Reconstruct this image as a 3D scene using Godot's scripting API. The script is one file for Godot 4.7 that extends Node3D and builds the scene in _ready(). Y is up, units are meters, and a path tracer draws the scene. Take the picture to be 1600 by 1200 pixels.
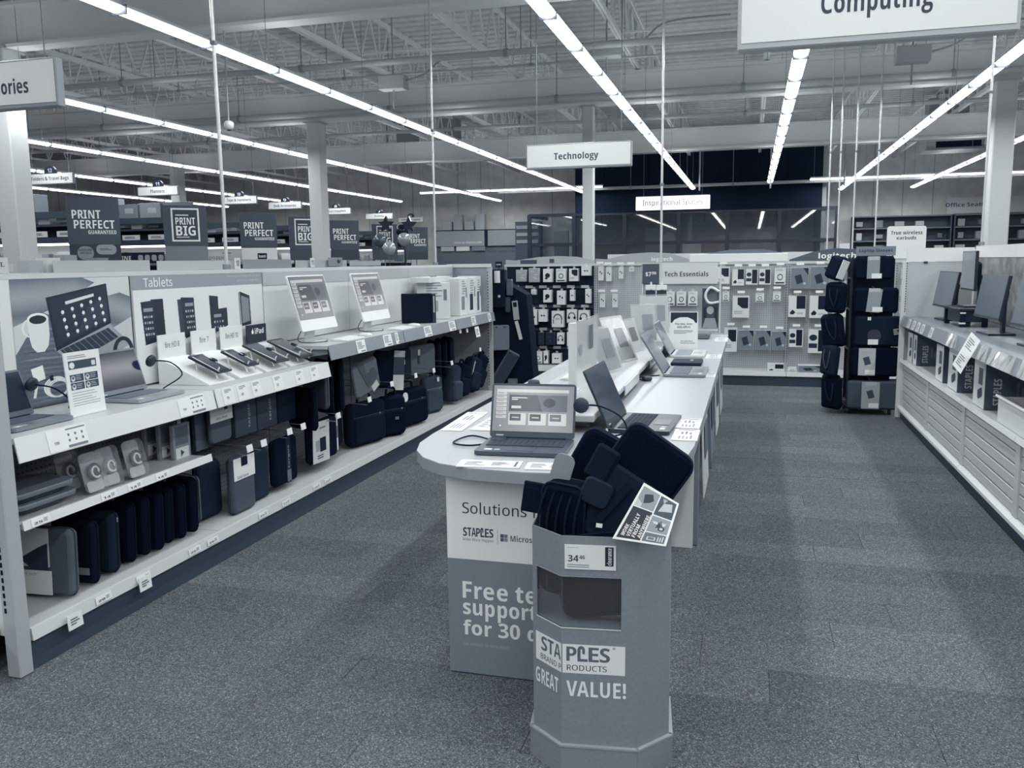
extends Node3D
# A computer department in an office supply store, seen down the laptop aisle.

var _mats := {}
var _names := {}
var _meshes := {}
var _tex := {}
var FX := PI / 2      # turns an object that faces +z so that it faces +x
var rng := RandomNumberGenerator.new()

const LAMP_GLOW := 5.0
const LAMP_ENERGY := 1.25
const UP_ENERGY := 0.35  # strength of the added upward light on the ceiling
const EXPOSURE := 1.0

func _ready() -> void:
	# camera
	var yaw := 0.270538253
	var pitch := -0.141519488
	var roll := -0.0123385525
	var f := Vector3(-sin(yaw) * cos(pitch), sin(pitch), -cos(yaw) * cos(pitch))
	var r := Vector3(cos(yaw), 0, -sin(yaw))
	var u := r.cross(f)
	var cam := Camera3D.new()
	cam.name = "camera"
	cam.fov = rad_to_deg(2.0 * atan(600.0 / 1344.4))
	cam.near = 0.05
	cam.far = 200.0
	add_child(cam)
	cam.transform = Transform3D(Basis(r * cos(roll) + u * sin(roll), u * cos(roll) - r * sin(roll), -f), Vector3(0, 1.5, 0))
	cam.current = true
	# environment: a closed room, so only a dim even sky outside it
	var env := Environment.new()
	env.background_mode = Environment.BG_COLOR
	env.background_color = g(0.5)
	env.background_energy_multiplier = 0.2
	env.tonemap_mode = Environment.TONE_MAPPER_LINEAR
	env.tonemap_exposure = EXPOSURE
	env.sdfgi_enabled = true
	env.ssao_enabled = true
	env.ssil_enabled = true
	var we := WorldEnvironment.new()
	we.name = "world_environment"
	we.environment = env
	add_child(we)
	rng.seed = 1
	build_lights()
	build_floor()
	build_shell()
	build_ceiling()
	column(Vector3(-8.95, 0, -9.0), 0.29, "square pale column standing behind the tablet shelving")
	column(Vector3(-8.0, 0, -15.2), 0.27, "square pale column between the aisle signs and promotional boards")
	column(Vector3(-2.78, 0, -15.2), 0.19, "slim pale column behind the Technology sign")
	column(Vector3(3.67, 0, -15.2), 0.30, "square pale column behind the monitor counter")
	column(Vector3(-14.9, 0, -20.4), 0.28, "square pale column by the Planners aisle sign")
	build_dark_room()
	build_left()
	build_bags()
	build_table()
	build_bin()
	build_back()
	build_rack()
	build_right()
	build_signs()
	build_far()
	build_services()

# ---------------------------------------------------------------- colours and materials
func g(v: float) -> Color:
	var s := [Color8(8, 17, 36), Color8(50, 62, 80), Color8(113, 122, 133), Color8(184, 188, 191), Color8(246, 248, 247)]
	var t := clampf(v, 0, 1) * 4.0
	var i := mini(int(t), 3)
	return s[i].lerp(s[i + 1], t - i)

func m(v: float, rough := 0.6, metal := 0.0) -> StandardMaterial3D:
	var key := "%.3f/%.2f/%.2f" % [v, rough, metal]
	if not _mats.has(key):
		var s := StandardMaterial3D.new()
		s.albedo_color = g(v)
		s.roughness = rough
		s.metallic = metal
		if v < 0.15 and rough > 0.4:      # cloth and matt plastic
			s.metallic_specular = 0.2
		_mats[key] = s
	return _mats[key]

func glow(called: String, v: float, energy: float) -> StandardMaterial3D:
	if not _mats.has(called):
		var s := StandardMaterial3D.new()
		s.albedo_color = g(v)
		s.roughness = 0.5
		s.emission_enabled = true
		s.emission = g(v)
		s.emission_energy_multiplier = energy
		_mats[called] = s
	return _mats[called]

func clear_plastic(called: String, alpha: float, v := 0.9, rough := 0.06) -> StandardMaterial3D:
	if not _mats.has(called):
		var s := StandardMaterial3D.new()
		var c := g(v)
		c.a = alpha
		s.albedo_color = c
		s.transparency = BaseMaterial3D.TRANSPARENCY_ALPHA
		s.roughness = rough
		s.metallic_specular = 0.7
		_mats[called] = s
	return _mats[called]

func printed(called: String, img: Image, rough := 0.5, emit := 0.0) -> StandardMaterial3D:
	if not _mats.has(called):
		var s := StandardMaterial3D.new()
		var t := ImageTexture.create_from_image(img)
		s.albedo_texture = t
		s.roughness = rough
		if emit > 0.0:
			s.emission_enabled = true
			s.emission_texture = t
			s.emission = Color(1, 1, 1)
			s.emission_operator = BaseMaterial3D.EMISSION_OP_MULTIPLY
			s.emission_energy_multiplier = emit
			s.albedo_color = Color(0.25, 0.25, 0.25)
		_mats[called] = s
	return _mats[called]

# ---------------------------------------------------------------- drawing flat prints
func canvas(w: int, h: int, v: float) -> Image:
	var i := Image.create(w, h, false, Image.FORMAT_RGB8)
	i.fill(g(v))
	return i

func ir(i: Image, x: float, y: float, w: float, h: float, v: float) -> void:   # a rectangle given in fractions of the picture
	i.fill_rect(Rect2i(int(x * i.get_width()), int(y * i.get_height()), maxi(1, int(w * i.get_width())), maxi(1, int(h * i.get_height()))), g(v))

func ip(i: Image, pts: Array, v: float, v2 := -1.0) -> void:                     # a polygon in fractions, filled with one tone or a grain of two
	var w := i.get_width()
	var h := i.get_height()
	var pl := PackedVector2Array()
	for p in pts:
		pl.append(Vector2(p[0] * w, p[1] * h))
	var lo := pl[0].y
	var hi := pl[0].y
	for p in pl:
		lo = minf(lo, p.y)
		hi = maxf(hi, p.y)
	for y in range(maxi(0, int(lo)), mini(h, int(hi) + 1)):
		var xs := []
		for k in pl.size():
			var a := pl[k]
			var b := pl[(k + 1) % pl.size()]
			if (a.y <= y + 0.5) != (b.y <= y + 0.5):
				xs.append(a.x + (y + 0.5 - a.y) / (b.y - a.y) * (b.x - a.x))
		xs.sort()
		for k in range(0, xs.size() - 1, 2):
			var x0 := maxi(0, int(xs[k]))
			var x1 := mini(w, int(xs[k + 1]) + 1)
			if x1 > x0:
				if v2 < 0.0:
					i.fill_rect(Rect2i(x0, y, x1 - x0, 1), g(v))
				else:
					for x in range(x0, x1):
						i.set_pixel(x, y, g(lerpf(v, v2, rng.randf())))

func idisc(i: Image, cx: float, cy: float, rx: float, ry: float, v: float) -> void:
	var pts := []
	for k in 20:
		pts.append([cx + cos(k * TAU / 20) * rx, cy + sin(k * TAU / 20) * ry])
	ip(i, pts, v)

func iring(i: Image, cx: float, cy: float, rx: float, ry: float, t: float, v: float, a0 := 0.0, a1 := TAU) -> void:
	for k in 24:
		var a := lerpf(a0, a1, k / 24.0)
		var b := lerpf(a0, a1, (k + 1) / 24.0)
		ip(i, [[cx + cos(a) * rx, cy + sin(a) * ry], [cx + cos(b) * rx, cy + sin(b) * ry], [cx + cos(b) * (rx - t), cy + sin(b) * (ry - t)], [cx + cos(a) * (rx - t), cy + sin(a) * (ry - t)]], v)

func ilines(i: Image, x: float, y: float, w: float, n: int, dy: float, v: float) -> void:   # rows too small to read
	for k in n:
		ir(i, x, y + k * dy, w * rng.randf_range(0.7, 1.0), dy * 0.45, v)

# ---------------------------------------------------------------- mesh builder
class MB:
	var st := SurfaceTool.new()
	var flat := true
	func _init() -> void:
		st.begin(Mesh.PRIMITIVE_TRIANGLES)
	func tri(a, b, c) -> void:
		st.set_smooth_group(-1 if flat else 0)
		st.add_vertex(a)
		st.set_smooth_group(-1 if flat else 0)
		st.add_vertex(b)
		st.set_smooth_group(-1 if flat else 0)
		st.add_vertex(c)
	func quad(a, b, c, d) -> void:   # clockwise seen from the front
		tri(a, b, c)
		tri(a, c, d)
	func box(c: Vector3, s: Vector3, b := Basis()) -> MB:
		var h := s / 2
		var p := []
		for k in 8:
			p.append(c + b * Vector3(h.x if k & 1 else -h.x, h.y if k & 2 else -h.y, h.z if k & 4 else -h.z))
		quad(p[4], p[6], p[7], p[5])
		quad(p[1], p[3], p[2], p[0])
		quad(p[5], p[7], p[3], p[1])
		quad(p[0], p[2], p[6], p[4])
		quad(p[6], p[2], p[3], p[7])
		quad(p[0], p[4], p[5], p[1])
		return self
	func cbox(c: Vector3, s: Vector3, e := 0.004, b := Basis()) -> MB:   # a box with chamfered edges
		var h := s / 2
		e = minf(e, minf(h.x, minf(h.y, h.z)) * 0.9)
		var v := func(sx, sy, sz, ax): # corner pulled in on every axis but ax
			return c + b * Vector3(sx * (h.x - (0.0 if ax == 0 else e)), sy * (h.y - (0.0 if ax == 1 else e)), sz * (h.z - (0.0 if ax == 2 else e)))
		for s1 in [-1, 1]:
			face(v.call(s1, -1, -1, 0), v.call(s1, 1, -1, 0), v.call(s1, 1, 1, 0), v.call(s1, -1, 1, 0), c)
			face(v.call(-1, s1, -1, 1), v.call(1, s1, -1, 1), v.call(1, s1, 1, 1), v.call(-1, s1, 1, 1), c)
			face(v.call(-1, -1, s1, 2), v.call(1, -1, s1, 2), v.call(1, 1, s1, 2), v.call(-1, 1, s1, 2), c)
			for s2 in [-1, 1]:
				face(v.call(s1, s2, -1, 0), v.call(s1, s2, 1, 0), v.call(s1, s2, 1, 1), v.call(s1, s2, -1, 1), c)
				face(v.call(s1, -1, s2, 0), v.call(s1, 1, s2, 0), v.call(s1, 1, s2, 2), v.call(s1, -1, s2, 2), c)
				face(v.call(-1, s1, s2, 1), v.call(1, s1, s2, 1), v.call(1, s1, s2, 2), v.call(-1, s1, s2, 2), c)
				for s3 in [-1, 1]:
					tface(v.call(s1, s2, s3, 0), v.call(s1, s2, s3, 1), v.call(s1, s2, s3, 2), c)
		return self
	func tface(a, b, c, from) -> void:     # turned so that it faces away from a point inside
		if (c - a).cross(b - a).dot((a + b + c) / 3.0 - from) < 0:
			tri(a, c, b)
		else:
			tri(a, b, c)
	func face(a, b, c, d, from) -> void:
		if (c - a).cross(b - a).dot((a + b + c + d) / 4.0 - from) < 0:
			quad(a, d, c, b)
		else:
			quad(a, b, c, d)
	func frame(a: Vector3, b: Vector3) -> Basis:
		var y := (b - a).normalized()
		var x := y.cross(Vector3(0, 0, 1) if absf(y.z) < 0.9 else Vector3(1, 0, 0)).normalized()
		return Basis(x, y, x.cross(y))
	func bar(a: Vector3, b: Vector3, w: float, t := -1.0) -> MB:   # a square bar between two points
		box((a + b) / 2, Vector3(w, a.distance_to(b), w if t < 0 else t), frame(a, b))
		return self
	func rod(a: Vector3, b: Vector3, r: float, n := 8, r2 := -1.0) -> MB:
		var f := frame(a, b)
		if r2 < 0:
			r2 = r
		for k in n:
			var d0 := f * Vector3(cos(k * TAU / n), 0, sin(k * TAU / n))
			var d1 := f * Vector3(cos((k + 1) * TAU / n), 0, sin((k + 1) * TAU / n))
			flat = false
			face(a + d0 * r, a + d1 * r, b + d1 * r2, b + d0 * r2, (a + b) / 2)
			flat = true
			tface(a, a + d0 * r, a + d1 * r, b)
			tface(b, b + d0 * r2, b + d1 * r2, a)
		return self
	func tube(p: Array, r: float, n := 6) -> MB:
		var rings := []
		for k in p.size():
			var dir: Vector3 = (p[mini(k + 1, p.size() - 1)] - p[maxi(k - 1, 0)]).normalized()
			var f := frame(Vector3.ZERO, dir)
			if k > 0 and f.x.dot(rings[-1][1].x) < 0.0:
				f = Basis(-f.x, f.y, -f.z)
			var ring := []
			for j in n:
				ring.append(p[k] + f * Vector3(cos(j * TAU / n) * r, 0, sin(j * TAU / n) * r))
			rings.append([ring, f])
		flat = false
		for k in p.size() - 1:
			for j in n:
				var j2 := (j + 1) % n
				face(rings[k][0][j], rings[k][0][j2], rings[k + 1][0][j2], rings[k + 1][0][j], (p[k] + p[k + 1]) / 2)
		flat = true
		return self
	func slab(poly: PackedVector2Array, z0: float, z1: float, t := Transform3D()) -> MB:   # a polygon in x and y, thick in z
		if Geometry2D.is_polygon_clockwise(poly):
			poly.reverse()
		var idx := Geometry2D.triangulate_polygon(poly)
		for k in range(0, idx.size(), 3):
			var a := poly[idx[k]]
			var b := poly[idx[k + 1]]
			var c := poly[idx[k + 2]]
			if (b - a).cross(c - a) < 0:
				var q := b
				b = c
				c = q
			tri(t * Vector3(a.x, a.y, z1), t * Vector3(c.x, c.y, z1), t * Vector3(b.x, b.y, z1))
			tri(t * Vector3(a.x, a.y, z0), t * Vector3(b.x, b.y, z0), t * Vector3(c.x, c.y, z0))
		var n := poly.size()
		for k in n:
			var a := poly[k]
			var b := poly[(k + 1) % n]
			quad(t * Vector3(a.x, a.y, z0), t * Vector3(a.x, a.y, z1), t * Vector3(b.x, b.y, z1), t * Vector3(b.x, b.y, z0))
		return self
	func rr(w: float, h: float, r: float, n := 4) -> PackedVector2Array:   # a rounded rectangle about the origin
		var o := PackedVector2Array()
		r = minf(r, minf(w, h) * 0.499)
		for q in 4:
			var c := Vector2((w / 2 - r) * [1, -1, -1, 1][q], (h / 2 - r) * [1, 1, -1, -1][q])
			for k in n + 1:
				var a := (q + k / float(n)) * PI / 2
				o.append(c + Vector2(cos(a), sin(a)) * r)
		return o
	func loft(loops: Array, closed := true) -> MB:   # rings of equal count, joined and capped; anticlockwise seen from +z, rising in z
		flat = false
		for k in loops.size() - 1:
			var n: int = loops[k].size()
			for j in n:
				var j2 := (j + 1) % n
				quad(loops[k][j], loops[k + 1][j], loops[k + 1][j2], loops[k][j2])
		flat = true
		if closed:
			for e in [0, loops.size() - 1]:
				var c := Vector3.ZERO
				for q in loops[e]:
					c += q
				c /= loops[e].size()
				for j in loops[e].size():
					var j2: int = (j + 1) % loops[e].size()
					if e == 0:
						tri(c, loops[e][j], loops[e][j2])
					else:
						tri(c, loops[e][j2], loops[e][j])
		return self
	func puff(w: float, h: float, d: float, r: float, t := Transform3D(), soft := 0.3) -> MB:   # a soft rounded slab about the origin, thick in z
		var loops := []
		for s in [[-0.5, soft], [-0.42, soft * 0.5], [-0.25, soft * 0.12], [0.0, 0.0], [0.25, soft * 0.12], [0.42, soft * 0.5], [0.5, soft]]:
			var ring := []
			var inset: float = s[1] * d * 2.0
			for p in rr(w - inset, h - inset, maxf(r - inset * 0.4, r * 0.4)):
				ring.append(t * Vector3(p.x, p.y, s[0] * d))
			loops.append(ring)
		return loft(loops)
	func lathe(prof: Array, t := Transform3D(), n := 16) -> MB:   # [radius, height] pairs about y
		flat = false
		for k in prof.size() - 1:
			for j in n:
				var a0 := j * TAU / n
				var a1 := (j + 1) * TAU / n
				var p0: Array = prof[k]
				var p1: Array = prof[k + 1]
				var A := t * Vector3(cos(a0) * p0[0], p0[1], sin(a0) * p0[0])
				var B := t * Vector3(cos(a1) * p0[0], p0[1], sin(a1) * p0[0])
				var C := t * Vector3(cos(a1) * p1[0], p1[1], sin(a1) * p1[0])
				var D := t * Vector3(cos(a0) * p1[0], p1[1], sin(a0) * p1[0])
				if p0[0] > 1e-5:
					tri(A, B, C)
				if p1[0] > 1e-5:
					tri(A, C, D)
		flat = true
		return self
	func done() -> ArrayMesh:
		st.generate_normals()
		return st.commit()

# ---------------------------------------------------------------- nodes
func numbered(parent: Node, called: String) -> String:
	var key := "%d/%s" % [parent.get_instance_id(), called]
	var n: int = _names.get(key, 0)
	_names[key] = n + 1
	return called if n == 0 else "%s_%03d" % [called, n]

func thing(called: String, label: String, category: String, at := Vector3.ZERO, turn := 0.0, group := "") -> Node3D:
	var o := Node3D.new()
	o.name = numbered(self, called)
	add_child(o, true)
	o.position = at
	o.rotation.y = turn
	o.set_meta("label", label)
	o.set_meta("category", category)
	if group != "":
		o.set_meta("group", group)
	return o

func struct(called: String) -> Node3D:
	var o := Node3D.new()
	o.name = called
	add_child(o, true)
	o.set_meta("kind", "structure")
	return o

func part(parent: Node3D, called: String, mesh: Mesh, mat: Material, at := Vector3.ZERO, b := Basis()) -> MeshInstance3D:
	var o := MeshInstance3D.new()
	o.mesh = mesh
	o.material_override = mat
	o.name = numbered(parent, called)
	o.transform = Transform3D(b, at)
	parent.add_child(o, true)
	return o

func keep(key: String, make: Callable) -> Mesh:      # one mesh shared by alike parts
	if not _meshes.has(key):
		_meshes[key] = make.call()
	return _meshes[key]

func bxm(s: Vector3, e := 0.0) -> Mesh:
	return keep("box%s/%.4f" % [s, e], func(): return MB.new().box(Vector3.ZERO, s).done() if e <= 0 else MB.new().cbox(Vector3.ZERO, s, e).done())

func bx(parent: Node3D, called: String, s: Vector3, mat: Material, at := Vector3.ZERO, b := Basis(), e := 0.0) -> MeshInstance3D:
	return part(parent, called, bxm(s, e), mat, at, b)

func sheet(parent: Node3D, called: String, w: float, h: float, mat: Material, at := Vector3.ZERO, b := Basis()) -> MeshInstance3D:   # a printed sheet facing +z
	return part(parent, called, keep("sheet%.4f/%.4f" % [w, h], func():
		var q := QuadMesh.new()
		q.size = Vector2(w, h)
		return q), mat, at, b)

func text(parent: Node3D, s: String, w: float, h: float, mat: Material, at := Vector3.ZERO, b := Basis(), bold := true, serif := false) -> MeshInstance3D:
	var me: TextMesh = keep("text%s/%s/%s" % [s, bold, serif], func():
		var t := TextMesh.new()
		var f := SystemFont.new()
		f.font_names = PackedStringArray(["Droid Serif" if serif else "Droid Sans"])
		f.font_weight = 700 if bold else 400
		t.font = f
		t.font_size = 40
		t.pixel_size = 0.01
		t.depth = 0.0
		t.curve_step = 1.6
		t.text = s
		return t)
	var a := me.get_aabb()
	var sc := Vector3(w / maxf(a.size.x, 1e-4), h / maxf(a.size.y, 1e-4), 1)
	var bb := b * Basis.from_scale(sc)
	return part(parent, "lettering", me, mat, at - bb * a.get_center(), bb)

func fine(parent: Node3D, w: float, h: float, rows: int, mat: Material, at := Vector3.ZERO, b := Basis()) -> MeshInstance3D:   # rows of print too small to read
	return part(parent, "fine_print", keep("fine%.3f/%.3f/%d" % [w, h, rows], func():
		var q := MB.new()
		var r := RandomNumberGenerator.new()
		r.seed = rows * 77 + int(w * 1000)
		for k in rows:
			var l := w * r.randf_range(0.55, 1.0)
			var y := h / 2 - (k + 0.5) * h / rows
			q.quad(Vector3(-w / 2, y - h / rows * 0.25, 0), Vector3(-w / 2, y + h / rows * 0.25, 0), Vector3(-w / 2 + l, y + h / rows * 0.25, 0), Vector3(-w / 2 + l, y - h / rows * 0.25, 0))
		return q.done()), mat, at, b)

func rotx(a: float) -> Basis:
	return Basis(Vector3(1, 0, 0), a)
func roty(a: float) -> Basis:
	return Basis(Vector3(0, 1, 0), a)
func rotz(a: float) -> Basis:
	return Basis(Vector3(0, 0, 1), a)

# ---------------------------------------------------------------- surfaces that are drawn once
func carpet_mat(v: float) -> StandardMaterial3D:
	var key := "carpet%.3f" % v
	if _mats.has(key):
		return _mats[key]
	if not _tex.has("carpet"):
		var r := RandomNumberGenerator.new()
		r.seed = 5
		var n := 640
		var img := Image.create(n, n, false, Image.FORMAT_RGB8)
		var hi := Image.create(n, n, false, Image.FORMAT_RGB8)
		img.fill(Color(0.6, 0.6, 0.6))
		hi.fill(Color(0.3, 0.3, 0.3))
		for k in 60000:                          # short loops of yarn of several shades, lying every way
			var x := r.randi_range(0, n - 1)
			var y := r.randi_range(0, n - 1)
			var a := r.randf() * TAU
			var l := r.randi_range(3, 6)
			var q := r.randf()
			var c := 0.40 + 0.52 * q * q + r.randf() * 0.08
			var hgt := 0.3 + r.randf() * 0.7
			for s in l:
				var xx := posmod(x + int(cos(a) * s), n)
				var yy := posmod(y + int(sin(a) * s), n)
				for w in 2:
					img.set_pixel((xx + w) % n, yy, Color(c, c * 1.005, c * 1.015))
					hi.set_pixel((xx + w) % n, yy, Color(hgt, hgt, hgt))
		_tex.carpet = ImageTexture.create_from_image(img)
		hi.bump_map_to_normal_map(4.0)
		_tex.carpet_n = ImageTexture.create_from_image(hi)
	var s := StandardMaterial3D.new()
	s.albedo_texture = _tex.carpet
	s.albedo_color = g(v) * Color(0.98, 1.0, 1.02)
	s.normal_enabled = true
	s.normal_texture = _tex.carpet_n
	s.normal_scale = 1.0
	s.uv1_triplanar = true
	s.uv1_world_triplanar = true
	s.uv1_scale = Vector3(1.1, 1.1, 1.1)
	s.uv1_offset = Vector3(v * 13.7, 0, v * 7.9)
	s.roughness = 0.95
	s.metallic_specular = 0.15
	_mats[key] = s
	return s

func peg_mat(v: float, hole := 0.25) -> StandardMaterial3D:      # pegboard: a hole every inch
	var key := "peg%.3f/%.2f" % [v, hole]
	if _mats.has(key):
		return _mats[key]
	var tk := "peg%.2f" % hole
	if not _tex.has(tk):
		var img := Image.create(64, 64, false, Image.FORMAT_RGB8)
		img.fill(Color(1, 1, 1))
		for y in 64:
			for x in 64:
				if Vector2(x - 31.5, y - 31.5).length() < 9.5:
					img.set_pixel(x, y, Color(hole, hole, hole * 1.1))
		_tex[tk] = ImageTexture.create_from_image(img)
	var s := StandardMaterial3D.new()
	s.albedo_texture = _tex[tk]
	s.albedo_color = g(v)
	s.uv1_triplanar = true
	s.uv1_world_triplanar = true
	s.uv1_scale = Vector3.ONE / 0.0254
	s.roughness = 0.65
	_mats[key] = s
	return s

func grain_mat(called: String, v: float, amount: float, scale: float, freq: float, rough := 0.7, spec := 0.5) -> StandardMaterial3D:   # paint, plaster or board with faint blotches
	if _mats.has(called):
		return _mats[called]
	var nz := FastNoiseLite.new()
	nz.seed = called.hash() % 1000
	nz.frequency = freq
	nz.fractal_octaves = 4
	var img := nz.get_seamless_image(256, 256)
	img.convert(Image.FORMAT_RGB8)
	for y in 256:
		for x in 256:
			var c: float = 1.0 - amount * (1.0 - img.get_pixel(x, y).r)
			img.set_pixel(x, y, Color(c, c, c))
	var s := StandardMaterial3D.new()
	s.albedo_texture = ImageTexture.create_from_image(img)
	s.albedo_color = g(v)
	s.uv1_triplanar = true
	s.uv1_world_triplanar = true
	s.uv1_scale = Vector3.ONE * scale
	s.metallic_specular = spec
	s.roughness = rough
	_mats[called] = s
	return s

# ---------------------------------------------------------------- the building
func build_floor() -> void:
	var f := struct("floor")
	bx(f, "floor_slab", Vector3(36, 0.1, 41), carpet_mat(0.70), Vector3(-8, -0.058, -11.5))
	var tones := [0.67, 0.69, 0.70, 0.715, 0.735]
	var r := RandomNumberGenerator.new()
	r.seed = 11
	for row in 36:
		var z := -1.75 - row * 0.25
		var off: float = [0.0, 0.5, 0.25, 0.75][row % 4]
		for c in 6:
			var x: float = -3.4 + off + c * 1.0 - 0.5
			bx(f, "carpet_tile", Vector3(0.998, 0.0085, 0.2485), carpet_mat(tones[r.randi_range(0, 4)]), Vector3(x, -0.00425 + r.randf_range(-0.0004, 0.0004), z))

func build_shell() -> void:
	var wall := grain_mat("painted_wall", 0.96, 0.12, 0.3, 0.02)
	var seam := m(0.66)
	var w := struct("wall_back")
	bx(w, "wall_slab", Vector3(36, 5.8, 0.2), wall, Vector3(-8, 2.85, -31.1))
	for k in 40:
		if k % 4 != 3:
			bx(w, "panel_seam", Vector3(0.02, 2.9, 0.01), seam, Vector3(-25 + k * 0.9, 4.2, -30.995))
	w = struct("wall_left")
	bx(w, "wall_slab", Vector3(0.2, 5.8, 41), wall, Vector3(-26.1, 2.85, -11.5))
	for k in 30:
		bx(w, "panel_seam", Vector3(0.01, 2.9, 0.02), seam, Vector3(-25.995, 4.2, -30 + k * 0.9))
	w = struct("wall_right")
	bx(w, "wall_slab", Vector3(0.2, 5.8, 41), wall, Vector3(10.1, 2.85, -11.5))
	w = struct("wall_front")
	bx(w, "wall_slab", Vector3(36, 5.8, 0.2), wall, Vector3(-8, 2.85, 9.1))

func joist_mesh(l: float) -> Array:     # open web joist along z: [bottom chord, top chord, web bars]
	var y0 := 4.66
	var y1 := 5.46
	var bot := MB.new()
	bot.box(Vector3(0.022, y0, -l / 2), Vector3(0.035, 0.07, l))
	bot.box(Vector3(-0.022, y0, -l / 2), Vector3(0.035, 0.07, l))
	var top := MB.new()
	top.box(Vector3(0.022, y1, -l / 2), Vector3(0.035, 0.07, l))
	top.box(Vector3(-0.022, y1, -l / 2), Vector3(0.035, 0.07, l))
	var web := MB.new()
	var n := int(l / 0.7)
	var p := l / n
	for k in n:
		var a := -k * p
		web.bar(Vector3(0, y1, a), Vector3(0, y0, a - p / 2), 0.026)
		web.bar(Vector3(0, y0, a - p / 2), Vector3(0, y1, a - p), 0.026)
		if k % 2 == 0:
			web.bar(Vector3(0, y0, a - p / 2), Vector3(0, y1, a - p / 2), 0.02)
	return [bot.done(), top.done(), web.done()]

func build_ceiling() -> void:
	var c := struct("ceiling")
	var deck := grain_mat("roof_deck", 0.88, 0.1, 0.5, 0.03)
	var steel := m(0.93, 0.55)
	# ribbed roof deck in sheets laid across the joists
	var sh := MB.new()
	for k in 3:
		var z0 := 0.45 - k * 0.3
		var pts := [[z0, 5.53], [z0 - 0.17, 5.53], [z0 - 0.195, 5.60], [z0 - 0.275, 5.60], [z0 - 0.3, 5.53]]
		for j in 4:
			var a: Array = pts[j]
			var b: Array = pts[j + 1]
			sh.quad(Vector3(-18, a[1], a[0]), Vector3(18, a[1], a[0]), Vector3(18, b[1], b[0]), Vector3(-18, b[1], b[0]))
	sh.box(Vector3(0, 5.66, 0), Vector3(36, 0.1, 0.9))
	var shm := sh.done()
	for k in 46:
		part(c, "deck_sheet", shm, deck, Vector3(-8, 0, 8.6 - k * 0.9))
	# girders across, each a deep web on a flange
	for zz in [[-9.0, 4.14], [-15.2, 4.14], [-22.0, 4.14], [-2.2, 4.14]]:
		var q := MB.new()
		q.box(Vector3(-8, zz[1] + 0.02, zz[0]), Vector3(36, 0.04, 0.24))
		q.box(Vector3(-8, zz[1] + 0.26, zz[0]), Vector3(36, 0.46, 0.02))
		q.box(Vector3(-8, zz[1] + 0.5, zz[0]), Vector3(36, 0.04, 0.24))
		part(c, "girder", q.done(), steel)
	# joists between the girders
	for span in [[-2.2, 6.8], [-9.0, 6.2], [-15.2, 6.8], [-22.0, 9.0], [7.0, 9.2]]:
		var jm := joist_mesh(span[1])
		for k in 15:
			var x: float = -1.94 - 2.1 * (k - 5)
			var j := part(c, "joist", jm[0], steel, Vector3(x, 0.06, span[0]))
			part(j, "top_chord", jm[1], steel)
			part(j, "web_bars", jm[2], steel)
	# cross bridging between joists
	for zz in [-11.2, -13.1, -5.4, -18.5, -25.0]:
		var q := MB.new()
		q.bar(Vector3(-20, 4.78, zz), Vector3(9, 4.78, zz), 0.025)
		q.bar(Vector3(-20, 5.4, zz), Vector3(9, 5.4, zz), 0.025)
		part(c, "bridging_bar", q.done(), steel)

func column(at: Vector3, w: float, label: String) -> void:
	var o := thing("column", label, "column", at)
	o.set_meta("kind", "structure")
	part(o, "shaft", MB.new().cbox(Vector3(0, 2.07, 0), Vector3(w, 4.13, w), 0.015).done(), m(0.80, 0.5))
	bx(o, "cap_plate", Vector3(w + 0.08, 0.02, w + 0.08), m(0.7), Vector3(0, 4.128, 0))
	bx(o, "base_plate", Vector3(w + 0.06, 0.015, w + 0.06), m(0.5), Vector3(0, 0.0085, 0))

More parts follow.
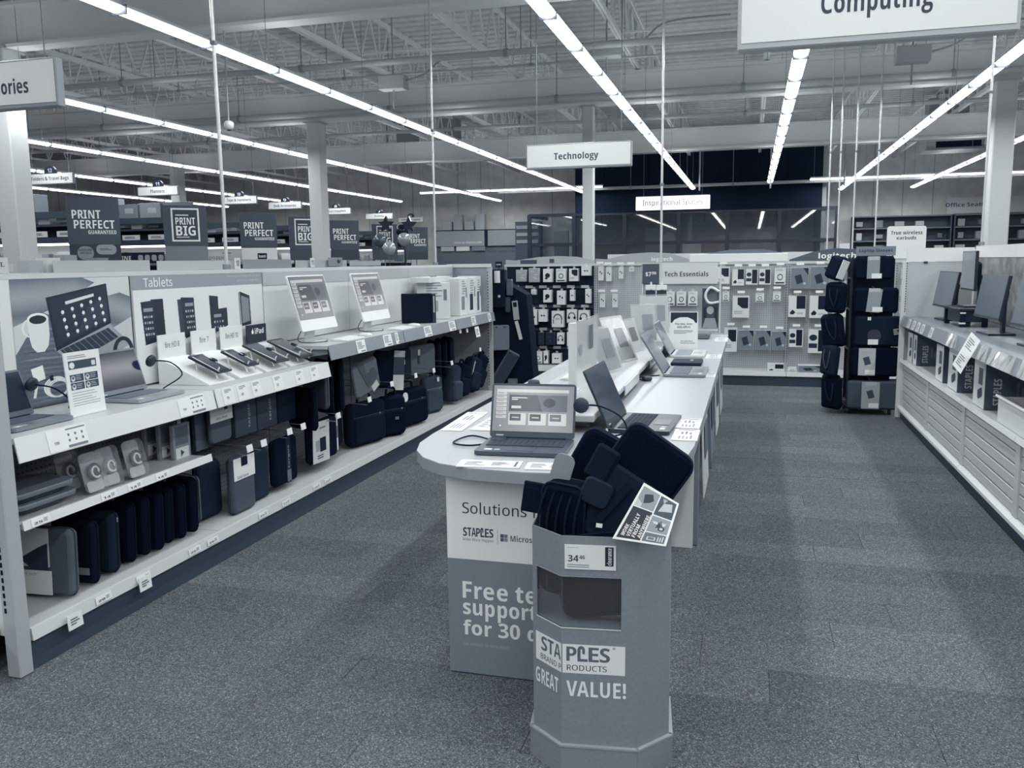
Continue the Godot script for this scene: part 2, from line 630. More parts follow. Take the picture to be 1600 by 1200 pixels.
func strip(at: Vector3, turn: float, label: String, group: String, cable := true, up := false) -> void:
	var o := thing("strip_light", label, "ceiling light", at, turn, group)
	part(o, "housing", keep("strip_housing", func():
		var q := MB.new()
		q.slab(PackedVector2Array([Vector2(-0.06, 0.008), Vector2(0.06, 0.008), Vector2(0.045, 0.055), Vector2(-0.045, 0.055)]), -0.604, 0.604)
		return q.done()), m(0.75, 0.5))
	part(o, "diffuser", keep("strip_lens", func():
		var loops := []
		for z in [-0.598, 0.598]:
			var ring := []
			for k in 7:
				var a := PI + k * PI / 6
				ring.append(Vector3(cos(a) * 0.078, sin(a) * 0.045 + 0.007, z))
			loops.append(ring)
		return MB.new().loft(loops, false).done()), glow("lamp", 1.0, LAMP_GLOW))
	part(o, "joint_ring", keep("strip_ring", func(): return MB.new().box(Vector3(0, -0.008, 0.602), Vector3(0.164, 0.078, 0.009)).done()), m(0.3, 0.6))
	part(o, "added_top_glow", keep("added_top_glow", func():  # added glowing strip on the closed housing top, goes with the upward light
		var q := MB.new()
		q.quad(Vector3(-0.025, 0.0565, 0.595), Vector3(-0.025, 0.0565, -0.595), Vector3(0.025, 0.0565, -0.595), Vector3(0.025, 0.0565, 0.595))
		return q.done()), glow("lamp", 1.0, LAMP_GLOW))
	if up:      # added upward light to brighten the ceiling, one lamp for four housings
		var t := AreaLight3D.new()
		t.name = "added_uplight"
		t.area_size = Vector2(0.05, 4.8)
		t.light_energy = UP_ENERGY
		t.light_color = Color(0.985, 0.995, 1.0)
		t.area_range = 40.0
		t.area_attenuation = 2.0
		t.shadow_enabled = true
		o.add_child(t)
		t.position = Vector3(0, 0.064, -1.83)
		t.rotation = Vector3(PI / 2, 0, 0)
	if cable:
		part(o, "hanger_cable", keep("strip_cable%.2f" % at.y, func(): return MB.new().rod(Vector3(0, 0.06, -0.5), Vector3(0, 5.532 - at.y, -0.5), 0.0035, 5).done()), m(0.55))
	var l := AreaLight3D.new()
	l.name = "lamp_light"
	l.area_size = Vector2(0.14, 1.19)
	l.light_energy = LAMP_ENERGY
	l.light_color = Color(0.985, 0.995, 1.0)
	l.area_range = 40.0
	l.area_attenuation = 2.0
	l.shadow_enabled = true
	o.add_child(l)
	l.position = Vector3(0, -0.043, 0)
	l.rotation = Vector3(-PI / 2, 0, 0)

func build_lights() -> void:
	var rows := [
		[-1.77, 8.17, -27.0, "white linear ceiling light in the row between tablet shelving and demo table"],
		[0.447, 8.31, -26.0, "white linear ceiling light in the row over the slatted bins aisle"],
		[2.65, 7.16, -29.6, "white linear ceiling light in the row just behind the monitor counter"],
		[4.75, 1.0, -29.5, "white linear ceiling light in the second row behind the monitor counter"],
		[-5.16, 7.0, -27.2, "white linear ceiling light in the long row behind the tablet shelving"],
		[-8.62, -2.92, -30.0, "white linear ceiling light in the second row behind the tablet shelving"],
		[-11.9, -4.22, -29.2, "white linear ceiling light in the row over the aisle signs"],
		[-15.4, -7.5, -29.0, "white linear ceiling light in the row one past the aisle signs"],
		[-18.7, -15.0, -28.0, "white linear ceiling light in the last row by the far panelled wall"],
	]
	for r in rows:
		var z: float = r[1]
		var n := 0
		while z - 0.61 > r[2]:
			strip(Vector3(r[0], 3.63, z - 0.61), 0.0, r[3], r[3].replace("white linear ceiling light in the", "lamps of the"), n % 2 == 0, n % 4 == 0 and z - 4.9 > r[2])
			z -= 1.22
			n += 1
	for k in 15:
		if k < 5 or k > 9:
			strip(Vector3(-10.0 + k * 1.22, 3.78, -27.2), PI / 2, "white linear ceiling light in the crosswise row before the dark room", "lamps of the crosswise row", true)

# ---------------------------------------------------------------- shelving with the tablets, faces +x
func ticket(parent: Node3D, at: Vector3, w := 0.07, h := 0.05, b := Basis(), price := "") -> void:
	var t := bx(parent, "price_ticket", Vector3(w, h, 0.002), m(0.93, 0.4), at, b)
	if price != "":
		text(t, price, w * 0.45, h * 0.3, m(0.2), Vector3(-w * 0.16, -h * 0.12, 0.0016))
	fine(t, w * 0.3, h * 0.5, 3, m(0.45), Vector3(w * 0.28, 0.0, 0.0016))

func left_bay(z0: float, kind: int, label: String) -> Node3D:
	var w := 1.22
	var o := thing("gondola_bay", label, "shelving", Vector3(-2.56, 0, z0 - w / 2), FX)
	var white := m(0.85, 0.4)
	bx(o, "base_kick", Vector3(w, 0.115, 0.02), m(0.28, 0.5), Vector3(0, 0.0575, -0.014))
	bx(o, "base_deck", Vector3(w - 0.004, 0.02, 0.45), m(0.74, 0.45), Vector3(0, 0.15, -0.235))
	part(o, "base_lip", MB.new().slab(PackedVector2Array([Vector2(-0.01, 0.118), Vector2(0.012, 0.118), Vector2(0.004, 0.165), Vector2(-0.01, 0.165)]), -w / 2, w / 2, Transform3D(Basis(Vector3(0, 0, 1), Vector3(0, 1, 0), Vector3(-1, 0, 0)), Vector3.ZERO)).done(), m(0.83, 0.4))
	bx(o, "pegboard", Vector3(w - 0.02, 0.80, 0.012), peg_mat(0.52), Vector3(0, 0.56, -0.46))
	bx(o, "back_board", Vector3(w, 1.43, 0.02), m(0.6), Vector3(0, 0.735, -0.49))
	for s in [-1, 1]:
		bx(o, "upright", Vector3(0.025, 1.44, 0.035), m(0.6, 0.4), Vector3(s * (w / 2 - 0.0126), 0.735, -0.478))
	var ys := 0.885 if kind < 2 else 0.985
	bx(o, "display_shelf", Vector3(w - 0.006, 0.022, 0.455), m(0.75, 0.35), Vector3(0, ys - 0.011, -0.232))
	var lip := bx(o, "shelf_lip", Vector3(w - 0.014, 0.094, 0.006), m(0.88, 0.3) if kind < 2 else m(0.56, 0.35), Vector3(0, ys - 0.045, 0.006), rotx(-0.2))
	for s in [-1, 1]:
		part(o, "bracket", keep("bracket", func(): return MB.new().slab(PackedVector2Array([Vector2(-0.45, 0.0), Vector2(-0.02, 0.0), Vector2(-0.02, -0.03), Vector2(-0.45, -0.1)]), -0.002, 0.002, Transform3D(roty(-PI / 2), Vector3.ZERO)).done()), m(0.55), Vector3(s * 0.58, ys - 0.024, 0))
	bx(o, "cap_rail", Vector3(w, 0.022, 0.06), m(0.78, 0.4), Vector3(0, 1.462, -0.475))
	if kind == 0:
		bx(o, "lower_shelf", Vector3(w - 0.06, 0.018, 0.44), m(0.7, 0.45), Vector3(-0.02, 0.552, -0.225))
		var l2 := bx(o, "shelf_lip", Vector3(w - 0.06, 0.036, 0.006), m(0.88, 0.35), Vector3(-0.02, 0.555, 0.0), rotx(-0.15))
		for k in 4:
			ticket(l2, Vector3(-0.5 + [0, 0.36, 0.52, 0.7][k], 0, 0.005), 0.09, 0.03, Basis(), ["25", "14", "14", "14"][k])
	for k in [[0.30, 0.0], [0.5, 1], [0.8, 0], [0.92, 0]]:
		if kind < 2:
			ticket(o, Vector3(-w / 2 + k[0] * w, 0.142, 0.012), 0.09, 0.03, rotx(-0.17), ["22", "25", "29", "17"][int(k[0] * 7) % 4])
	if kind == 0:
		for xx in [-0.43, -0.02]:
			var c := bx(o, "clip_ticket", Vector3(0.075, 0.06, 0.004), m(0.92), Vector3(xx, 0.125, 0.035), rotx(-0.1))
			fine(c, 0.05, 0.03, 3, m(0.4), Vector3(0, 0, 0.003))
	return o

func poster_desk() -> Image:       # the printed desk with laptop, mug and cable
	var i := canvas(560, 430, 0.80)
	rng.seed = 3
	var bands := 26
	for k in bands:                 # blurred floor and cloth behind the desk, in soft steps of print
		var y := k / float(bands)
		ip(i, [[0, y * 0.35], [0.5, y * 0.35 - 0.03], [1, y * 0.35 + 0.18], [1, y * 0.35 + 0.20], [0.5, y * 0.35 + 0.0], [0, y * 0.35 + 0.03]], 0.42 + 0.18 * absf(sin(y * 4.0)), 0.46 + 0.18 * absf(sin(y * 4.0)))
	ip(i, [[0.0, 0.36], [0.3, 0.24], [0.55, 0.12], [0.75, 0.0], [1, 0.0], [1, 0.12], [0.6, 0.2], [0.35, 0.4], [0.0, 0.6]], 0.78, 0.84)
	ip(i, [[0.7, 0.5], [1, 0.36], [1, 0.75], [0.8, 0.8]], 0.74, 0.80)
	ip(i, [[0.22, 0.26], [0.30, 0.30], [0.45, 0.6], [0.62, 0.75], [0.8, 1], [0.0, 1], [0.0, 0.58]], 0.36, 0.46)
	for k in 34:                    # wood grain
		var y := 0.40 + k * 0.019
		var x0 := maxf(0.0, 0.22 - (y - 0.26) * 0.7)
		ip(i, [[x0, y], [x0 + 0.2, y - 0.012 + 0.012 * (k % 3)], [minf(0.45 + (y - 0.5) * 0.6, 0.8), y + 0.012], [x0 + 0.22, y + 0.008]], [0.52, 0.30, 0.45, 0.34][k % 4], [0.56, 0.36, 0.5, 0.38][k % 4])
	ip(i, [[0.29, 0.56], [0.78, 0.40], [0.97, 0.60], [0.55, 0.84]], 0.60, 0.66)     # keyboard half
	ip(i, [[0.34, 0.58], [0.77, 0.44], [0.86, 0.53], [0.44, 0.70]], 0.16, 0.22)
	for k in 9:
		ip(i, [[0.36 + k * 0.047, 0.575 - k * 0.0155], [0.364 + k * 0.047, 0.573 - k * 0.0155], [0.46 + k * 0.047, 0.69 - k * 0.018], [0.455 + k * 0.047, 0.692 - k * 0.018]], 0.5)
	ip(i, [[0.26, 0.15], [0.78, 0.055], [0.80, 0.40], [0.31, 0.585]], 0.08)          # lid
	ip(i, [[0.28, 0.165], [0.77, 0.075], [0.785, 0.375], [0.325, 0.545]], 0.13, 0.17)
	ip(i, [[0.6, 0.25], [0.77, 0.18], [0.78, 0.36], [0.5, 0.46]], 0.20, 0.26)
	ip(i, [[0.41, 0.19], [0.66, 0.135], [0.66, 0.16], [0.415, 0.215]], 0.86)
	for r in 4:
		for c in 5:
			var x := 0.385 + c * 0.082 + r * 0.010
			var y := 0.275 - c * 0.023 + r * 0.062
			idisc(i, x, y, 0.012, 0.016, 0.9)
			ir(i, x - 0.012, y + 0.022, 0.024, 0.006, 0.5)
	iring(i, 0.115, 0.38, 0.055, 0.07, 0.014, 0.9)                                    # mug
	ip(i, [[0.105, 0.31], [0.265, 0.31], [0.265, 0.45], [0.25, 0.53], [0.215, 0.575], [0.16, 0.575], [0.125, 0.53], [0.11, 0.45]], 0.88)
	idisc(i, 0.185, 0.31, 0.08, 0.045, 0.93)
	idisc(i, 0.185, 0.318, 0.065, 0.034, 0.12)
	ip(i, [[0.10, 0.70], [0.19, 0.68], [0.205, 0.79], [0.12, 0.81]], 0.93)            # charger and coiled cable
	for k in 4:
		iring(i, 0.285 + 0.006 * k, 0.87 + 0.006 * k, 0.10 - 0.006 * k, 0.085 - 0.005 * k, 0.010, 0.93 - 0.05 * (k % 2))
	ip(i, [[0.235, 0.775], [0.262, 0.77], [0.268, 0.81], [0.24, 0.815]], 0.1)
	ip(i, [[0.13, 0.80], [0.15, 0.80], [0.12, 0.93], [0.10, 0.93]], 0.9)
	iring(i, 0.9, 0.66, 0.10, 0.13, 0.035, 0.12, PI, TAU)                             # headphones
	ip(i, [[0.80, 0.66], [0.86, 0.64], [0.88, 0.80], [0.81, 0.82]], 0.85)
	ip(i, [[0.83, 0.66], [0.86, 0.64], [0.87, 0.74], [0.84, 0.76]], 0.12)
	return i

func tablet_prints() -> Image:
	var i := canvas(768, 512, 0.88)
	ir(i, 0, 0, 1, 0.13, 0.60)
	var dk := func(p, v): ip(i, p, v)
	dk.call([[0.11, 0.22], [0.19, 0.22], [0.195, 0.59], [0.12, 0.6]], 0.12)
	dk.call([[0.045, 0.24], [0.13, 0.23], [0.14, 0.62], [0.06, 0.64]], 0.16)
	dk.call([[0.29, 0.24], [0.33, 0.235], [0.335, 0.61], [0.30, 0.615]], 0.25)
	dk.call([[0.315, 0.22], [0.41, 0.23], [0.415, 0.59], [0.335, 0.63]], 0.15)
	dk.call([[0.53, 0.22], [0.60, 0.235], [0.6, 0.60], [0.535, 0.61]], 0.12)
	dk.call([[0.545, 0.37], [0.67, 0.36], [0.672, 0.55], [0.55, 0.62]], 0.15)
	dk.call([[0.775, 0.21], [0.79, 0.2], [0.79, 0.58], [0.78, 0.58]], 0.6)
	dk.call([[0.79, 0.2], [0.875, 0.25], [0.88, 0.57], [0.795, 0.58]], 0.13)
	dk.call([[0.80, 0.245], [0.866, 0.28], [0.87, 0.53], [0.803, 0.55]], 0.55)
	for t in [[0.06, 0.3, 0.015], [0.345, 0.28, 0.016], [0.56, 0.42, 0.022]]:
		ir(i, t[0], t[1], 0.06, 0.035, 0.6)
		for r in 4:
			for c in 4:
				ir(i, t[0] + c * t[2] + r * 0.002, t[1] + 0.07 + r * 0.055, 0.011, 0.022, 0.75 - 0.1 * ((r + c) % 3))
	return i

func shop_page(light: float) -> Image:     # the shop page on the demo screens
	var i := canvas(384, 256, light)
	ir(i, 0.04, 0.08, 0.9, 0.07, 0.90)
	for k in 7:
		ir(i, 0.04, 0.14 + k * 0.085, 0.13, 0.07, 0.86)
		ir(i, 0.05, 0.16 + k * 0.085, 0.08, 0.015, 0.5)
	ir(i, 0.2, 0.2, 0.72, 0.36, 0.22)
	ip(i, [[0.55, 0.2], [0.92, 0.2], [0.92, 0.56], [0.62, 0.56]], 0.3, 0.55)
	idisc(i, 0.70, 0.37, 0.075, 0.1, 0.12)
	ip(i, [[0.65, 0.33], [0.73, 0.29], [0.76, 0.40], [0.68, 0.45]], 0.06)
	ir(i, 0.23, 0.25, 0.2, 0.025, 0.92)
	ir(i, 0.23, 0.29, 0.08, 0.025, 0.92)
	ir(i, 0.23, 0.44, 0.12, 0.06, 0.9)
	for k in 3:
		ir(i, 0.2 + k * 0.25, 0.6, 0.22, 0.26, 0.9)
		ir(i, 0.215 + k * 0.25, 0.62, 0.14, 0.15, [0.3, 0.1, 0.45][k])
		ir(i, 0.24 + k * 0.25, 0.68, 0.09, 0.03, 0.8)
	idisc(i, 0.1, 0.88, 0.012, 0.018, 0.95)
	return i

func laptop(called_label: String, at: Vector3, turn: float, w: float, d: float, tilt: float, body: float, screen: Material, group := "") -> Node3D:
	# opens towards +z; at is the middle of the base on its shelf
	var o := thing("laptop", called_label, "laptop", at, turn, group)
	var bm := m(body, 0.35, 0.3)
	part(o, "base", MB.new().slab(MB.new().rr(w, d, 0.012), 0.0, 0.014, Transform3D(rotx(-PI / 2), Vector3(0, 0.003, 0))).done(), bm)
	for sx in [-1, 1]:
		for sz in [-1, 1]:
			bx(o, "rubber_foot", Vector3(0.02, 0.003, 0.01), m(0.08), Vector3(sx * w * 0.42, 0.0016, sz * d * 0.4))
	var kb := bx(o, "keyboard", Vector3(w * 0.88, 0.002, d * 0.46), m(body * 0.55, 0.6), Vector3(0, 0.0178, -d * 0.13))
	var ks := MB.new()
	for r in 6:
		for c in 14:
			ks.box(Vector3((c - 6.5) * w * 0.062, 0.0012, (r - 2.5) * d * 0.073), Vector3(w * 0.052, 0.0024, d * 0.058))
	part(kb, "keys", ks.done(), m(body * 0.75, 0.5))
	bx(o, "touchpad", Vector3(w * 0.3, 0.0012, d * 0.26), m(body * 0.85, 0.3), Vector3(0, 0.0174, d * 0.29))
	bx(o, "sticker", Vector3(0.028, 0.0008, 0.02), m(0.9), Vector3(-w * 0.36, 0.0174, d * 0.36))
	bx(o, "sticker", Vector3(0.02, 0.0008, 0.02), m(0.7), Vector3(-w * 0.26, 0.0174, d * 0.36))
	part(o, "hinge", MB.new().rod(Vector3(-w * 0.4, 0.016, -d * 0.48), Vector3(w * 0.4, 0.016, -d * 0.48), 0.006, 8).done(), m(0.12))
	var b := rotx(-tilt)
	var hl := w * 0.64
	var hinge := Vector3(0, 0.018, -d * 0.485)
	var lid := part(o, "lid", MB.new().slab(MB.new().rr(w, hl, 0.012), -0.006, 0.0, Transform3D(Basis(), Vector3(0, hl / 2, 0))).done(), m(body * 0.7, 0.4), hinge, b)
	sheet(lid, "display", w - 0.016, hl - 0.034, screen, Vector3(0, hl / 2 + 0.008, 0.0012))
	bx(lid, "chin_badge", Vector3(0.03, 0.005, 0.001), m(0.75), Vector3(-w * 0.38, 0.010, 0.0006))
	return o

func alarm(at: Vector3, b: Basis, pts: Array, label: String) -> void:    # a round security sensor and its cable
	var o := thing("security_sensor", label, "sensor", at)
	part(o, "puck", MB.new().lathe([[0.0, -0.012], [0.024, -0.012], [0.03, -0.006], [0.03, 0.006], [0.024, 0.012], [0.0, 0.012]], Transform3D(b, Vector3.ZERO), 14).done(), m(0.16, 0.5))
	var c := []
	for p in pts:
		c.append(p - at)
	part(o, "cable", MB.new().tube(c, 0.0035, 6).done(), m(0.08, 0.5))

func curve(pts: Array, n := 6) -> Array:     # smooth points through a few
	var cv := Curve3D.new()
	for k in pts.size():
		var a: Vector3 = pts[maxi(k - 1, 0)]
		var b: Vector3 = pts[mini(k + 1, pts.size() - 1)]
		cv.add_point(pts[k], (a - b) / 6.0, (b - a) / 6.0)
	var o := []
	for k in n * (pts.size() - 1) + 1:
		o.append(cv.sample((k / n) as int, (k % n) / float(n)))
	return o

func tablet(at: Vector3, turn: float, w: float, h: float, label: String, case_on := false, screen: Material = null) -> void:
	var o := thing("tablet", label, "tablet", at, turn)
	var b := rotx(-PI / 2 + 0.42)
	part(o, "body", MB.new().slab(MB.new().rr(w, h, 0.008), -0.009, 0.0).done(), m(0.08, 0.4), Vector3(0, 0.075, 0), b)
	sheet(o, "display", w * 0.92, h * 0.88, screen if screen != null else m(0.17, 0.12), Vector3(0, 0.0762, 0.0005), b)
	part(o, "puck", MB.new().lathe([[0, -0.008], [0.022, -0.008], [0.024, 0.0], [0.022, 0.008], [0, 0.008]], Transform3D(b * rotx(PI / 2), Vector3(w * 0.45, 0.08, -0.02)), 12).done(), m(0.1))
	for s in [-1, 1]:
		var q := MB.new()
		q.bar(Vector3(s * w * 0.4, 0.001, h * 0.36), Vector3(s * w * 0.4, 0.045, h * 0.30), 0.006)
		q.bar(Vector3(s * w * 0.4, 0.001, -h * 0.2), Vector3(s * w * 0.4, 0.10, -h * 0.28), 0.006)
		q.bar(Vector3(s * w * 0.4, 0.045, h * 0.40), Vector3(s * w * 0.4, 0.06, h * 0.44), 0.006)
		q.bar(Vector3(s * w * 0.4, 0.036, h * 0.42), Vector3(s * w * 0.4, 0.11, -h * 0.36), 0.006)
		part(o, "wire_leg", q.done(), m(0.9, 0.3))

func all_in_one(at: Vector3, turn: float, label: String, scr: Material) -> void:
	var o := thing("all_in_one_computer", label, "computer", at, turn)
	var b := rotx(-0.27)
	var shell := part(o, "screen_shell", MB.new().slab(MB.new().rr(0.49, 0.37, 0.012), -0.0115, 0.0).done(), m(0.9, 0.35), Vector3(0, 0.262, 0.0), b)
	sheet(shell, "display", 0.476, 0.288, scr, Vector3(0, 0.033, 0.001))
	part(o, "stand_neck", MB.new().box(Vector3(0, 0.09, -0.035), Vector3(0.13, 0.17, 0.008), rotx(0.12)).done(), m(0.85, 0.3))
	part(o, "stand_foot", MB.new().slab(MB.new().rr(0.14, 0.14, 0.01), 0.0, 0.006, Transform3D(rotx(-PI / 2), Vector3(0, 0.0, -0.02))).done(), m(0.85, 0.3))
	part(o, "power_cable", MB.new().tube(curve([Vector3(-0.02, 0.12, -0.05), Vector3(-0.1, 0.03, -0.07), Vector3(-0.18, 0.008, 0.02), Vector3(-0.05, 0.006, 0.1), Vector3(0.06, 0.006, 0.06)]), 0.003).done(), m(0.2))

func keyboard(at: Vector3, turn: float, label: String) -> void:
	var o := thing("keyboard", label, "keyboard", at, turn)
	part(o, "plate", MB.new().slab(PackedVector2Array([Vector2(-0.06, 0), Vector2(0.06, 0), Vector2(0.06, 0.006), Vector2(-0.06, 0.014)]), -0.14, 0.14, Transform3D(roty(-PI / 2), Vector3.ZERO)).done(), m(0.92, 0.3))
	var ks := MB.new()
	for r in 5:
		for c in 14:
			ks.box(Vector3((c - 6.5) * 0.0195, 0.0138 - r * 0.0015, (r - 2) * 0.021), Vector3(0.016, 0.003, 0.016))
	part(o, "keys", ks.done(), m(0.95, 0.4))

func mouse(at: Vector3, turn: float, label: String) -> void:
	var o := thing("mouse", label, "mouse", at, turn)
	var loops := []
	for s in [[0.0, 0.96], [0.006, 1.0], [0.012, 0.92], [0.018, 0.74], [0.021, 0.45], [0.022, 0.1]]:
		var ring := []
		for k in 16:
			ring.append(Vector3(cos(k * TAU / 16) * 0.029 * s[1], s[0], -sin(k * TAU / 16) * 0.056 * s[1]))
		loops.append(ring)
	part(o, "shell", MB.new().loft(loops).done(), m(0.93, 0.2))

func sleeve(called: String, label: String, cat: String, at: Vector3, b: Basis, w: float, h: float, d: float, v: float, group := "", zip := true) -> Node3D:
	var o := thing(called, label, cat, at, 0, group)
	o.basis = b
	part(o, "body", keep("sleeve%.3f/%.3f/%.3f" % [w, h, d], func(): return MB.new().puff(w, h, d, 0.03).done()), grain_mat("cloth%.2f" % v, v, 0.2, 6.0, 0.15, 0.85, 0.12))
	if zip:
		var pts := []
		var rr: PackedVector2Array = MB.new().rr(w + 0.002, h + 0.002, 0.03)
		for p in rr:
			pts.append(Vector3(p.x, p.y, 0))
		pts.append(pts[0])
		part(o, "zip", MB.new().tube(pts, 0.0035, 4).done(), m(maxf(v * 0.6, 0.02), 0.75))
	return o

func blister(at: Vector3, turn: float, label: String, v: float, grp: String) -> void:     # clear clamshell with a coiled cable
	var o := thing("blister_pack", label, "cable pack", at, turn, grp)
	var t := rotx(-0.22)
	part(o, "card", MB.new().slab(MB.new().rr(0.10, 0.165, 0.02), -0.001, 0.001).done(), m(0.62, 0.5), Vector3(0, 0.086, -0.012), t)
	part(o, "lower_card", MB.new().slab(MB.new().rr(0.094, 0.045, 0.012), 0, 0.001).done(), m(0.74, 0.5), Vector3(0, 0.03, 0.008), t)
	part(o, "disc", MB.new().lathe([[0, 0.0], [0.036, 0.0], [0.036, 0.005], [0, 0.006]], Transform3D(t * rotx(PI / 2), Vector3(0.004, 0.09, 0.002)), 16).done(), m(v, 0.4))
	var pts := []
	for k in 15:
		var a := -0.6 + k * 0.42
		pts.append(t * Vector3(0.004 + cos(a) * (0.012 + 0.0012 * k), sin(a) * (0.012 + 0.0012 * k), 0.011) + Vector3(0, 0.09, 0.0))
	part(o, "coiled_cable", MB.new().tube(pts, 0.005, 6).done(), m(0.88, 0.35))
	part(o, "clamshell", MB.new().puff(0.112, 0.172, 0.038, 0.026, Transform3D(t, Vector3(0, 0.089, 0.002)), 0.2).done(), clear_plastic("blister", 0.08, 1.0, 0.03))

func hung_pack(at: Vector3, turn: float, w: float, h: float, d: float, label: String, face: Material, grp := "", body := 0.8) -> Node3D:
	var o := thing("hanging_pack", label, "accessory pack", at, turn, grp)
	bx(o, "carton", Vector3(w, h, d), m(body, 0.5), Vector3(0, 0, -d / 2), Basis(), 0.002)
	sheet(o, "front_print", w * 0.97, h * 0.97, face, Vector3(0, 0, 0.0008))
	part(o, "hang_tab", keep("hangtab", func(): return MB.new().slab(MB.new().rr(0.03, 0.03, 0.008), -0.0005, 0.0005).done()), clear_plastic("tab", 0.4), Vector3(0, h / 2 + 0.012, -d / 2))
	return o

func build_left() -> void:
	var names := ["gondola bay backed by the desk poster with mug and laptop", "gondola bay backed by the Tablets header and printed tablets", "gondola bay with grey ticket strip holding a white all-in-one computer beside the tablets", "gondola bay holding an all-in-one computer and the black desktop tower", "gondola bay closed by a grey end board behind white computer boxes"]
	var bays := []
	for k in 5:
		bays.append(left_bay(-2.46 - k * 1.22, k, names[k]))
	# graphics above the shelves
	var o: Node3D = bays[0]
	bx(o, "poster_board", Vector3(1.2, 0.555, 0.01), m(0.85), Vector3(0, 1.172, -0.447))
	sheet(o, "poster_print", 0.725, 0.555, printed("desk_poster", poster_desk(), 0.4), Vector3(0.235, 1.172, -0.4405))
	o = bays[1]
	bx(o, "poster_board", Vector3(1.2, 0.555, 0.01), m(0.85), Vector3(0, 1.172, -0.447))
	sheet(o, "poster_print", 1.2, 0.555, printed("tablet_poster", tablet_prints(), 0.4), Vector3(0, 1.172, -0.4405))
	text(o, "Tablets", 0.23, 0.05, m(0.95), Vector3(-0.40, 1.415, -0.4395), Basis(), false)
	text(o, "Everything at your fingertips and ready", 0.36, 0.016, m(0.8), Vector3(0.40, 1.432, -0.4395), Basis(), false)
	text(o, "right at your fingertips.", 0.25, 0.016, m(0.8), Vector3(0.44, 1.405, -0.4395), Basis(), false)
	for k in [2, 3, 4]:
		o = bays[k]
		bx(o, "header_board", Vector3(1.215, 0.085, 0.014), m(0.68, 0.4), Vector3(0, 1.408, -0.446))
		bx(o, "white_board", Vector3(1.212, 0.375, 0.01), m(0.86, 0.35), Vector3(0, 1.178, -0.447))
	# shelf strips: tickets and information cards
	var tilt := rotx(-0.2)
	for a in [[0, -0.36, 0.20], [0, 0.42, 0.2]]:
		var c := bx(bays[a[0]], "spec_card", Vector3(a[2], 0.084, 0.001), m(0.93, 0.3), Vector3(a[1], 0.840, 0.0105), tilt)
		bx(c, "print_bar", Vector3(0.1, 0.006, 0.0005), m(0.55), Vector3(0.045, 0.034, 0.0008))
		bx(c, "print_bar", Vector3(0.1, 0.01, 0.0005), m(0.5), Vector3(0.045, -0.033, 0.0008))
		for q in 6:
			bx(c, "print_icon", Vector3(0.009, 0.01, 0.0005), m(0.45), Vector3(0.005 + 0.035 * (q % 3), 0.012 - 0.022 * int(q / 3), 0.0008))
		text(c, "199", 0.025, 0.012, m(0.4), Vector3(-0.06, -0.01, 0.001))
	for a in [[-0.5, 0.10], [-0.37, 0.10], [-0.24, 0.09], [-0.02, 0.10], [0.22, 0.1], [0.4, 0.1]]:
		var c := bx(bays[1], "spec_card", Vector3(a[1], 0.082, 0.001), m(0.92, 0.3), Vector3(a[0], 0.840, 0.0105), tilt)
		text(c, ["79", "49", "99", "149", "329", "299"][int(a[0] * 10 + 5) % 6], 0.022, 0.014, m(0.4), Vector3(-0.01, -0.01, 0.001))
		fine(c, 0.06, 0.02, 3, m(0.5), Vector3(0, 0.026, 0.001))
	for a in [[2, -0.15, 0.14], [2, 0.3, 0.15], [2, 0.47, 0.06], [3, -0.1, 0.17], [3, 0.5, 0.17], [4, -0.1, 0.13], [4, 0.42, 0.1]]:
		var c := bx(bays[a[0]], "spec_card", Vector3(a[2], 0.086, 0.001), m(0.93, 0.3), Vector3(a[1], 0.940, 0.0105), tilt)
		fine(c, a[2] * 0.75, 0.05, 5, m(0.45), Vector3(0, 0.008, 0.001))
		bx(c, "print_bar", Vector3(a[2] * 0.5, 0.007, 0.0005), m(0.35), Vector3(0.02, -0.033, 0.0008))
	var c2 := bx(bays[4], "spec_card", Vector3(0.13, 0.10, 0.001), m(0.93, 0.3), Vector3(-0.08, 0.835, 0.04), tilt)
	fine(c2, 0.09, 0.06, 5, m(0.4), Vector3(0, 0, 0.001))
	# end panel at the far end, facing back down the aisle
	var e := thing("gondola_end", "tall grey slotted end board closing the tablet shelving run", "end board", Vector3(-2.83, 0, -8.588))
	bx(e, "panel", Vector3(0.40, 1.42, 0.02), m(0.60, 0.5), Vector3(0, 0.73, 0))
	bx(e, "slotted_post", Vector3(0.05, 1.44, 0.03), m(0.72, 0.4), Vector3(0.222, 0.73, 0))
	var sl := MB.new()
	for k in 40:
		sl.box(Vector3(0.205, 0.22 + k * 0.03, 0.0155), Vector3(0.008, 0.018, 0.001))
	part(e, "slots", sl.done(), m(0.05))
	bx(e, "cap_rail", Vector3(0.47, 0.035, 0.05), m(0.82, 0.4), Vector3(0.0, 1.462, 0))
	# post and shelves of the end display that turns the near corner
	var p := thing("end_cap_shelving", "grey slotted end cap post with white base shelf at the corner of the tablet shelving", "shelving", Vector3(-2.56, 0, -2.42))
	bx(p, "post", Vector3(0.06, 1.47, 0.062), m(0.70, 0.4), Vector3(-0.02, 0.736, 0.0), Basis(), 0.004)
	var s2 := MB.new()
	for k in 40:
		s2.box(Vector3(-0.03, 0.26 + k * 0.029, 0.032), Vector3(0.009, 0.018, 0.0014))
	part(p, "slots", s2.done(), m(0.05))
	bx(p, "back_board", Vector3(0.9, 1.3, 0.02), m(0.85), Vector3(-0.5, 0.8, 0.0))
	bx(p, "base_deck", Vector3(0.86, 0.03, 0.36), m(0.85), Vector3(-0.51, 0.17, 0.20))
	bx(p, "base_kick", Vector3(0.84, 0.14, 0.02), m(0.15), Vector3(-0.51, 0.07, 0.34))

	# on the display shelf
	var black_scr := m(0.15, 0.12)
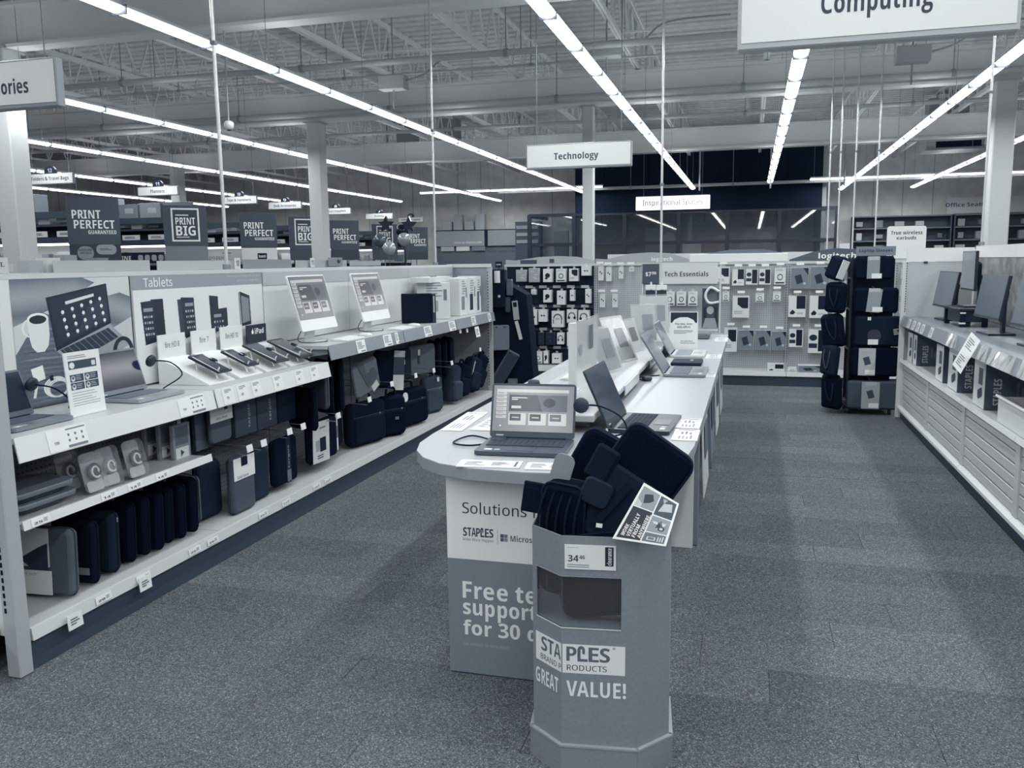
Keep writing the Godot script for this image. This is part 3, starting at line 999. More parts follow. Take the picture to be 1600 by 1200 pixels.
	laptop("open dark laptop under the desk poster, beside the grey post", Vector3(-2.74, 0.885, -2.70), FX, 0.30, 0.20, 0.32, 0.55, black_scr)
	laptop("open silver laptop with blank dark screen beside the tablet stands", Vector3(-2.745, 0.885, -3.40), FX, 0.33, 0.22, 0.30, 0.66, black_scr)
	alarm(Vector3(-2.86, 1.02, -2.87), Basis(Vector3(0, 0, 1), 1.2), curve([Vector3(-2.86, 1.02, -2.87), Vector3(-2.80, 1.0, -2.92), Vector3(-2.80, 0.94, -3.0), Vector3(-2.86, 0.89, -3.06)]), "round black sensor clipped to the dark laptop beside the grey post")
	alarm(Vector3(-2.85, 1.035, -3.60), Basis(Vector3(0, 0, 1), 1.2), curve([Vector3(-2.85, 1.035, -3.60), Vector3(-2.80, 1.02, -3.68), Vector3(-2.78, 0.95, -3.74), Vector3(-2.83, 0.8925, -3.66), Vector3(-2.78, 0.8925, -3.6)]), "round black sensor and looped cable on the silver laptop by the tablet stands")
	var ic := thing("information_card", "upright white information card with staff pictures between the two shelf laptops", "sign", Vector3(-2.68, 0.886, -2.965), FX + 0.02)
	bx(ic, "card", Vector3(0.205, 0.265, 0.004), m(0.9, 0.3), Vector3(0, 0.134, 0), rotx(-0.06))
	bx(ic, "foot", Vector3(0.205, 0.004, 0.07), m(0.85, 0.3), Vector3(0, 0.002, -0.02))
	var im := canvas(128, 164, 0.92)
	rng.seed = 8
	ilines(im, 0.1, 0.05, 0.6, 2, 0.03, 0.5)
	ir(im, 0.1, 0.13, 0.8, 0.14, 0.3)
	idisc(im, 0.19, 0.2, 0.07, 0.05, 0.9)
	ir(im, 0.75, 0.16, 0.11, 0.08, 0.85)
	for k in 4:
		var x := 0.1 + 0.41 * (k % 2)
		var y := 0.35 + 0.13 * int(k / 2)
		ir(im, x, y, 0.39, 0.12, 0.27)
		idisc(im, x + 0.08, y + 0.06, 0.055, 0.045, 0.85)
		idisc(im, x + 0.08, y + 0.05, 0.025, 0.02, 0.3)
		ilines(im, x + 0.16, y + 0.02, 0.18, 3, 0.028, 0.7)
	ilines(im, 0.1, 0.64, 0.8, 6, 0.04, 0.65)
	sheet(ic, "print", 0.2, 0.26, printed("info_card", im, 0.3), Vector3(0, 0.134, 0.0024), rotx(-0.06))
	# tablet stands, their name cards and the tablets
	var nm := [["fire HD 8", -3.92, "slim tablet on the white folded stand next to the silver laptop"], ["fire 7", -4.20, "small tablet on the middle one of the white folded stands"], ["fire HD 10", -4.47, "wide tablet on the white folded stand before the black name card"]]
	for k in 3:
		var s := thing("tablet_stand", ["white folded card stand next to the silver laptop", "white folded card stand between two other white-carded stands", "white folded card stand beside the black name card"][k], "display stand", Vector3(-2.78, 0.886, nm[k][1]), FX)
		part(s, "ramp", MB.new().slab(PackedVector2Array([Vector2(-0.19, 0.0), Vector2(0.11, 0.0), Vector2(0.11, 0.006), Vector2(-0.17, 0.13), Vector2(-0.19, 0.13)]), -0.115, 0.115, Transform3D(roty(-PI / 2), Vector3.ZERO)).done(), m(0.92, 0.35))
		bx(s, "name_card", Vector3(0.225, 0.13, 0.006), m(0.9, 0.35), Vector3(0, 0.19, -0.186))
		text(s, nm[k][0], [0.12, 0.085, 0.13][k], 0.032, m(0.35), Vector3(0, 0.20, -0.1822), Basis(), false)
		tablet(Vector3(-2.75, 0.912, nm[k][1] - 0.02), FX, [0.125, 0.115, 0.16][k], [0.20, 0.19, 0.24][k], "dark " + nm[k][2])
	var s4 := thing("tablet_stand", "white slanted stand with the black name card", "display stand", Vector3(-2.78, 0.886, -4.74), FX)
	part(s4, "ramp", MB.new().slab(PackedVector2Array([Vector2(-0.19, 0.0), Vector2(0.11, 0.0), Vector2(0.11, 0.006), Vector2(-0.17, 0.13), Vector2(-0.19, 0.13)]), -0.115, 0.115, Transform3D(roty(-PI / 2), Vector3.ZERO)).done(), m(0.92, 0.35))
	bx(s4, "name_card", Vector3(0.22, 0.11, 0.006), m(0.12, 0.35), Vector3(0, 0.19, -0.186))
	text(s4, "iPad", 0.10, 0.036, m(0.97), Vector3(0.03, 0.205, -0.1822), Basis(), true)
	part(s4, "fruit_mark", MB.new().slab(MB.new().rr(0.022, 0.024, 0.009), 0, 0.0006, Transform3D(Basis(), Vector3(-0.045, 0.20, -0.183))).slab(MB.new().rr(0.005, 0.01, 0.002), 0, 0.0006, Transform3D(rotz(-0.5), Vector3(-0.042, 0.217, -0.183))).done(), m(0.97))
	var tsc := canvas(96, 128, 0.3)
	rng.seed = 4
	for k in 60:
		ir(tsc, rng.randf() * 0.9, rng.randf() * 0.9, 0.08, 0.05, rng.randf_range(0.15, 0.6))
	tablet(Vector3(-2.75, 0.912, -4.77), FX, 0.175, 0.245, "tablet with lit picture screen on the stand with black name card", false, printed("tablet_screen", tsc, 0.15, 0.35))
	var scr := printed("aio_page", shop_page(0.50), 0.18, 0.55)
	all_in_one(Vector3(-2.80, 0.986, -5.18), FX, "white all-in-one computer nearer the tablets showing a web page", scr)
	all_in_one(Vector3(-2.80, 0.986, -6.09), FX, "white all-in-one computer beside the black desktop tower showing a web page", scr)
	keyboard(Vector3(-2.645, 0.9865, -5.36), FX, "slim white keyboard before the all-in-one nearer the tablets")
	keyboard(Vector3(-2.645, 0.9865, -6.30), FX, "slim white keyboard before the all-in-one beside the black tower")
	mouse(Vector3(-2.66, 0.986, -5.66), FX, "small white mouse by the keyboard nearer the tablets")
	mouse(Vector3(-2.66, 0.986, -6.60), FX, "small white mouse by the keyboard near the black tower")
	var pc := thing("desktop_tower", "matte black desktop computer tower on the grey-edged shelf", "computer", Vector3(-2.76, 0.986, -6.92), 0.42)
	bx(pc, "case", Vector3(0.26, 0.25, 0.12), m(0.03, 0.5), Vector3(0, 0.126, 0), Basis(), 0.005)
	bx(pc, "front_bezel", Vector3(0.03, 0.245, 0.118), m(0.18, 0.3), Vector3(0.146, 0.124, 0))
	bx(pc, "label_strip", Vector3(0.012, 0.14, 0.002), m(0.7), Vector3(0.145, 0.16, 0.061))
	var bl := [[-7.46, 0.30, 0.33, -2.82, "wide white computer box standing just behind the black tower"], [-7.95, 0.23, 0.36, -2.78, "white box with printed cable pictures on the shelf"], [-8.21, 0.25, 0.36, -2.78, "narrow white box with a dark product picture on the shelf"], [-8.43, 0.16, 0.37, -2.78, "white box with dark side stripe at the grey end board"]]
	for k in bl.size():
		var q := thing("computer_box", bl[k][4], "box", Vector3(bl[k][3], 0.986, bl[k][0]), FX if k > 0 else 0.5)
		bx(q, "carton", Vector3(bl[k][1], bl[k][2], 0.2), m(0.86, 0.4), Vector3(0, bl[k][2] / 2 + 0.001, 0), Basis(), 0.003)
		fine(q, bl[k][1] * 0.5, 0.14, 6, m(0.6), Vector3(0.01, 0.27, 0.101))
		bx(q, "print_panel", Vector3(bl[k][1] * 0.4, 0.1 + 0.03 * k, 0.001), m([0.66, 0.55, 0.15, 0.35][k], 0.4), Vector3(-0.02, 0.12, 0.1005))
		bx(q, "print_panel", Vector3(0.03, 0.1, 0.001), m(0.5, 0.4), Vector3(bl[k][1] * 0.35, 0.22, 0.1005))
	var lb := thing("flat_box", "flat white carton lying across the tops of the white computer boxes", "box", Vector3(-2.85, 1.318, -7.50), FX)
	bx(lb, "carton", Vector3(0.55, 0.05, 0.18), m(0.84, 0.4), Vector3(0, 0.0255, 0), Basis(), 0.003)
	bx(lb, "carry_handle", Vector3(0.12, 0.008, 0.02), m(0.35), Vector3(0, 0.053, 0.03))

	# on the lower shelf
	for k in 2:
		var ld := thing("lap_desk", ["grey cushioned lap desk on top of its pair on the lower shelf", "grey cushioned lap desk under its pair on the lower shelf"][k], "lap desk", Vector3(-2.75, 0.562 + 0.045 * (1 - k), -2.66 - 0.01 * k), FX)
		part(ld, "board", MB.new().puff(0.34, 0.26, 0.02, 0.06, Transform3D(rotx(-PI / 2), Vector3(0, 0.036, 0)), 0.15).done(), m(0.48, 0.4))
		part(ld, "cushion", MB.new().puff(0.28, 0.2, 0.03, 0.07, Transform3D(rotx(-PI / 2), Vector3(0, 0.016, 0)), 0.3).done(), m(0.36, 0.9))
	var bp := [[-2.74, -2.90, 0.25, "clear blister pack standing behind the lap desks"], [-2.63, -2.915, 0.3, "clear blister pack with coiled white cable beside the lap desks, on the shelf"], [-2.64, -3.02, 0.6, "clear blister pack with pale disc in the middle of the row"], [-2.63, -3.17, 0.35, "clear blister pack with dark disc next to the hanging packs"]]
	for b in bp:
		blister(Vector3(b[0], 0.5625, b[1]), FX, b[3], b[2], "clear blister packs on the lower shelf")
	# hanging between the shelves
	var pk := canvas(64, 96, 0.55)
	ir(pk, 0.1, 0.05, 0.8, 0.5, 0.4)
	ir(pk, 0.1, 0.62, 0.8, 0.3, 0.85)
	ip(pk, [[0.4, 0.68], [0.6, 0.76], [0.4, 0.86]], 0.3)
	var pkm := printed("pack_grey", pk, 0.3)
	for k in 3:
		hung_pack(Vector3(-2.80 + k * 0.06, 0.66 - 0.012 * k, -3.52 - 0.025 * k), FX, 0.13, 0.19, 0.02, ["grey hanging pack at the back of the hook above the lower shelf", "grey hanging pack in the middle of the hook above the lower shelf", "grey pack with white foot at the front of its hook above the lower shelf"][k], pkm, "grey packs on one hook", 0.6)
	for k in 2:
		hung_pack(Vector3(-2.80 + 0.05 * k, 0.64, -3.82 - 0.02 * k), FX, 0.13, 0.2, 0.02, ["dark grey pack on the hook next to the pale packs, at the back", "dark grey pack on the hook next to the pale packs, at the front"][k], m(0.38, 0.4), "dark packs on one hook", 0.3)
	var tc := sleeve("hanging_sleeve", "grey sleeve with white card headed band hanging under the tablet strip", "laptop sleeve", Vector3(-2.72, 0.672, -3.94), roty(FX), 0.19, 0.22, 0.03, 0.42)
	bx(tc, "header_card", Vector3(0.2, 0.11, 0.003), m(0.9), Vector3(0, 0.06, 0.018))
	bx(tc, "card_mark", Vector3(0.03, 0.045, 0.001), m(0.2), Vector3(0.04, 0.085, 0.0205))
	text(tc, "20% Off", 0.06, 0.02, m(0.25), Vector3(-0.05, 0.09, 0.0205))
	text(tc, "Basic Sleeve", 0.1, 0.014, m(0.35), Vector3(0.0, 0.025, 0.0205), Basis(), false)
	for k in 3:
		var q := thing("hanging_case", ["dark tablet case box with vertical lettering, first in its hanging row", "dark tablet case box with vertical lettering, second in its hanging row", "plain black case box at the end of the hanging row"][k], "case", Vector3(-2.72, 0.662, [-4.16, -4.38, -4.60][k]), FX)
		bx(q, "carton", Vector3(0.21, 0.21, 0.05), m([0.24, 0.2, 0.08][k], 0.5), Vector3.ZERO, Basis(), 0.004)
		bx(q, "hang_strip", Vector3(0.03, 0.09, 0.002), m(0.2), Vector3(0, 0.145, 0.0))
		if k < 2:
			text(q, "targus", 0.13, 0.028, m(0.62), Vector3(0.03, 0, 0.026), rotz(PI / 2))
	var gs := sleeve("hanging_sleeve", "two-tone grey hanging sleeve with square-marked white label card", "laptop sleeve", Vector3(-2.66, 0.32, -4.02), roty(FX), 0.21, 0.31, 0.05, 0.40)
	bx(gs, "label_card", Vector3(0.2, 0.12, 0.002), m(0.92), Vector3(0.0, 0.09, 0.027))
	bx(gs, "card_mark", Vector3(0.06, 0.05, 0.001), m(0.08), Vector3(0.0, 0.125, 0.0285))
	text(gs, "Tablet Sleeve", 0.11, 0.016, m(0.3), Vector3(-0.02, 0.045, 0.0285), Basis(), false)
	sleeve("hanging_sleeve", "dark hanging sleeve just behind the two-tone grey sleeve", "laptop sleeve", Vector3(-2.76, 0.32, -3.86), roty(FX), 0.2, 0.3, 0.05, 0.17)
	sleeve("hanging_sleeve", "dark slate hanging sleeve next to the white square-marked label", "laptop sleeve", Vector3(-2.70, 0.31, -4.24), roty(FX), 0.2, 0.29, 0.05, 0.22)
	var st := sleeve("hanging_sleeve", "black hanging sleeve with a lettered ribbon down its front", "laptop sleeve", Vector3(-2.68, 0.335, -4.50), roty(FX), 0.26, 0.28, 0.05, 0.06)
	bx(st, "ribbon", Vector3(0.05, 0.275, 0.002), m(0.14), Vector3(0.02, 0, 0.0255))
	text(st, "targus", 0.14, 0.02, m(0.6), Vector3(0.02, 0.02, 0.028), rotz(PI / 2))
	bx(st, "ribbon_tag", Vector3(0.045, 0.07, 0.001), m(0.42), Vector3(0.02, -0.095, 0.0268))
	var sp := sleeve("hanging_sleeve", "slim grey sleeve hung edge-on with a small white tag", "laptop sleeve", Vector3(-2.80, 0.305, -3.74), roty(FX + 1.25), 0.2, 0.25, 0.035, 0.45)
	bx(sp, "tag", Vector3(0.02, 0.09, 0.002), m(0.9), Vector3(0.105, 0.03, 0.0))
	# hooks with price flags
	for h in [[-3.94, 0.80], [-4.08, 0.80], [-4.48, 0.80], [-3.98, 0.505], [-4.12, 0.505], [-4.40, 0.515], [-4.56, 0.515], [-5.02, 0.50], [-5.50, 0.53], [-5.30, 0.90], [-5.62, 0.89], [-6.00, 0.89], [-5.90, 0.585], [-6.38, 0.585], [-6.79, 0.575], [-6.95, 0.89], [-7.25, 0.585], [-7.50, 0.85], [-7.70, 0.84], [-8.10, 0.62]]:
		var k := clampi(int((-2.46 - h[0]) / 1.22), 0, 4)
		var lx: float = -(h[0] - (-2.46 - k * 1.22 - 0.61))
		var q := MB.new()
		q.rod(Vector3(lx, h[1], -0.455), Vector3(lx, h[1] - 0.02, -0.03), 0.003, 5)
		q.rod(Vector3(lx, h[1] + 0.045, -0.455), Vector3(lx, h[1] + 0.03, -0.012), 0.002, 5)
		var hk := part(bays[k], "peg_hook", q.done(), m(0.6, 0.3, 0.6))
		bx(hk, "price_flag", Vector3(0.055, 0.038, 0.003), m(0.92, 0.4), Vector3(lx, h[1] + 0.02, -0.008), rotx(-0.15))
	# sleeves filed on the base deck
	var b0 := roty(0.06) * rotx(-0.05)
	var g0 := sleeve("laptop_sleeve", "smooth grey laptop sleeve with white insert card on the base deck", "laptop sleeve", Vector3(-2.80, 0.310, -2.76), b0, 0.36, 0.28, 0.055, 0.45)
	bx(g0, "insert_card", Vector3(0.18, 0.16, 0.003), m(0.86), Vector3(-0.01, 0.06, 0.030))
	part(g0, "insert_picture", MB.new().slab(PackedVector2Array([Vector2(-0.06, -0.01), Vector2(0.0, -0.05), Vector2(0.075, -0.05), Vector2(0.075, 0.06), Vector2(0.03, 0.04)]), 0, 0.001, Transform3D(Basis(), Vector3(-0.0, 0.02, 0.0318))).done(), m(0.22))
	bx(g0, "lower_card", Vector3(0.18, 0.10, 0.003), m(0.94), Vector3(0.0, -0.085, 0.0325))
	text(g0, "12 inch", 0.06, 0.012, m(0.6), Vector3(-0.01, -0.05, 0.0345), Basis(), false)
	bx(g0, "top_card", Vector3(0.14, 0.05, 0.002), m(0.6), Vector3(0.0, 0.155, 0.0))
	bx(g0, "punched_slot", Vector3(0.03, 0.012, 0.001), m(0.1), Vector3(0.0, 0.155, 0.0015))
	sleeve("laptop_sleeve", "charcoal laptop sleeve with pale band behind the smooth grey one", "laptop sleeve", Vector3(-2.81, 0.304, -2.90), b0, 0.35, 0.27, 0.05, 0.08)
	bx(get_node("laptop_sleeve_001"), "pale_band", Vector3(0.1, 0.03, 0.054), m(0.55), Vector3(0.1, -0.08, 0.0))
	var ds := sleeve("laptop_sleeve", "dark blue-grey laptop sleeve with zip pull on the base deck", "laptop sleeve", Vector3(-2.81, 0.304, -3.03), b0, 0.33, 0.27, 0.07, 0.17)
	bx(ds, "zip_pull", Vector3(0.008, 0.02, 0.004), m(0.9, 0.3, 0.5), Vector3(0.166, 0.1, 0.0))
	for k in 6:
		var q := sleeve("laptop_sleeve", "plain black laptop sleeve filed in the row on the base deck", "laptop sleeve", Vector3(-2.83 + 0.006 * (k % 3), 0.308 + 0.004 * (k % 2), -3.16 - 0.088 * k), b0, 0.34, 0.275, 0.06, 0.045, "black sleeves filed on the base deck")
		if k % 2 == 0:
			bx(q, "top_tag", Vector3(0.10, 0.022, 0.004), m(0.55), Vector3(0.02, 0.142, 0.0), rotz(0.05))

# ---------------------------------------------------------------- bags under the all-in-one computers
func handle_loop(o: Node3D, w: float, y: float, hgt: float, v: float, z := 0.0) -> void:
	part(o, "handle", MB.new().tube(curve([Vector3(-w / 2, y, z), Vector3(-w * 0.42, y + hgt * 0.8, z), Vector3(0, y + hgt, z), Vector3(w * 0.42, y + hgt * 0.8, z), Vector3(w / 2, y, z)]), 0.010, 6).done(), m(v, 0.8))

func briefcase(label: String, at: Vector3, turn: float, w: float, h: float, d: float, v: float, lean := 0.0) -> Node3D:
	var o := thing("briefcase", label, "laptop bag", at)
	o.basis = roty(turn) * rotx(lean)
	var cloth := grain_mat("cloth%.2f" % v, v, 0.2, 6.0, 0.15, 0.85, 0.12)
	part(o, "body", MB.new().puff(w, h, d, 0.05, Transform3D(Basis(), Vector3(0, h / 2, 0)), 0.28).done(), cloth)
	part(o, "front_pocket", MB.new().puff(w * 0.86, h * 0.6, d * 0.5, 0.035, Transform3D(Basis(), Vector3(0, h * 0.36, d * 0.42)), 0.3).done(), cloth)
	bx(o, "zip", Vector3(w * 0.84, 0.008, 0.004), m(v + 0.1, 0.4), Vector3(0, h * 0.67, d * 0.5))
	handle_loop(o, w * 0.35, h * 0.97, 0.07, v)
	bx(o, "zip_pull", Vector3(0.008, 0.022, 0.004), m(0.85, 0.3, 0.6), Vector3(w * 0.3, h * 0.655, d * 0.52))
	return o

func build_bags() -> void:
	var o := sleeve("hanging_sleeve", "black hanging case with a tall white product card", "laptop sleeve", Vector3(-2.69, 0.36, -5.0), roty(FX), 0.36, 0.27, 0.06, 0.05)
	bx(o, "product_card", Vector3(0.22, 0.265, 0.003), m(0.82, 0.4), Vector3(-0.06, 0.0, 0.032), rotz(-0.04))
	bx(o, "card_picture", Vector3(0.08, 0.09, 0.001), m(0.12), Vector3(-0.04, -0.02, 0.0345))
	bx(o, "card_picture", Vector3(0.05, 0.07, 0.001), m(0.62), Vector3(-0.11, -0.02, 0.0345))
	fine(o, 0.12, 0.03, 2, m(0.25), Vector3(-0.06, -0.095, 0.0345))
	text(o, "PREMIUM", 0.08, 0.012, m(0.3), Vector3(-0.04, 0.09, 0.0345))
	o = sleeve("hanging_sleeve", "black hanging case with a narrow white edge card", "laptop sleeve", Vector3(-2.74, 0.37, -5.30), roty(FX + 0.3), 0.30, 0.26, 0.05, 0.05)
	bx(o, "edge_card", Vector3(0.06, 0.25, 0.003), m(0.85), Vector3(-0.1, 0.0, 0.028))
	bx(o, "card_picture", Vector3(0.03, 0.08, 0.001), m(0.1), Vector3(-0.1, 0.0, 0.03))
	for k in 4:
		o = sleeve("hanging_sleeve", ["slim black sleeve hung edge-on at the end of the white ticket strip", "slim grey sleeve hung edge-on above the tall white product card", "black sleeve with a glossy side hung above the white-carded case", "second black sleeve hung above the white-carded case"][k], "laptop sleeve", Vector3([-2.70, -2.70, -2.76, -2.76][k], [0.60, 0.715, 0.68, 0.68][k], [-4.80, -4.98, -5.20, -5.38][k]), roty(FX + [1.2, 1.1, 0.9, 0.8][k]), 0.26, [0.26, 0.28, 0.36, 0.36][k], 0.035, [0.06, 0.42, 0.06, 0.13][k])
	briefcase("soft black briefcase with front pocket standing on the deck", Vector3(-2.74, 0.168, -5.78), FX - 0.25, 0.42, 0.32, 0.09, 0.09, -0.03)
	o = briefcase("large plain black briefcase with round white tag on the deck", Vector3(-2.70, 0.168, -6.52), FX - 0.2, 0.50, 0.31, 0.10, 0.04, -0.05)
	part(o, "round_tag", MB.new().slab(MB.new().rr(0.07, 0.075, 0.03), 0, 0.003, Transform3D(Basis(), Vector3(-0.1, 0.25, 0.055))).done(), m(0.93))
	o = briefcase("narrow black messenger bag with silver buckle between two briefcases", Vector3(-2.68, 0.162, -6.12), FX - 0.6, 0.24, 0.32, 0.09, 0.05)
	bx(o, "buckle", Vector3(0.03, 0.02, 0.01), m(0.7, 0.3, 0.7), Vector3(0, 0.15, 0.085))
	# tilted grey sleeve with chevron insert
	o = sleeve("hanging_sleeve", "light grey sleeve with dark chevron insert hanging askew", "laptop sleeve", Vector3(-2.68, 0.68, -5.68), roty(FX - 0.2) * rotz(0.2), 0.30, 0.24, 0.03, 0.52)
	part(o, "chevron_insert", MB.new().slab(PackedVector2Array([Vector2(-0.1, 0.12), Vector2(-0.02, 0.12), Vector2(0.0, 0.02), Vector2(0.09, 0.05), Vector2(0.14, -0.02), Vector2(0.0, -0.08)]), 0, 0.003, Transform3D(Basis(), Vector3(0, 0, 0.0155))).done(), m(0.33))
	bx(o, "barcode_tag", Vector3(0.08, 0.05, 0.002), m(0.85), Vector3(0.08, -0.09, 0.0165), rotz(0.4))
	o = sleeve("hanging_sleeve", "black sleeve with a long white and dark header card", "laptop sleeve", Vector3(-2.70, 0.68, -6.14), roty(FX - 0.3) * rotz(-0.12), 0.34, 0.28, 0.04, 0.05)
	bx(o, "header_card", Vector3(0.13, 0.30, 0.003), m(0.2), Vector3(0.1, 0.0, 0.022))
	bx(o, "card_panel", Vector3(0.13, 0.12, 0.001), m(0.8), Vector3(0.1, -0.1, 0.0245))
	bx(o, "card_panel", Vector3(0.13, 0.05, 0.001), m(0.66), Vector3(0.1, 0.125, 0.0245))
	o = sleeve("hanging_sleeve", "dark grey sleeve hung with a small tag before the flap sleeve", "laptop sleeve", Vector3(-2.80, 0.66, -6.62), roty(FX - 0.35), 0.24, 0.26, 0.04, 0.2)
	bx(o, "tag", Vector3(0.025, 0.04, 0.002), m(0.85), Vector3(0.02, 0.02, 0.022))
	o = sleeve("hanging_sleeve", "light grey envelope sleeve with flap line and leather pull", "laptop sleeve", Vector3(-2.78, 0.655, -7.03), roty(FX - 0.3), 0.38, 0.26, 0.035, 0.47)
	bx(o, "flap_edge", Vector3(0.37, 0.006, 0.006), m(0.35), Vector3(0, 0.05, 0.017))
	bx(o, "leather_pull", Vector3(0.03, 0.12, 0.004), m(0.18), Vector3(-0.05, 0.03, 0.02))
	bx(o, "pull_tag", Vector3(0.03, 0.05, 0.002), m(0.88), Vector3(-0.05, 0.07, 0.0235))
	bx(o, "corner_badge", Vector3(0.025, 0.025, 0.002), m(0.08), Vector3(0.14, -0.1, 0.0175))
	for k in 3:
		o = sleeve("hanging_sleeve", ["tall navy sleeve hung edge-on beside the envelope sleeve", "black sleeve with strap hung edge-on at the grey end board", "slate sleeve with a white edge tag near the grey end board"][k], "laptop sleeve", Vector3(-2.78, 0.62, [-7.36, -7.55, -7.74][k]), roty(FX + [0.8, 0.7, 0.75][k]), 0.24, 0.34, 0.05, [0.10, 0.06, 0.2][k])
		if k == 2:
			bx(o, "edge_tag", Vector3(0.02, 0.12, 0.002), m(0.9), Vector3(0.10, 0.0, 0.026))
	o = briefcase("grey fabric bag with leather tag on the deck before the leaning backpacks", Vector3(-2.74, 0.162, -7.16), FX - 0.3, 0.26, 0.33, 0.08, 0.33)
	bx(o, "tag", Vector3(0.03, 0.04, 0.003), m(0.88), Vector3(0.05, 0.3, 0.045))
	# leaning backpacks
	for k in 4:
		var b := thing("backpack", ["grey backpack leaning on the others on the deck", "black backpack leaning with a folded strap", "charcoal backpack with a pale strap label leaning on the deck", "black backpack slumped against the slotted end post"][k], "backpack", Vector3([-2.74, -2.74, -2.70, -2.72][k], [0.18, 0.20, 0.22, 0.235][k], [-7.66, -7.86, -8.05, -8.24][k]))
		b.basis = roty(FX - 0.3) * rotz(-0.12 - 0.15 * k)
		var v: float = [0.27, 0.05, 0.16, 0.07][k]
		var hh: float = [0.36, 0.33, 0.36, 0.38][k]
		part(b, "body", MB.new().puff(0.17, hh, 0.14, 0.05, Transform3D(Basis(), Vector3(0, hh / 2, 0)), 0.2).done(), grain_mat("cloth%.2f" % v, v, 0.2, 6.0, 0.15, 0.85, 0.12))
		part(b, "front_pocket", MB.new().puff(0.14, hh * 0.5, 0.06, 0.03, Transform3D(Basis(), Vector3(0, hh * 0.32, 0.075)), 0.3).done(), m(v * 0.8, 0.85))
		handle_loop(b, 0.06, hh * 0.98, 0.04, v)
		if k == 2:
			bx(b, "strap_label", Vector3(0.02, 0.14, 0.004), m(0.75), Vector3(-0.06, hh * 0.65, 0.065))
	# dark merchandiser beyond the end board
	var t := thing("merchandiser_tower", "black fabric-covered merchandiser tower behind the slotted end board", "display stand", Vector3(-2.46, 0, -8.95))
	part(t, "core", MB.new().slab(PackedVector2Array([Vector2(-0.25, 0.02), Vector2(0.27, 0.02), Vector2(0.18, 1.15), Vector2(-0.2, 1.36)]), -0.12, 0.12).done(), m(0.05, 0.8))
	bx(t, "base", Vector3(0.55, 0.03, 0.3), m(0.1), Vector3(0.0, 0.015, 0))
	var sc := thing("price_scanner", "black wall scanner with paper roll on the merchandiser tower", "scanner", Vector3(-2.58, 1.02, -8.77))
	bx(sc, "housing", Vector3(0.20, 0.40, 0.1), m(0.05, 0.5), Vector3(0, 0.2, 0.02), Basis(), 0.01)
	part(sc, "paper_roll", MB.new().rod(Vector3(0.02, 0.26, 0.06), Vector3(0.02, 0.385, 0.06), 0.035, 12).done(), m(0.85))
	part(sc, "button", MB.new().rod(Vector3(0.04, 0.12, 0.06), Vector3(0.04, 0.12, 0.078), 0.014, 10).done(), m(0.8))
	bx(sc, "side_case", Vector3(0.06, 0.17, 0.06), m(0.33, 0.4), Vector3(0.14, 0.21, 0.02), Basis(), 0.008)
	bx(sc, "side_case", Vector3(0.05, 0.16, 0.06), m(0.2, 0.4), Vector3(0.12, 0.03, 0.02), Basis(), 0.008)
	bx(sc, "top_badge", Vector3(0.07, 0.06, 0.02), m(0.14), Vector3(0.02, 0.45, 0.0))
	text(sc, "turbo", 0.05, 0.016, m(0.9), Vector3(0.02, 0.45, 0.0106))
	bx(sc, "top_badge", Vector3(0.012, 0.05, 0.012), m(0.2), Vector3(0.02, 0.405, 0.0))
	for k in 2:
		var d := thing("slim_case", ["flat grey carrying case with slot handles on the merchandiser tower", "grey speaker-shaped slim case leaning on the merchandiser tower"][k], "case", Vector3([-2.55, -2.50][k], [0.70, 0.37][k], -8.74))
		d.basis = rotz([0.0, -0.55][k]) * roty([0.5, 0.35][k])
		part(d, "body", MB.new().puff([0.20, 0.14][k], [0.27, 0.42][k], 0.06, 0.02, Transform3D(Basis(), Vector3.ZERO), 0.15).done(), m([0.45, 0.30][k], 0.45))
		for s in [-1, 1]:
			bx(d, "slot", Vector3(0.03, 0.008, 0.062), m(0.06), Vector3(0.045 * s, [0.115, 0.185][k], 0.0))
		if k == 1:
			bx(d, "face", Vector3(0.11, 0.37, 0.002), m(0.22, 0.6), Vector3(0, 0, 0.0305))
	for k in 3:
		var d := thing("tag_strip", ["folded price leaflet hanging on the merchandiser tower", "shiny sealed strip hanging low on the merchandiser tower", "small pale box at the foot of the merchandiser tower"][k], "leaflet" if k < 2 else "box", Vector3([-2.38, -2.35, -2.42][k], [0.99, 0.78, 0.17][k], -8.79))
		d.basis = rotz([0.1, 0.25, 0.0][k])
		bx(d, "strip", [Vector3(0.06, 0.2, 0.01), Vector3(0.035, 0.2, 0.012), Vector3(0.09, 0.18, 0.06)][k], [m(0.66), m(0.8, 0.15), m(0.45)][k], Vector3(0, [0, 0, 0.0][k], 0.03))
		if k == 0:
			bx(d, "print", Vector3(0.04, 0.05, 0.001), m(0.1), Vector3(0, 0.06, 0.0356))

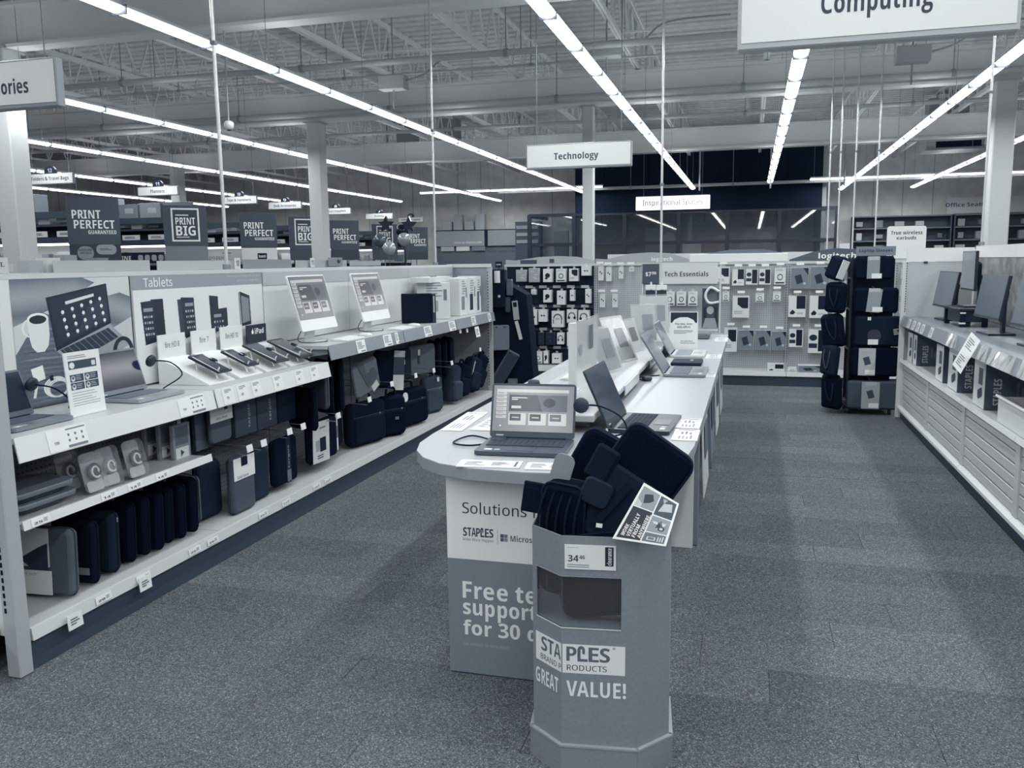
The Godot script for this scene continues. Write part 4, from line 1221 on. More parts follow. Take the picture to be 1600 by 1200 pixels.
# ---------------------------------------------------------------- demo table and what stands on it
func build_table() -> void:
	var o := thing("demo_table", "long pale demo table with a rounded end and grey edge", "table", Vector3(-0.72, 0, 0))
	var out := PackedVector2Array()
	for k in 13:                                           # near end is a flattened half round
		var a := k * PI / 12
		var cx := cos(a)
		var sx := sin(a)
		out.append(Vector2(signf(cx) * pow(absf(cx), 0.72) * 0.53, -3.27 + pow(sx, 0.85) * 0.55))
	out.append(Vector2(-0.53, -8.25))
	out.append(Vector2(0.53, -8.25))
	var lay := Transform3D(Basis(Vector3(1, 0, 0), Vector3(0, 0, 1), Vector3(0, -1, 0)), Vector3(0, 0.8, 0))
	part(o, "tabletop", MB.new().slab(out, 0.0, 0.004, lay).done(), m(0.68, 0.35))
	part(o, "top_edge", MB.new().slab(out, 0.0041, 0.042, lay).done(), m(0.62, 0.45))
	bx(o, "pedestal_panel", Vector3(0.92, 0.757, 0.03), m(0.86, 0.4), Vector3(0, 0.379, -4.45))
	for s in [-1, 1]:
		bx(o, "side_panel", Vector3(0.02, 0.62, 3.6), m(0.42, 0.5), Vector3(s * 0.43, 0.445, -6.3))
		for k in 3:
			bx(o, "leg", Vector3(0.05, 0.757, 0.05), m(0.5, 0.4), Vector3(s * 0.46, 0.379, -4.5 - k * 1.75), Basis(), 0.005)
	for k in 4:
		var p := thing("hanging_leaflet", ["white poster sheet hung on the table side beside the aisle, first in line", "grey poster sheet hung on the table side beside the aisle", "white poster sheet with pictures hung on the table side", "white poster sheet at the last leg of the demo table"][k], "poster", Vector3(-0.222, 0.47, -4.8 - 0.85 * k), FX)
		bx(p, "sheet", Vector3(0.5, 0.46, 0.006), m([0.82, 0.5, 0.85, 0.8][k], 0.4), Vector3.ZERO, rotx(-0.04))
		bx(p, "picture", Vector3(0.3, 0.18, 0.002), m([0.4, 0.3, 0.35, 0.5][k]), Vector3(0, 0.05, 0.006), rotx(-0.04))
	var st := thing("disc_stand", "grey printed floor stand with a pale disc at the far end of the table", "display stand", Vector3(-0.30, 0, -8.75), 0.0)
	bx(st, "body", Vector3(0.14, 0.76, 0.35), m(0.5, 0.5), Vector3(-0.02, 0.381, 0), Basis(), 0.004)
	part(st, "pale_disc", MB.new().slab(MB.new().rr(0.09, 0.12, 0.044), 0.0, 0.002, Transform3D(Basis(), Vector3(-0.01, 0.4, 0.175))).done(), m(0.75))
	part(st, "pale_dot", MB.new().slab(MB.new().rr(0.03, 0.03, 0.014), 0.0, 0.002, Transform3D(Basis(), Vector3(0.0, 0.55, 0.175))).done(), m(0.72))
	bx(st, "kick", Vector3(0.15, 0.06, 0.002), m(0.1), Vector3(-0.02, 0.04, 0.176))

	# promotional panel under the rounded end
	var p := thing("promo_sign", "tall white and grey support sign under the rounded table end", "sign", Vector3(-0.72, 0, -2.83))
	var W := 0.63
	bx(p, "board", Vector3(W, 0.745, 0.012), m(0.6), Vector3(0, 0.376, -0.008))
	bx(p, "white_field", Vector3(W, 0.305, 0.002), m(0.95, 0.4), Vector3(0, 0.5915, 0.0))
	bx(p, "grey_field", Vector3(W, 0.432, 0.002), m(0.54, 0.5), Vector3(0, 0.222, 0.0))
	var z := 0.0016
	text(p, "Solutions for you", 0.44, 0.056, m(0.2), Vector3(-0.035, 0.625, z), Basis(), false)
	staples(p, 0.115, 0.032, m(0.25), Vector3(-0.197, 0.542, z))
	text(p, "Make More Happen", 0.115, 0.015, m(0.5), Vector3(-0.197, 0.513, z), Basis(), false)
	bx(p, "rule", Vector3(0.002, 0.055, 0.0005), m(0.72), Vector3(-0.125, 0.53, z))
	for k in 4:
		bx(p, "window_mark", Vector3(0.0125, 0.0125, 0.0006), m([0.35, 0.5, 0.4, 0.58][k]), Vector3(-0.108 + 0.014 * (k % 2) + 0.0, 0.536 - 0.014 * int(k / 2), z))
	text(p, "Microsoft", 0.115, 0.022, m(0.45), Vector3(-0.02, 0.529, z))
	text(p, "Free tech", 0.37, 0.066, m(0.95), Vector3(-0.075, 0.325, z))
	text(p, "support", 0.275, 0.075, m(0.95), Vector3(-0.122, 0.247, z))
	text(p, "for 30 days.", 0.43, 0.077, m(0.95), Vector3(-0.045, 0.172, z))
	text(p, "See associate for more details.", 0.175, 0.014, m(0.7), Vector3(-0.172, 0.118, z), Basis(), false)

	# riser down the middle of the table with its clear sign holders
	var r := thing("riser_shelf", "low white riser shelf running along the middle of the demo table", "riser", Vector3(-0.80, 0.8, -5.75))
	bx(r, "top", Vector3(0.40, 0.028, 4.7), m(0.70, 0.35), Vector3(0, 0.062, 0), Basis(), 0.004)
	for k in 5:
		bx(r, "foot", Vector3(0.32, 0.046, 0.03), m(0.6), Vector3(0, 0.0245, -2.2 + k * 1.1))
	for k in 3:
		bx(r, "ticket_rail", Vector3(0.006, 0.05, 0.55), m(0.8, 0.3), Vector3(0.204, 0.05, 1.2 - 1.1 * k))
	var ac := clear_plastic("acrylic", 0.12, 0.95, 0.22)
	var tall := thing("acrylic_sign", "tall clear acrylic sign with a white edge on the riser shelf", "sign holder", Vector3(-0.78, 0.8765, -4.20), FX)
	bx(tall, "clear_sheet", Vector3(0.66, 0.34, 0.006), ac, Vector3(0, 0.171, 0))
	bx(tall, "white_edge", Vector3(0.05, 0.34, 0.03), m(0.85, 0.3), Vector3(-0.34, 0.171, 0))
	bx(tall, "insert", Vector3(0.62, 0.32, 0.002), clear_plastic("pale_insert", 0.6, 0.9, 0.4), Vector3(0.01, 0.171, -0.005))
	bx(tall, "insert_picture", Vector3(0.1, 0.12, 0.001), m(0.4), Vector3(0.12, 0.24, 0.004))
	bx(tall, "insert_picture", Vector3(0.07, 0.05, 0.001), m(0.6), Vector3(-0.16, 0.2, 0.004))
	for k in 5:
		var s := thing("sign_holder", ["slanted clear sign holder with grey sheet next to the tall acrylic sign", "slanted clear sign holder with rounded top on the riser shelf", "slanted clear sign holder with dark picture in the middle of the riser shelf", "upright clear holder before the crosswise accessory stand", "last clear holder on the riser shelf below the pole"][k], "sign holder", Vector3(-0.79, 0.8775, [-4.75, -5.25, -5.85, -6.6, -7.4][k]), FX - [0.25, 0.3, 0.2, 0.6, 0.9][k])
		var sl := rotx([-0.35, -0.42, -0.35, -0.1, -0.08][k])
		var hh: float = [0.27, 0.30, 0.24, 0.30, 0.34][k]
		bx(s, "clear_front", Vector3(0.30, hh, 0.004), ac, Vector3(0, hh / 2 * 0.95, 0.02), sl)
		bx(s, "insert", Vector3(0.27, hh - 0.03, 0.002), m([0.52, 0.72, 0.8, 0.82, 0.8][k], 0.4), Vector3(0, hh / 2 * 0.95, 0.016), sl)
		bx(s, "insert_picture", Vector3(0.12, hh * 0.4, 0.001), m([0.4, 0.25, 0.22, 0.6, 0.55][k]), Vector3(0.04, hh / 2, 0.018), sl)
		bx(s, "foot", Vector3(0.30, 0.004, 0.12), ac, Vector3(0, 0.0025, -0.01))
	# laptops
	var page := printed("laptop_page", shop_page(0.62), 0.18, 0.75)
	laptop("open grey laptop with a lit shop page at the rounded table end", Vector3(-0.80, 0.8005, -3.06), 0.05, 0.335, 0.25, 0.30, 0.34, page)
	laptop("open black laptop with white corner stickers facing the carpet aisle", Vector3(-0.415, 0.8005, -3.63), FX - 0.05, 0.40, 0.25, 0.42, 0.17, m(0.34, 0.1))
	laptop("open silver laptop in the middle of the table facing the carpet aisle", Vector3(-0.37, 0.8005, -5.40), FX, 0.42, 0.25, 0.55, 0.55, m(0.55, 0.1))
	laptop("open white laptop beside the upright pay-later sign", Vector3(-0.43, 0.8005, -6.45), FX, 0.40, 0.24, 0.5, 0.85, m(0.42, 0.1))
	var cl := thing("closed_laptop", "closed black tablet folio lying behind the silver laptop", "laptop", Vector3(-0.40, 0.8005, -5.86), FX)
	part(cl, "folio", MB.new().puff(0.27, 0.2, 0.024, 0.015, Transform3D(rotx(-PI / 2), Vector3(0, 0.0125, 0)), 0.2).done(), m(0.12, 0.45))
	bx(cl, "badge", Vector3(0.05, 0.001, 0.02), m(0.7), Vector3(0.02, 0.0255, 0.03))
	var bk := thing("tablet_brick", "grey boxy device at the far end of the demo table", "device", Vector3(-0.40, 0.8005, -7.9), FX)
	bx(bk, "body", Vector3(0.35, 0.05, 0.12), m(0.42, 0.4), Vector3(0, 0.0255, 0), Basis(), 0.008)
	alarm(Vector3(-0.61, 0.955, -3.18), rotx(PI / 2), curve([Vector3(-0.61, 0.955, -3.18), Vector3(-0.54, 0.95, -3.2), Vector3(-0.47, 0.90, -3.26), Vector3(-0.46, 0.83, -3.32), Vector3(-0.55, 0.803, -3.32)]), "black sensor clipped to the laptop showing the shop page")
	alarm(Vector3(-0.92, 0.815, -3.13), Basis(), curve([Vector3(-0.94, 0.806, -3.13), Vector3(-1.02, 0.806, -3.06), Vector3(-1.10, 0.806, -3.10), Vector3(-1.07, 0.806, -3.24), Vector3(-0.95, 0.806, -3.16)]), "small black sensor and looped cable on the bare table beside the shop page laptop")
	alarm(Vector3(-0.57, 0.814, -5.0), Basis(), curve([Vector3(-0.57, 0.806, -5.0), Vector3(-0.62, 0.806, -5.02), Vector3(-0.63, 0.806, -5.1), Vector3(-0.52, 0.806, -5.22)]), "small black sensor on the table near the silver laptop")
	var kn := thing("alarm_base", "round dark alarm knob standing by the table edge", "sensor", Vector3(-1.07, 0.8005, -4.28))
	part(kn, "knob", MB.new().lathe([[0, 0], [0.032, 0], [0.034, 0.02], [0.034, 0.07], [0.028, 0.09], [0, 0.095]]).done(), m(0.2, 0.45))
	# price cards and papers
	var cards := [[Vector3(-0.86, 0, -2.80), 0.10, 0.22, 0.10, "white specification card at the rounded table edge"], [Vector3(-0.65, 0, -2.81), 0.1, 0.16, 0.1, "white specification card beside another at the rounded edge, behind the bags"], [Vector3(-1.205, 0, -3.56), FX + 0.05, 0.44, 0.095, "long glossy specification card along the table edge by the tablet aisle"], [Vector3(-1.07, 0, -3.52), 0.0, 0.10, 0.30, "white paper sheet under the shop page laptop's side"], [Vector3(-0.235, 0, -3.45), FX, 0.22, 0.10, "white specification card before the black laptop"], [Vector3(-0.240, 0, -3.70), FX, 0.22, 0.10, "second white specification card before the black laptop"], [Vector3(-0.22, 0, -5.28), FX, 0.16, 0.06, "small white card beside the silver laptop"], [Vector3(-0.245, 0, -6.35), FX, 0.30, 0.11, "white card before the white laptop"], [Vector3(-0.235, 0, -7.7), FX, 0.4, 0.11, "white card by the grey boxy device"]]
	for c in cards:
		var q := thing("specification_card", c[4], "card", c[0] + Vector3(0, 0.8005, 0), c[1])
		bx(q, "card", Vector3(c[2], 0.003, c[3]), m(0.92, 0.25), Vector3(0, 0.0018, 0))
		fine(q, c[2] * 0.35, c[3] * 0.6, 4, m(0.55), Vector3(-c[2] * 0.22, 0.0036, 0), rotx(-PI / 2))
		fine(q, c[2] * 0.3, c[3] * 0.5, 3, m(0.45), Vector3(c[2] * 0.18, 0.0036, 0), rotx(-PI / 2))
		bx(q, "print_bar", Vector3(0.008, 0.0006, c[3] * 0.7), m(0.4), Vector3(c[2] * 0.42, 0.0036, 0))
	# pay later sign
	var pay := thing("pay_later_sign", "upright white sign with a dark top and rounded field beside the white laptop", "sign", Vector3(-0.49, 0.8005, -6.74), 0.03)
	bx(pay, "board", Vector3(0.215, 0.30, 0.004), m(0.93, 0.3), Vector3(0, 0.151, 0))
	bx(pay, "dark_top", Vector3(0.20, 0.08, 0.001), m(0.14, 0.3), Vector3(0, 0.255, 0.0026))
	part(pay, "field", MB.new().slab(PackedVector2Array([Vector2(-0.1, -0.12), Vector2(0.1, -0.12), Vector2(0.1, 0.06), Vector2(0.07, 0.10), Vector2(0.03, 0.118), Vector2(-0.03, 0.118), Vector2(-0.07, 0.10), Vector2(-0.1, 0.06)]), 0, 0.001, Transform3D(Basis(), Vector3(0, 0.14, 0.0032))).done(), m(0.95, 0.3))
	text(pay, "Pay now, later", 0.13, 0.02, m(0.2), Vector3(0, 0.205, 0.0046))
	text(pay, "with Affirm", 0.10, 0.018, m(0.2), Vector3(0, 0.183, 0.0046))
	fine(pay, 0.15, 0.03, 3, m(0.6), Vector3(0, 0.145, 0.0046))
	text(pay, "See associate or", 0.09, 0.01, m(0.35), Vector3(0.025, 0.075, 0.0046))
	text(pay, "visit for more details", 0.11, 0.01, m(0.35), Vector3(0.032, 0.06, 0.0046))
	bx(pay, "foot", Vector3(0.2, 0.003, 0.06), ac, Vector3(0, 0.0018, -0.02))
	# far side of the table: grey display leaf and white keyboards
	var lf := thing("display_leaf", "grey tilted display leaf with white rim along the table edge", "display stand", Vector3(-1.13, 0.8005, -4.95), FX)
	part(lf, "leaf", MB.new().slab(PackedVector2Array([Vector2(-0.12, 0.0), Vector2(0.12, 0.0), Vector2(-0.12, 0.05)]), -0.5, 0.5, Transform3D(roty(PI / 2), Vector3.ZERO)).done(), m(0.66, 0.4))
	for k in 3:
		keyboard(Vector3(-0.90, 0.8772, -4.55 - 0.33 * k), -FX, ["white keyboard on the riser shelf next to the tall acrylic sign", "white keyboard in the middle of the row on the riser shelf", "white keyboard at the end of the row on the riser shelf"][k])

func staples(parent: Node3D, w: float, h: float, mat: Material, at: Vector3, b := Basis(), letters := "STAPLES") -> void:
	# block capitals whose L is a bent staple
	var per := w / letters.length()
	var i := 0
	while i < letters.length():
		var ch := letters[i]
		var x := -w / 2 + (i + 0.5) * per
		if ch == "L":
			var s := h
			var q := MB.new()
			q.slab(PackedVector2Array([Vector2(-0.46 * per, -0.5 * s), Vector2(0.46 * per, -0.5 * s), Vector2(0.46 * per, -0.32 * s), Vector2(-0.18 * per, -0.32 * s), Vector2(-0.18 * per, 0.32 * s), Vector2(-0.1 * per, 0.39 * s), Vector2(-0.02 * per, 0.32 * s), Vector2(-0.02 * per, 0.02 * s), Vector2(0.22 * per, 0.02 * s), Vector2(0.22 * per, 0.36 * s), Vector2(0.1 * per, 0.53 * s), Vector2(-0.1 * per, 0.58 * s), Vector2(-0.32 * per, 0.53 * s), Vector2(-0.46 * per, 0.36 * s)]), 0, 0.0004)
			part(parent, "lettering", q.done(), mat, at + b * Vector3(x, 0, 0), b)
		else:
			text(parent, ch, per * (0.92 if ch != "A" else 1.02), h, mat, at + b * Vector3(x, 0, 0), b)
		i += 1

# ---------------------------------------------------------------- cardboard bin of laptop bags
func build_bin() -> void:
	var o := thing("dump_bin", "grey octagonal cardboard bin with windowed front and GREAT VALUE lettering", "bin", Vector3(-0.417, 0, -2.52), 0.12)
	var card := grain_mat("grey_card", 0.57, 0.08, 3.0, 0.08, 0.6)
	var inner := m(0.42, 0.7)
	var H := 0.728
	var hw := 0.203
	var hs := 0.109
	var v := [Vector2(-hs, hw), Vector2(hs, hw), Vector2(hw, hs), Vector2(hw, -hs), Vector2(hs, -hw), Vector2(-hs, -hw), Vector2(-hw, -hs), Vector2(-hw, hs)]
	for k in 8:                                   # k = 0 front, 1 front-right ... 7 front-left
		var a: Vector2 = v[k]
		var b: Vector2 = v[(k + 1) % 8]
		var mid := (a + b) / 2
		var n := mid.normalized()
		var L := a.distance_to(b)
		var basis := Basis(Vector3(n.y, 0, -n.x), Vector3(0, 1, 0), Vector3(n.x, 0, n.y))
		var at := Vector3(mid.x, 0, mid.y)
		var q := MB.new()
		var t := 0.004
		var add := func(x0, x1, y0, y1): q.box(Vector3((x0 + x1) / 2, (y0 + y1) / 2, -t / 2), Vector3(x1 - x0, y1 - y0, t))
		if k == 0:                                # window opens from the fold towards the middle of the front
			add.call(-L / 2, L / 2, 0.0, 0.452)
			add.call(-L / 2, L / 2, 0.612, H)
			add.call(0.062, L / 2, 0.452, 0.612)
		elif k == 7:
			add.call(-L / 2, L / 2, 0.0, 0.452)
			add.call(-L / 2, L / 2, 0.612, H)
			add.call(-L / 2, -0.048, 0.452, 0.612)
		else:
			add.call(-L / 2, L / 2, 0.0, H)
		part(o, "wall", q.done(), card, at, basis)
		var sk := MB.new()
		sk.box(Vector3(0, 0.046, 0.006), Vector3(L + 0.012, 0.092, 0.008))
		part(o, "base_skirt", sk.done(), card, at, basis)
		bx(o, "skirt_fold", Vector3(L + 0.012, 0.006, 0.012), m(0.62, 0.6), at + Vector3(0, 0.094, 0) + n.x * Vector3(0.006, 0, 0) + n.y * Vector3(0, 0, 0.006), basis)
		if k == 0 or k == 7:
			var x0 := -0.048 if k == 7 else -L / 2
			var x1 := L / 2 if k == 7 else 0.062
			bx(o, "window_film", Vector3(x1 - x0, 0.16, 0.0006), clear_plastic("film", 0.02, 0.9, 0.03), at + basis * Vector3((x0 + x1) / 2, 0.532, -0.0055), basis)
			bx(o, "window_rim", Vector3(x1 - x0, 0.003, 0.002), m(0.8), at + basis * Vector3((x0 + x1) / 2, 0.454, 0.001), basis)
			bx(o, "window_rim", Vector3(x1 - x0, 0.003, 0.002), m(0.6), at + basis * Vector3((x0 + x1) / 2, 0.610, 0.001), basis)
		var z := 0.0012
		if k == 0:
			# price card
			var pc := bx(o, "price_card", Vector3(0.145, 0.072, 0.002), m(0.93, 0.35), at + basis * Vector3(-0.026, 0.668, 0.0022), basis)
			text(pc, "34", 0.030, 0.019, m(0.22), Vector3(-0.048, -0.004, z))
			text(pc, "46", 0.016, 0.011, m(0.22), Vector3(-0.023, 0.0, z))
			bx(pc, "dark_bar", Vector3(0.024, 0.056, 0.0005), m(0.15, 0.4), Vector3(0.054, 0.004, z))
			text(pc, "clearance", 0.05, 0.013, m(0.95), Vector3(0.054, 0.004, z + 0.0006), rotz(PI / 2))
			fine(pc, 0.05, 0.003, 1, m(0.7), Vector3(-0.04, 0.028, z))
			fine(pc, 0.07, 0.012, 2, m(0.6), Vector3(-0.03, -0.026, z))
			bx(o, "white_print", Vector3(0.18, 0.088, 0.0006), m(0.93, 0.45), at + basis * Vector3(-0.016, 0.361, 0.0006), basis)
			staples(o, 0.128, 0.044, m(0.42), at + basis * Vector3(-0.032, 0.376, z), basis, "PLES")
			text(o, "®", 0.008, 0.008, m(0.42), at + basis * Vector3(0.042, 0.398, z), basis)
			text(o, "RODUCTS", 0.115, 0.017, m(0.12), at + basis * Vector3(-0.036, 0.334, z), basis, false)
			text(o, "VALUE!", 0.172, 0.047, m(0.95), at + basis * Vector3(-0.009, 0.270, z), basis)
		elif k == 7:
			bx(o, "white_print", Vector3(0.118, 0.088, 0.0006), m(0.93, 0.45), at + basis * Vector3(0.0072, 0.361, 0.0006), basis)
			staples(o, 0.092, 0.044, m(0.42), at + basis * Vector3(0.0185, 0.376, z), basis, "STA")
			text(o, "BRAND P", 0.094, 0.017, m(0.12), at + basis * Vector3(0.0185, 0.334, z), basis, false)
			text(o, "GREAT", 0.106, 0.047, m(0.95), at + basis * Vector3(0.0, 0.270, z), basis)
		elif k == 2:
			bx(o, "side_print", Vector3(0.19, 0.46, 0.0006), m(0.88, 0.4), at + basis * Vector3(0, 0.46, 0.0006), basis)
			for j in 3:
				bx(o, "side_picture", Vector3(0.15, 0.09, 0.0006), m([0.45, 0.6, 0.35][j]), at + basis * Vector3(0, 0.6 - 0.13 * j, 0.0013), basis)
	# false bottom that carries the bags
	var fl := MB.new()
	fl.slab(PackedVector2Array(v), 0.0, 0.006, Transform3D(Basis(Vector3(0.97, 0, 0), Vector3(0, 0, 0.97), Vector3(0, -1, 0)), Vector3(0, 0.455, 0)))
	part(o, "false_bottom", fl.done(), inner)

	# the bags
	var cloth := grain_mat("bag_cloth", 0.03, 0.3, 5.0, 0.12, 0.85, 0.12)
	var piping := m(0.06, 0.6)
	var e1 := Vector3(0.82, -0.57, 0.0).normalized()
	var bags := [
		[Vector3(-0.325, 0.833, -2.455), Basis(Vector3(0, 0, 1), -0.60) * rotx(-0.16), 0.225, 0.36, 0.07, "black padded laptop bag standing highest in the bin with a pictured card"],
		[Vector3(-0.447, 0.81, -2.575), Basis(Vector3(0, 0, 1), -0.50) * rotx(-0.1), 0.22, 0.32, 0.06, "black laptop bag behind the pictured card bag, towards the table panel"],
		[Vector3(-0.507, 0.69, -2.415), Basis(Vector3(0, 0, 1), -0.05) * roty(-0.3), 0.15, 0.34, 0.09, "folded black soft bag with raised seams at the bin's cut corner"],
		[Vector3(-0.405, 0.60, -2.39), Basis(Vector3(0, 0, 1), 0.12) * roty(0.1), 0.24, 0.25, 0.07, "black bag lying low in the bin behind the window"],
	]
	for k in bags.size():
		var b: Array = bags[k]
		var q := thing("laptop_bag", b[5], "laptop bag", b[0])
		q.basis = b[1]
		part(q, "body", MB.new().puff(b[2], b[3], b[4], 0.035, Transform3D(), 0.22).done(), cloth)
		for s in [-1, 1]:
			var pts := []
			for p in MB.new().rr(b[2] - 0.008, b[3] - 0.008, 0.035, 5):
				pts.append(Vector3(p.x, p.y, s * b[4] * 0.36))
			pts.append(pts[0])
			part(q, "piping", MB.new().tube(pts, 0.0045, 5).done(), piping)
		if k == 0:
			part(q, "front_pocket", MB.new().puff(0.16, 0.22, 0.035, 0.02, Transform3D(rotz(0.05), Vector3(-0.01, -0.06, 0.045)), 0.25).done(), m(0.07, 0.7))
			part(q, "strap_flap", MB.new().cbox(Vector3(-0.11, 0.02, 0.055), Vector3(0.075, 0.105, 0.02), 0.008, rotz(0.12) * roty(-0.2)).done(), m(0.03, 0.8))
			part(q, "strap_pad", MB.new().puff(0.09, 0.08, 0.03, 0.02, Transform3D(rotz(0.2), Vector3(-0.075, -0.055, 0.07)), 0.2).done(), m(0.10, 0.5))
			bx(q, "strap", Vector3(0.022, 0.15, 0.006), m(0.03, 0.6), Vector3(-0.02, -0.055, 0.074), rotz(-0.12))
			bx(q, "white_tag", Vector3(0.018, 0.012, 0.002), m(0.9), Vector3(-0.015, -0.125, 0.082), rotz(0.5))
		if k == 2:
			for j in 5:
				part(q, "seam", MB.new().tube(curve([Vector3(-0.06 + 0.03 * j, -0.16, 0.048), Vector3(-0.07 + 0.03 * j, 0.05, 0.054), Vector3(-0.05 + 0.028 * j, 0.15, 0.04)]), 0.004, 5).done(), piping)
	var fg := thing("strap_end", "square black strap end sticking out over the bin's cut corner", "strap", Vector3(-0.612, 0.792, -2.455))
	fg.basis = rotz(-0.15) * roty(0.1)
	bx(fg, "webbing", Vector3(0.078, 0.095, 0.012), m(0.03, 0.8), Vector3.ZERO, Basis(), 0.003)
	bx(fg, "stitching", Vector3(0.06, 0.003, 0.001), m(0.09), Vector3(0, 0.03, 0.0065))
	var gt := thing("grey_insert", "rounded grey plastic insert between the bags", "insert", Vector3(-0.53, 0.868, -2.43))
	gt.basis = rotz(-0.3)
	part(gt, "plate", MB.new().slab(MB.new().rr(0.062, 0.14, 0.022), -0.002, 0.002).done(), m(0.58, 0.4))
	# pictured card tucked into the pocket
	var im := canvas(256, 200, 0.95)
	rng.seed = 21
	ir(im, 0.04, 0.05, 0.56, 0.45, 0.10)
	ir(im, 0.62, 0.05, 0.34, 0.45, 0.62)
	ip(im, [[0.7, 0.22], [0.84, 0.16], [0.9, 0.34], [0.8, 0.42], [0.74, 0.34]], 0.15)
	ip(im, [[0.62, 0.05], [0.75, 0.05], [0.68, 0.2], [0.62, 0.2]], 0.8)
	ir(im, 0.58, 0.53, 0.38, 0.42, 0.3)
	ip(im, [[0.66, 0.6], [0.84, 0.66], [0.9, 0.86], [0.74, 0.9]], 0.78)
	ip(im, [[0.84, 0.66], [0.92, 0.6], [0.93, 0.72]], 0.7)
	ir(im, 0.24, 0.53, 0.32, 0.42, 0.62)
	for k in 9:
		ip(im, [[0.27 + rng.randf() * 0.2, 0.56 + rng.randf() * 0.3], [0.3 + rng.randf() * 0.22, 0.6 + rng.randf() * 0.3], [0.28 + rng.randf() * 0.2, 0.62 + rng.randf() * 0.28]], [0.2, 0.85, 0.4][k % 3])
	idisc(im, 0.34, 0.8, 0.05, 0.07, 0.25)
	idisc(im, 0.34, 0.8, 0.025, 0.035, 0.85)
	ir(im, 0.04, 0.53, 0.18, 0.42, 0.45)
	ir(im, 0.08, 0.6, 0.07, 0.16, 0.9)
	ir(im, 0.09, 0.62, 0.05, 0.12, 0.45)
	ilines(im, 0.07, 0.8, 0.12, 3, 0.045, 0.9)
	var pc := thing("pictured_card", "white-bordered card with four pictures tucked in the bag pocket", "card", Vector3(-0.27, 0.80, -2.31))
	# a slightly curled card: its reading direction runs steeply upwards
	var A := Vector3(-0.002, 0.087, -0.03)
	var B := Vector3(0.094, 0.030, -0.04)
	var C := Vector3(0.065, -0.075, 0.02)
	var D := Vector3(-0.08, -0.059, 0.035)
	part(pc, "card", curled(A, B, C, D, 0.0012, 0.0), m(0.95, 0.3))
	part(pc, "print", curled(A, B, C, D, 0.0, 0.0016), printed("virtual_card", im, 0.3))
	for k in 4:
		# lines of the dark field, each set along the curl
		var v0 := 0.14 + 0.105 * k
		var a := curl_at(A, B, C, D, 0.07, v0)
		var b := curl_at(A, B, C, D, 0.55, v0)
		var e := curl_at(A, B, C, D, 0.3, v0 + 0.1)
		var ax := (b - a).normalized()
		var nz := ax.cross(((a + b) / 2 - e)).normalized()
		var w: float = [0.038, 0.075, 0.040, 0.076][k] * 0.92
		text(pc, ["WORK", "VIRTUALLY", "FROM", "ANYWHERE."][k], w, 0.0105, m(0.97), a + ax * (w / 2 + 0.002) + nz * 0.0042, Basis(ax, nz.cross(ax), nz))

func curl_at(A: Vector3, B: Vector3, C: Vector3, D: Vector3, u: float, v: float) -> Vector3:   # u runs D to A, v from the D-A edge to the C-B edge
	var p := D.lerp(A, u).lerp(C.lerp(B, u), v)
	var n := (A - D).cross(C - D).normalized()
	return p - n * 0.003 * (1.0 - 4.0 * (u - 0.5) * (u - 0.5))

func curled(A: Vector3, B: Vector3, C: Vector3, D: Vector3, thick: float, lift: float) -> Mesh:
	var st := SurfaceTool.new()
	st.begin(Mesh.PRIMITIVE_TRIANGLES)
	st.set_smooth_group(0)
	var n := 10
	var nn := (A - D).cross(C - D).normalized()
	if nn.z < 0:
		nn = -nn
	for side in [1, -1]:
		if side == -1 and thick <= 0:
			continue
		for i in n:
			for j in n:
				var q := []
				for c in [[0, 0], [1, 0], [1, 1], [0, 1]]:
					var u: float = (i + c[0]) / float(n)
					var v: float = (j + c[1]) / float(n)
					q.append([curl_at(A, B, C, D, u, v) + nn * (lift + side * thick / 2), Vector2(u, v)])
				for t in ([0, 2, 1, 0, 3, 2] if side == -1 else [0, 1, 2, 0, 2, 3]):
					st.set_uv(q[t][1])
					st.add_vertex(q[t][0])
	st.generate_normals()
	return st.commit()

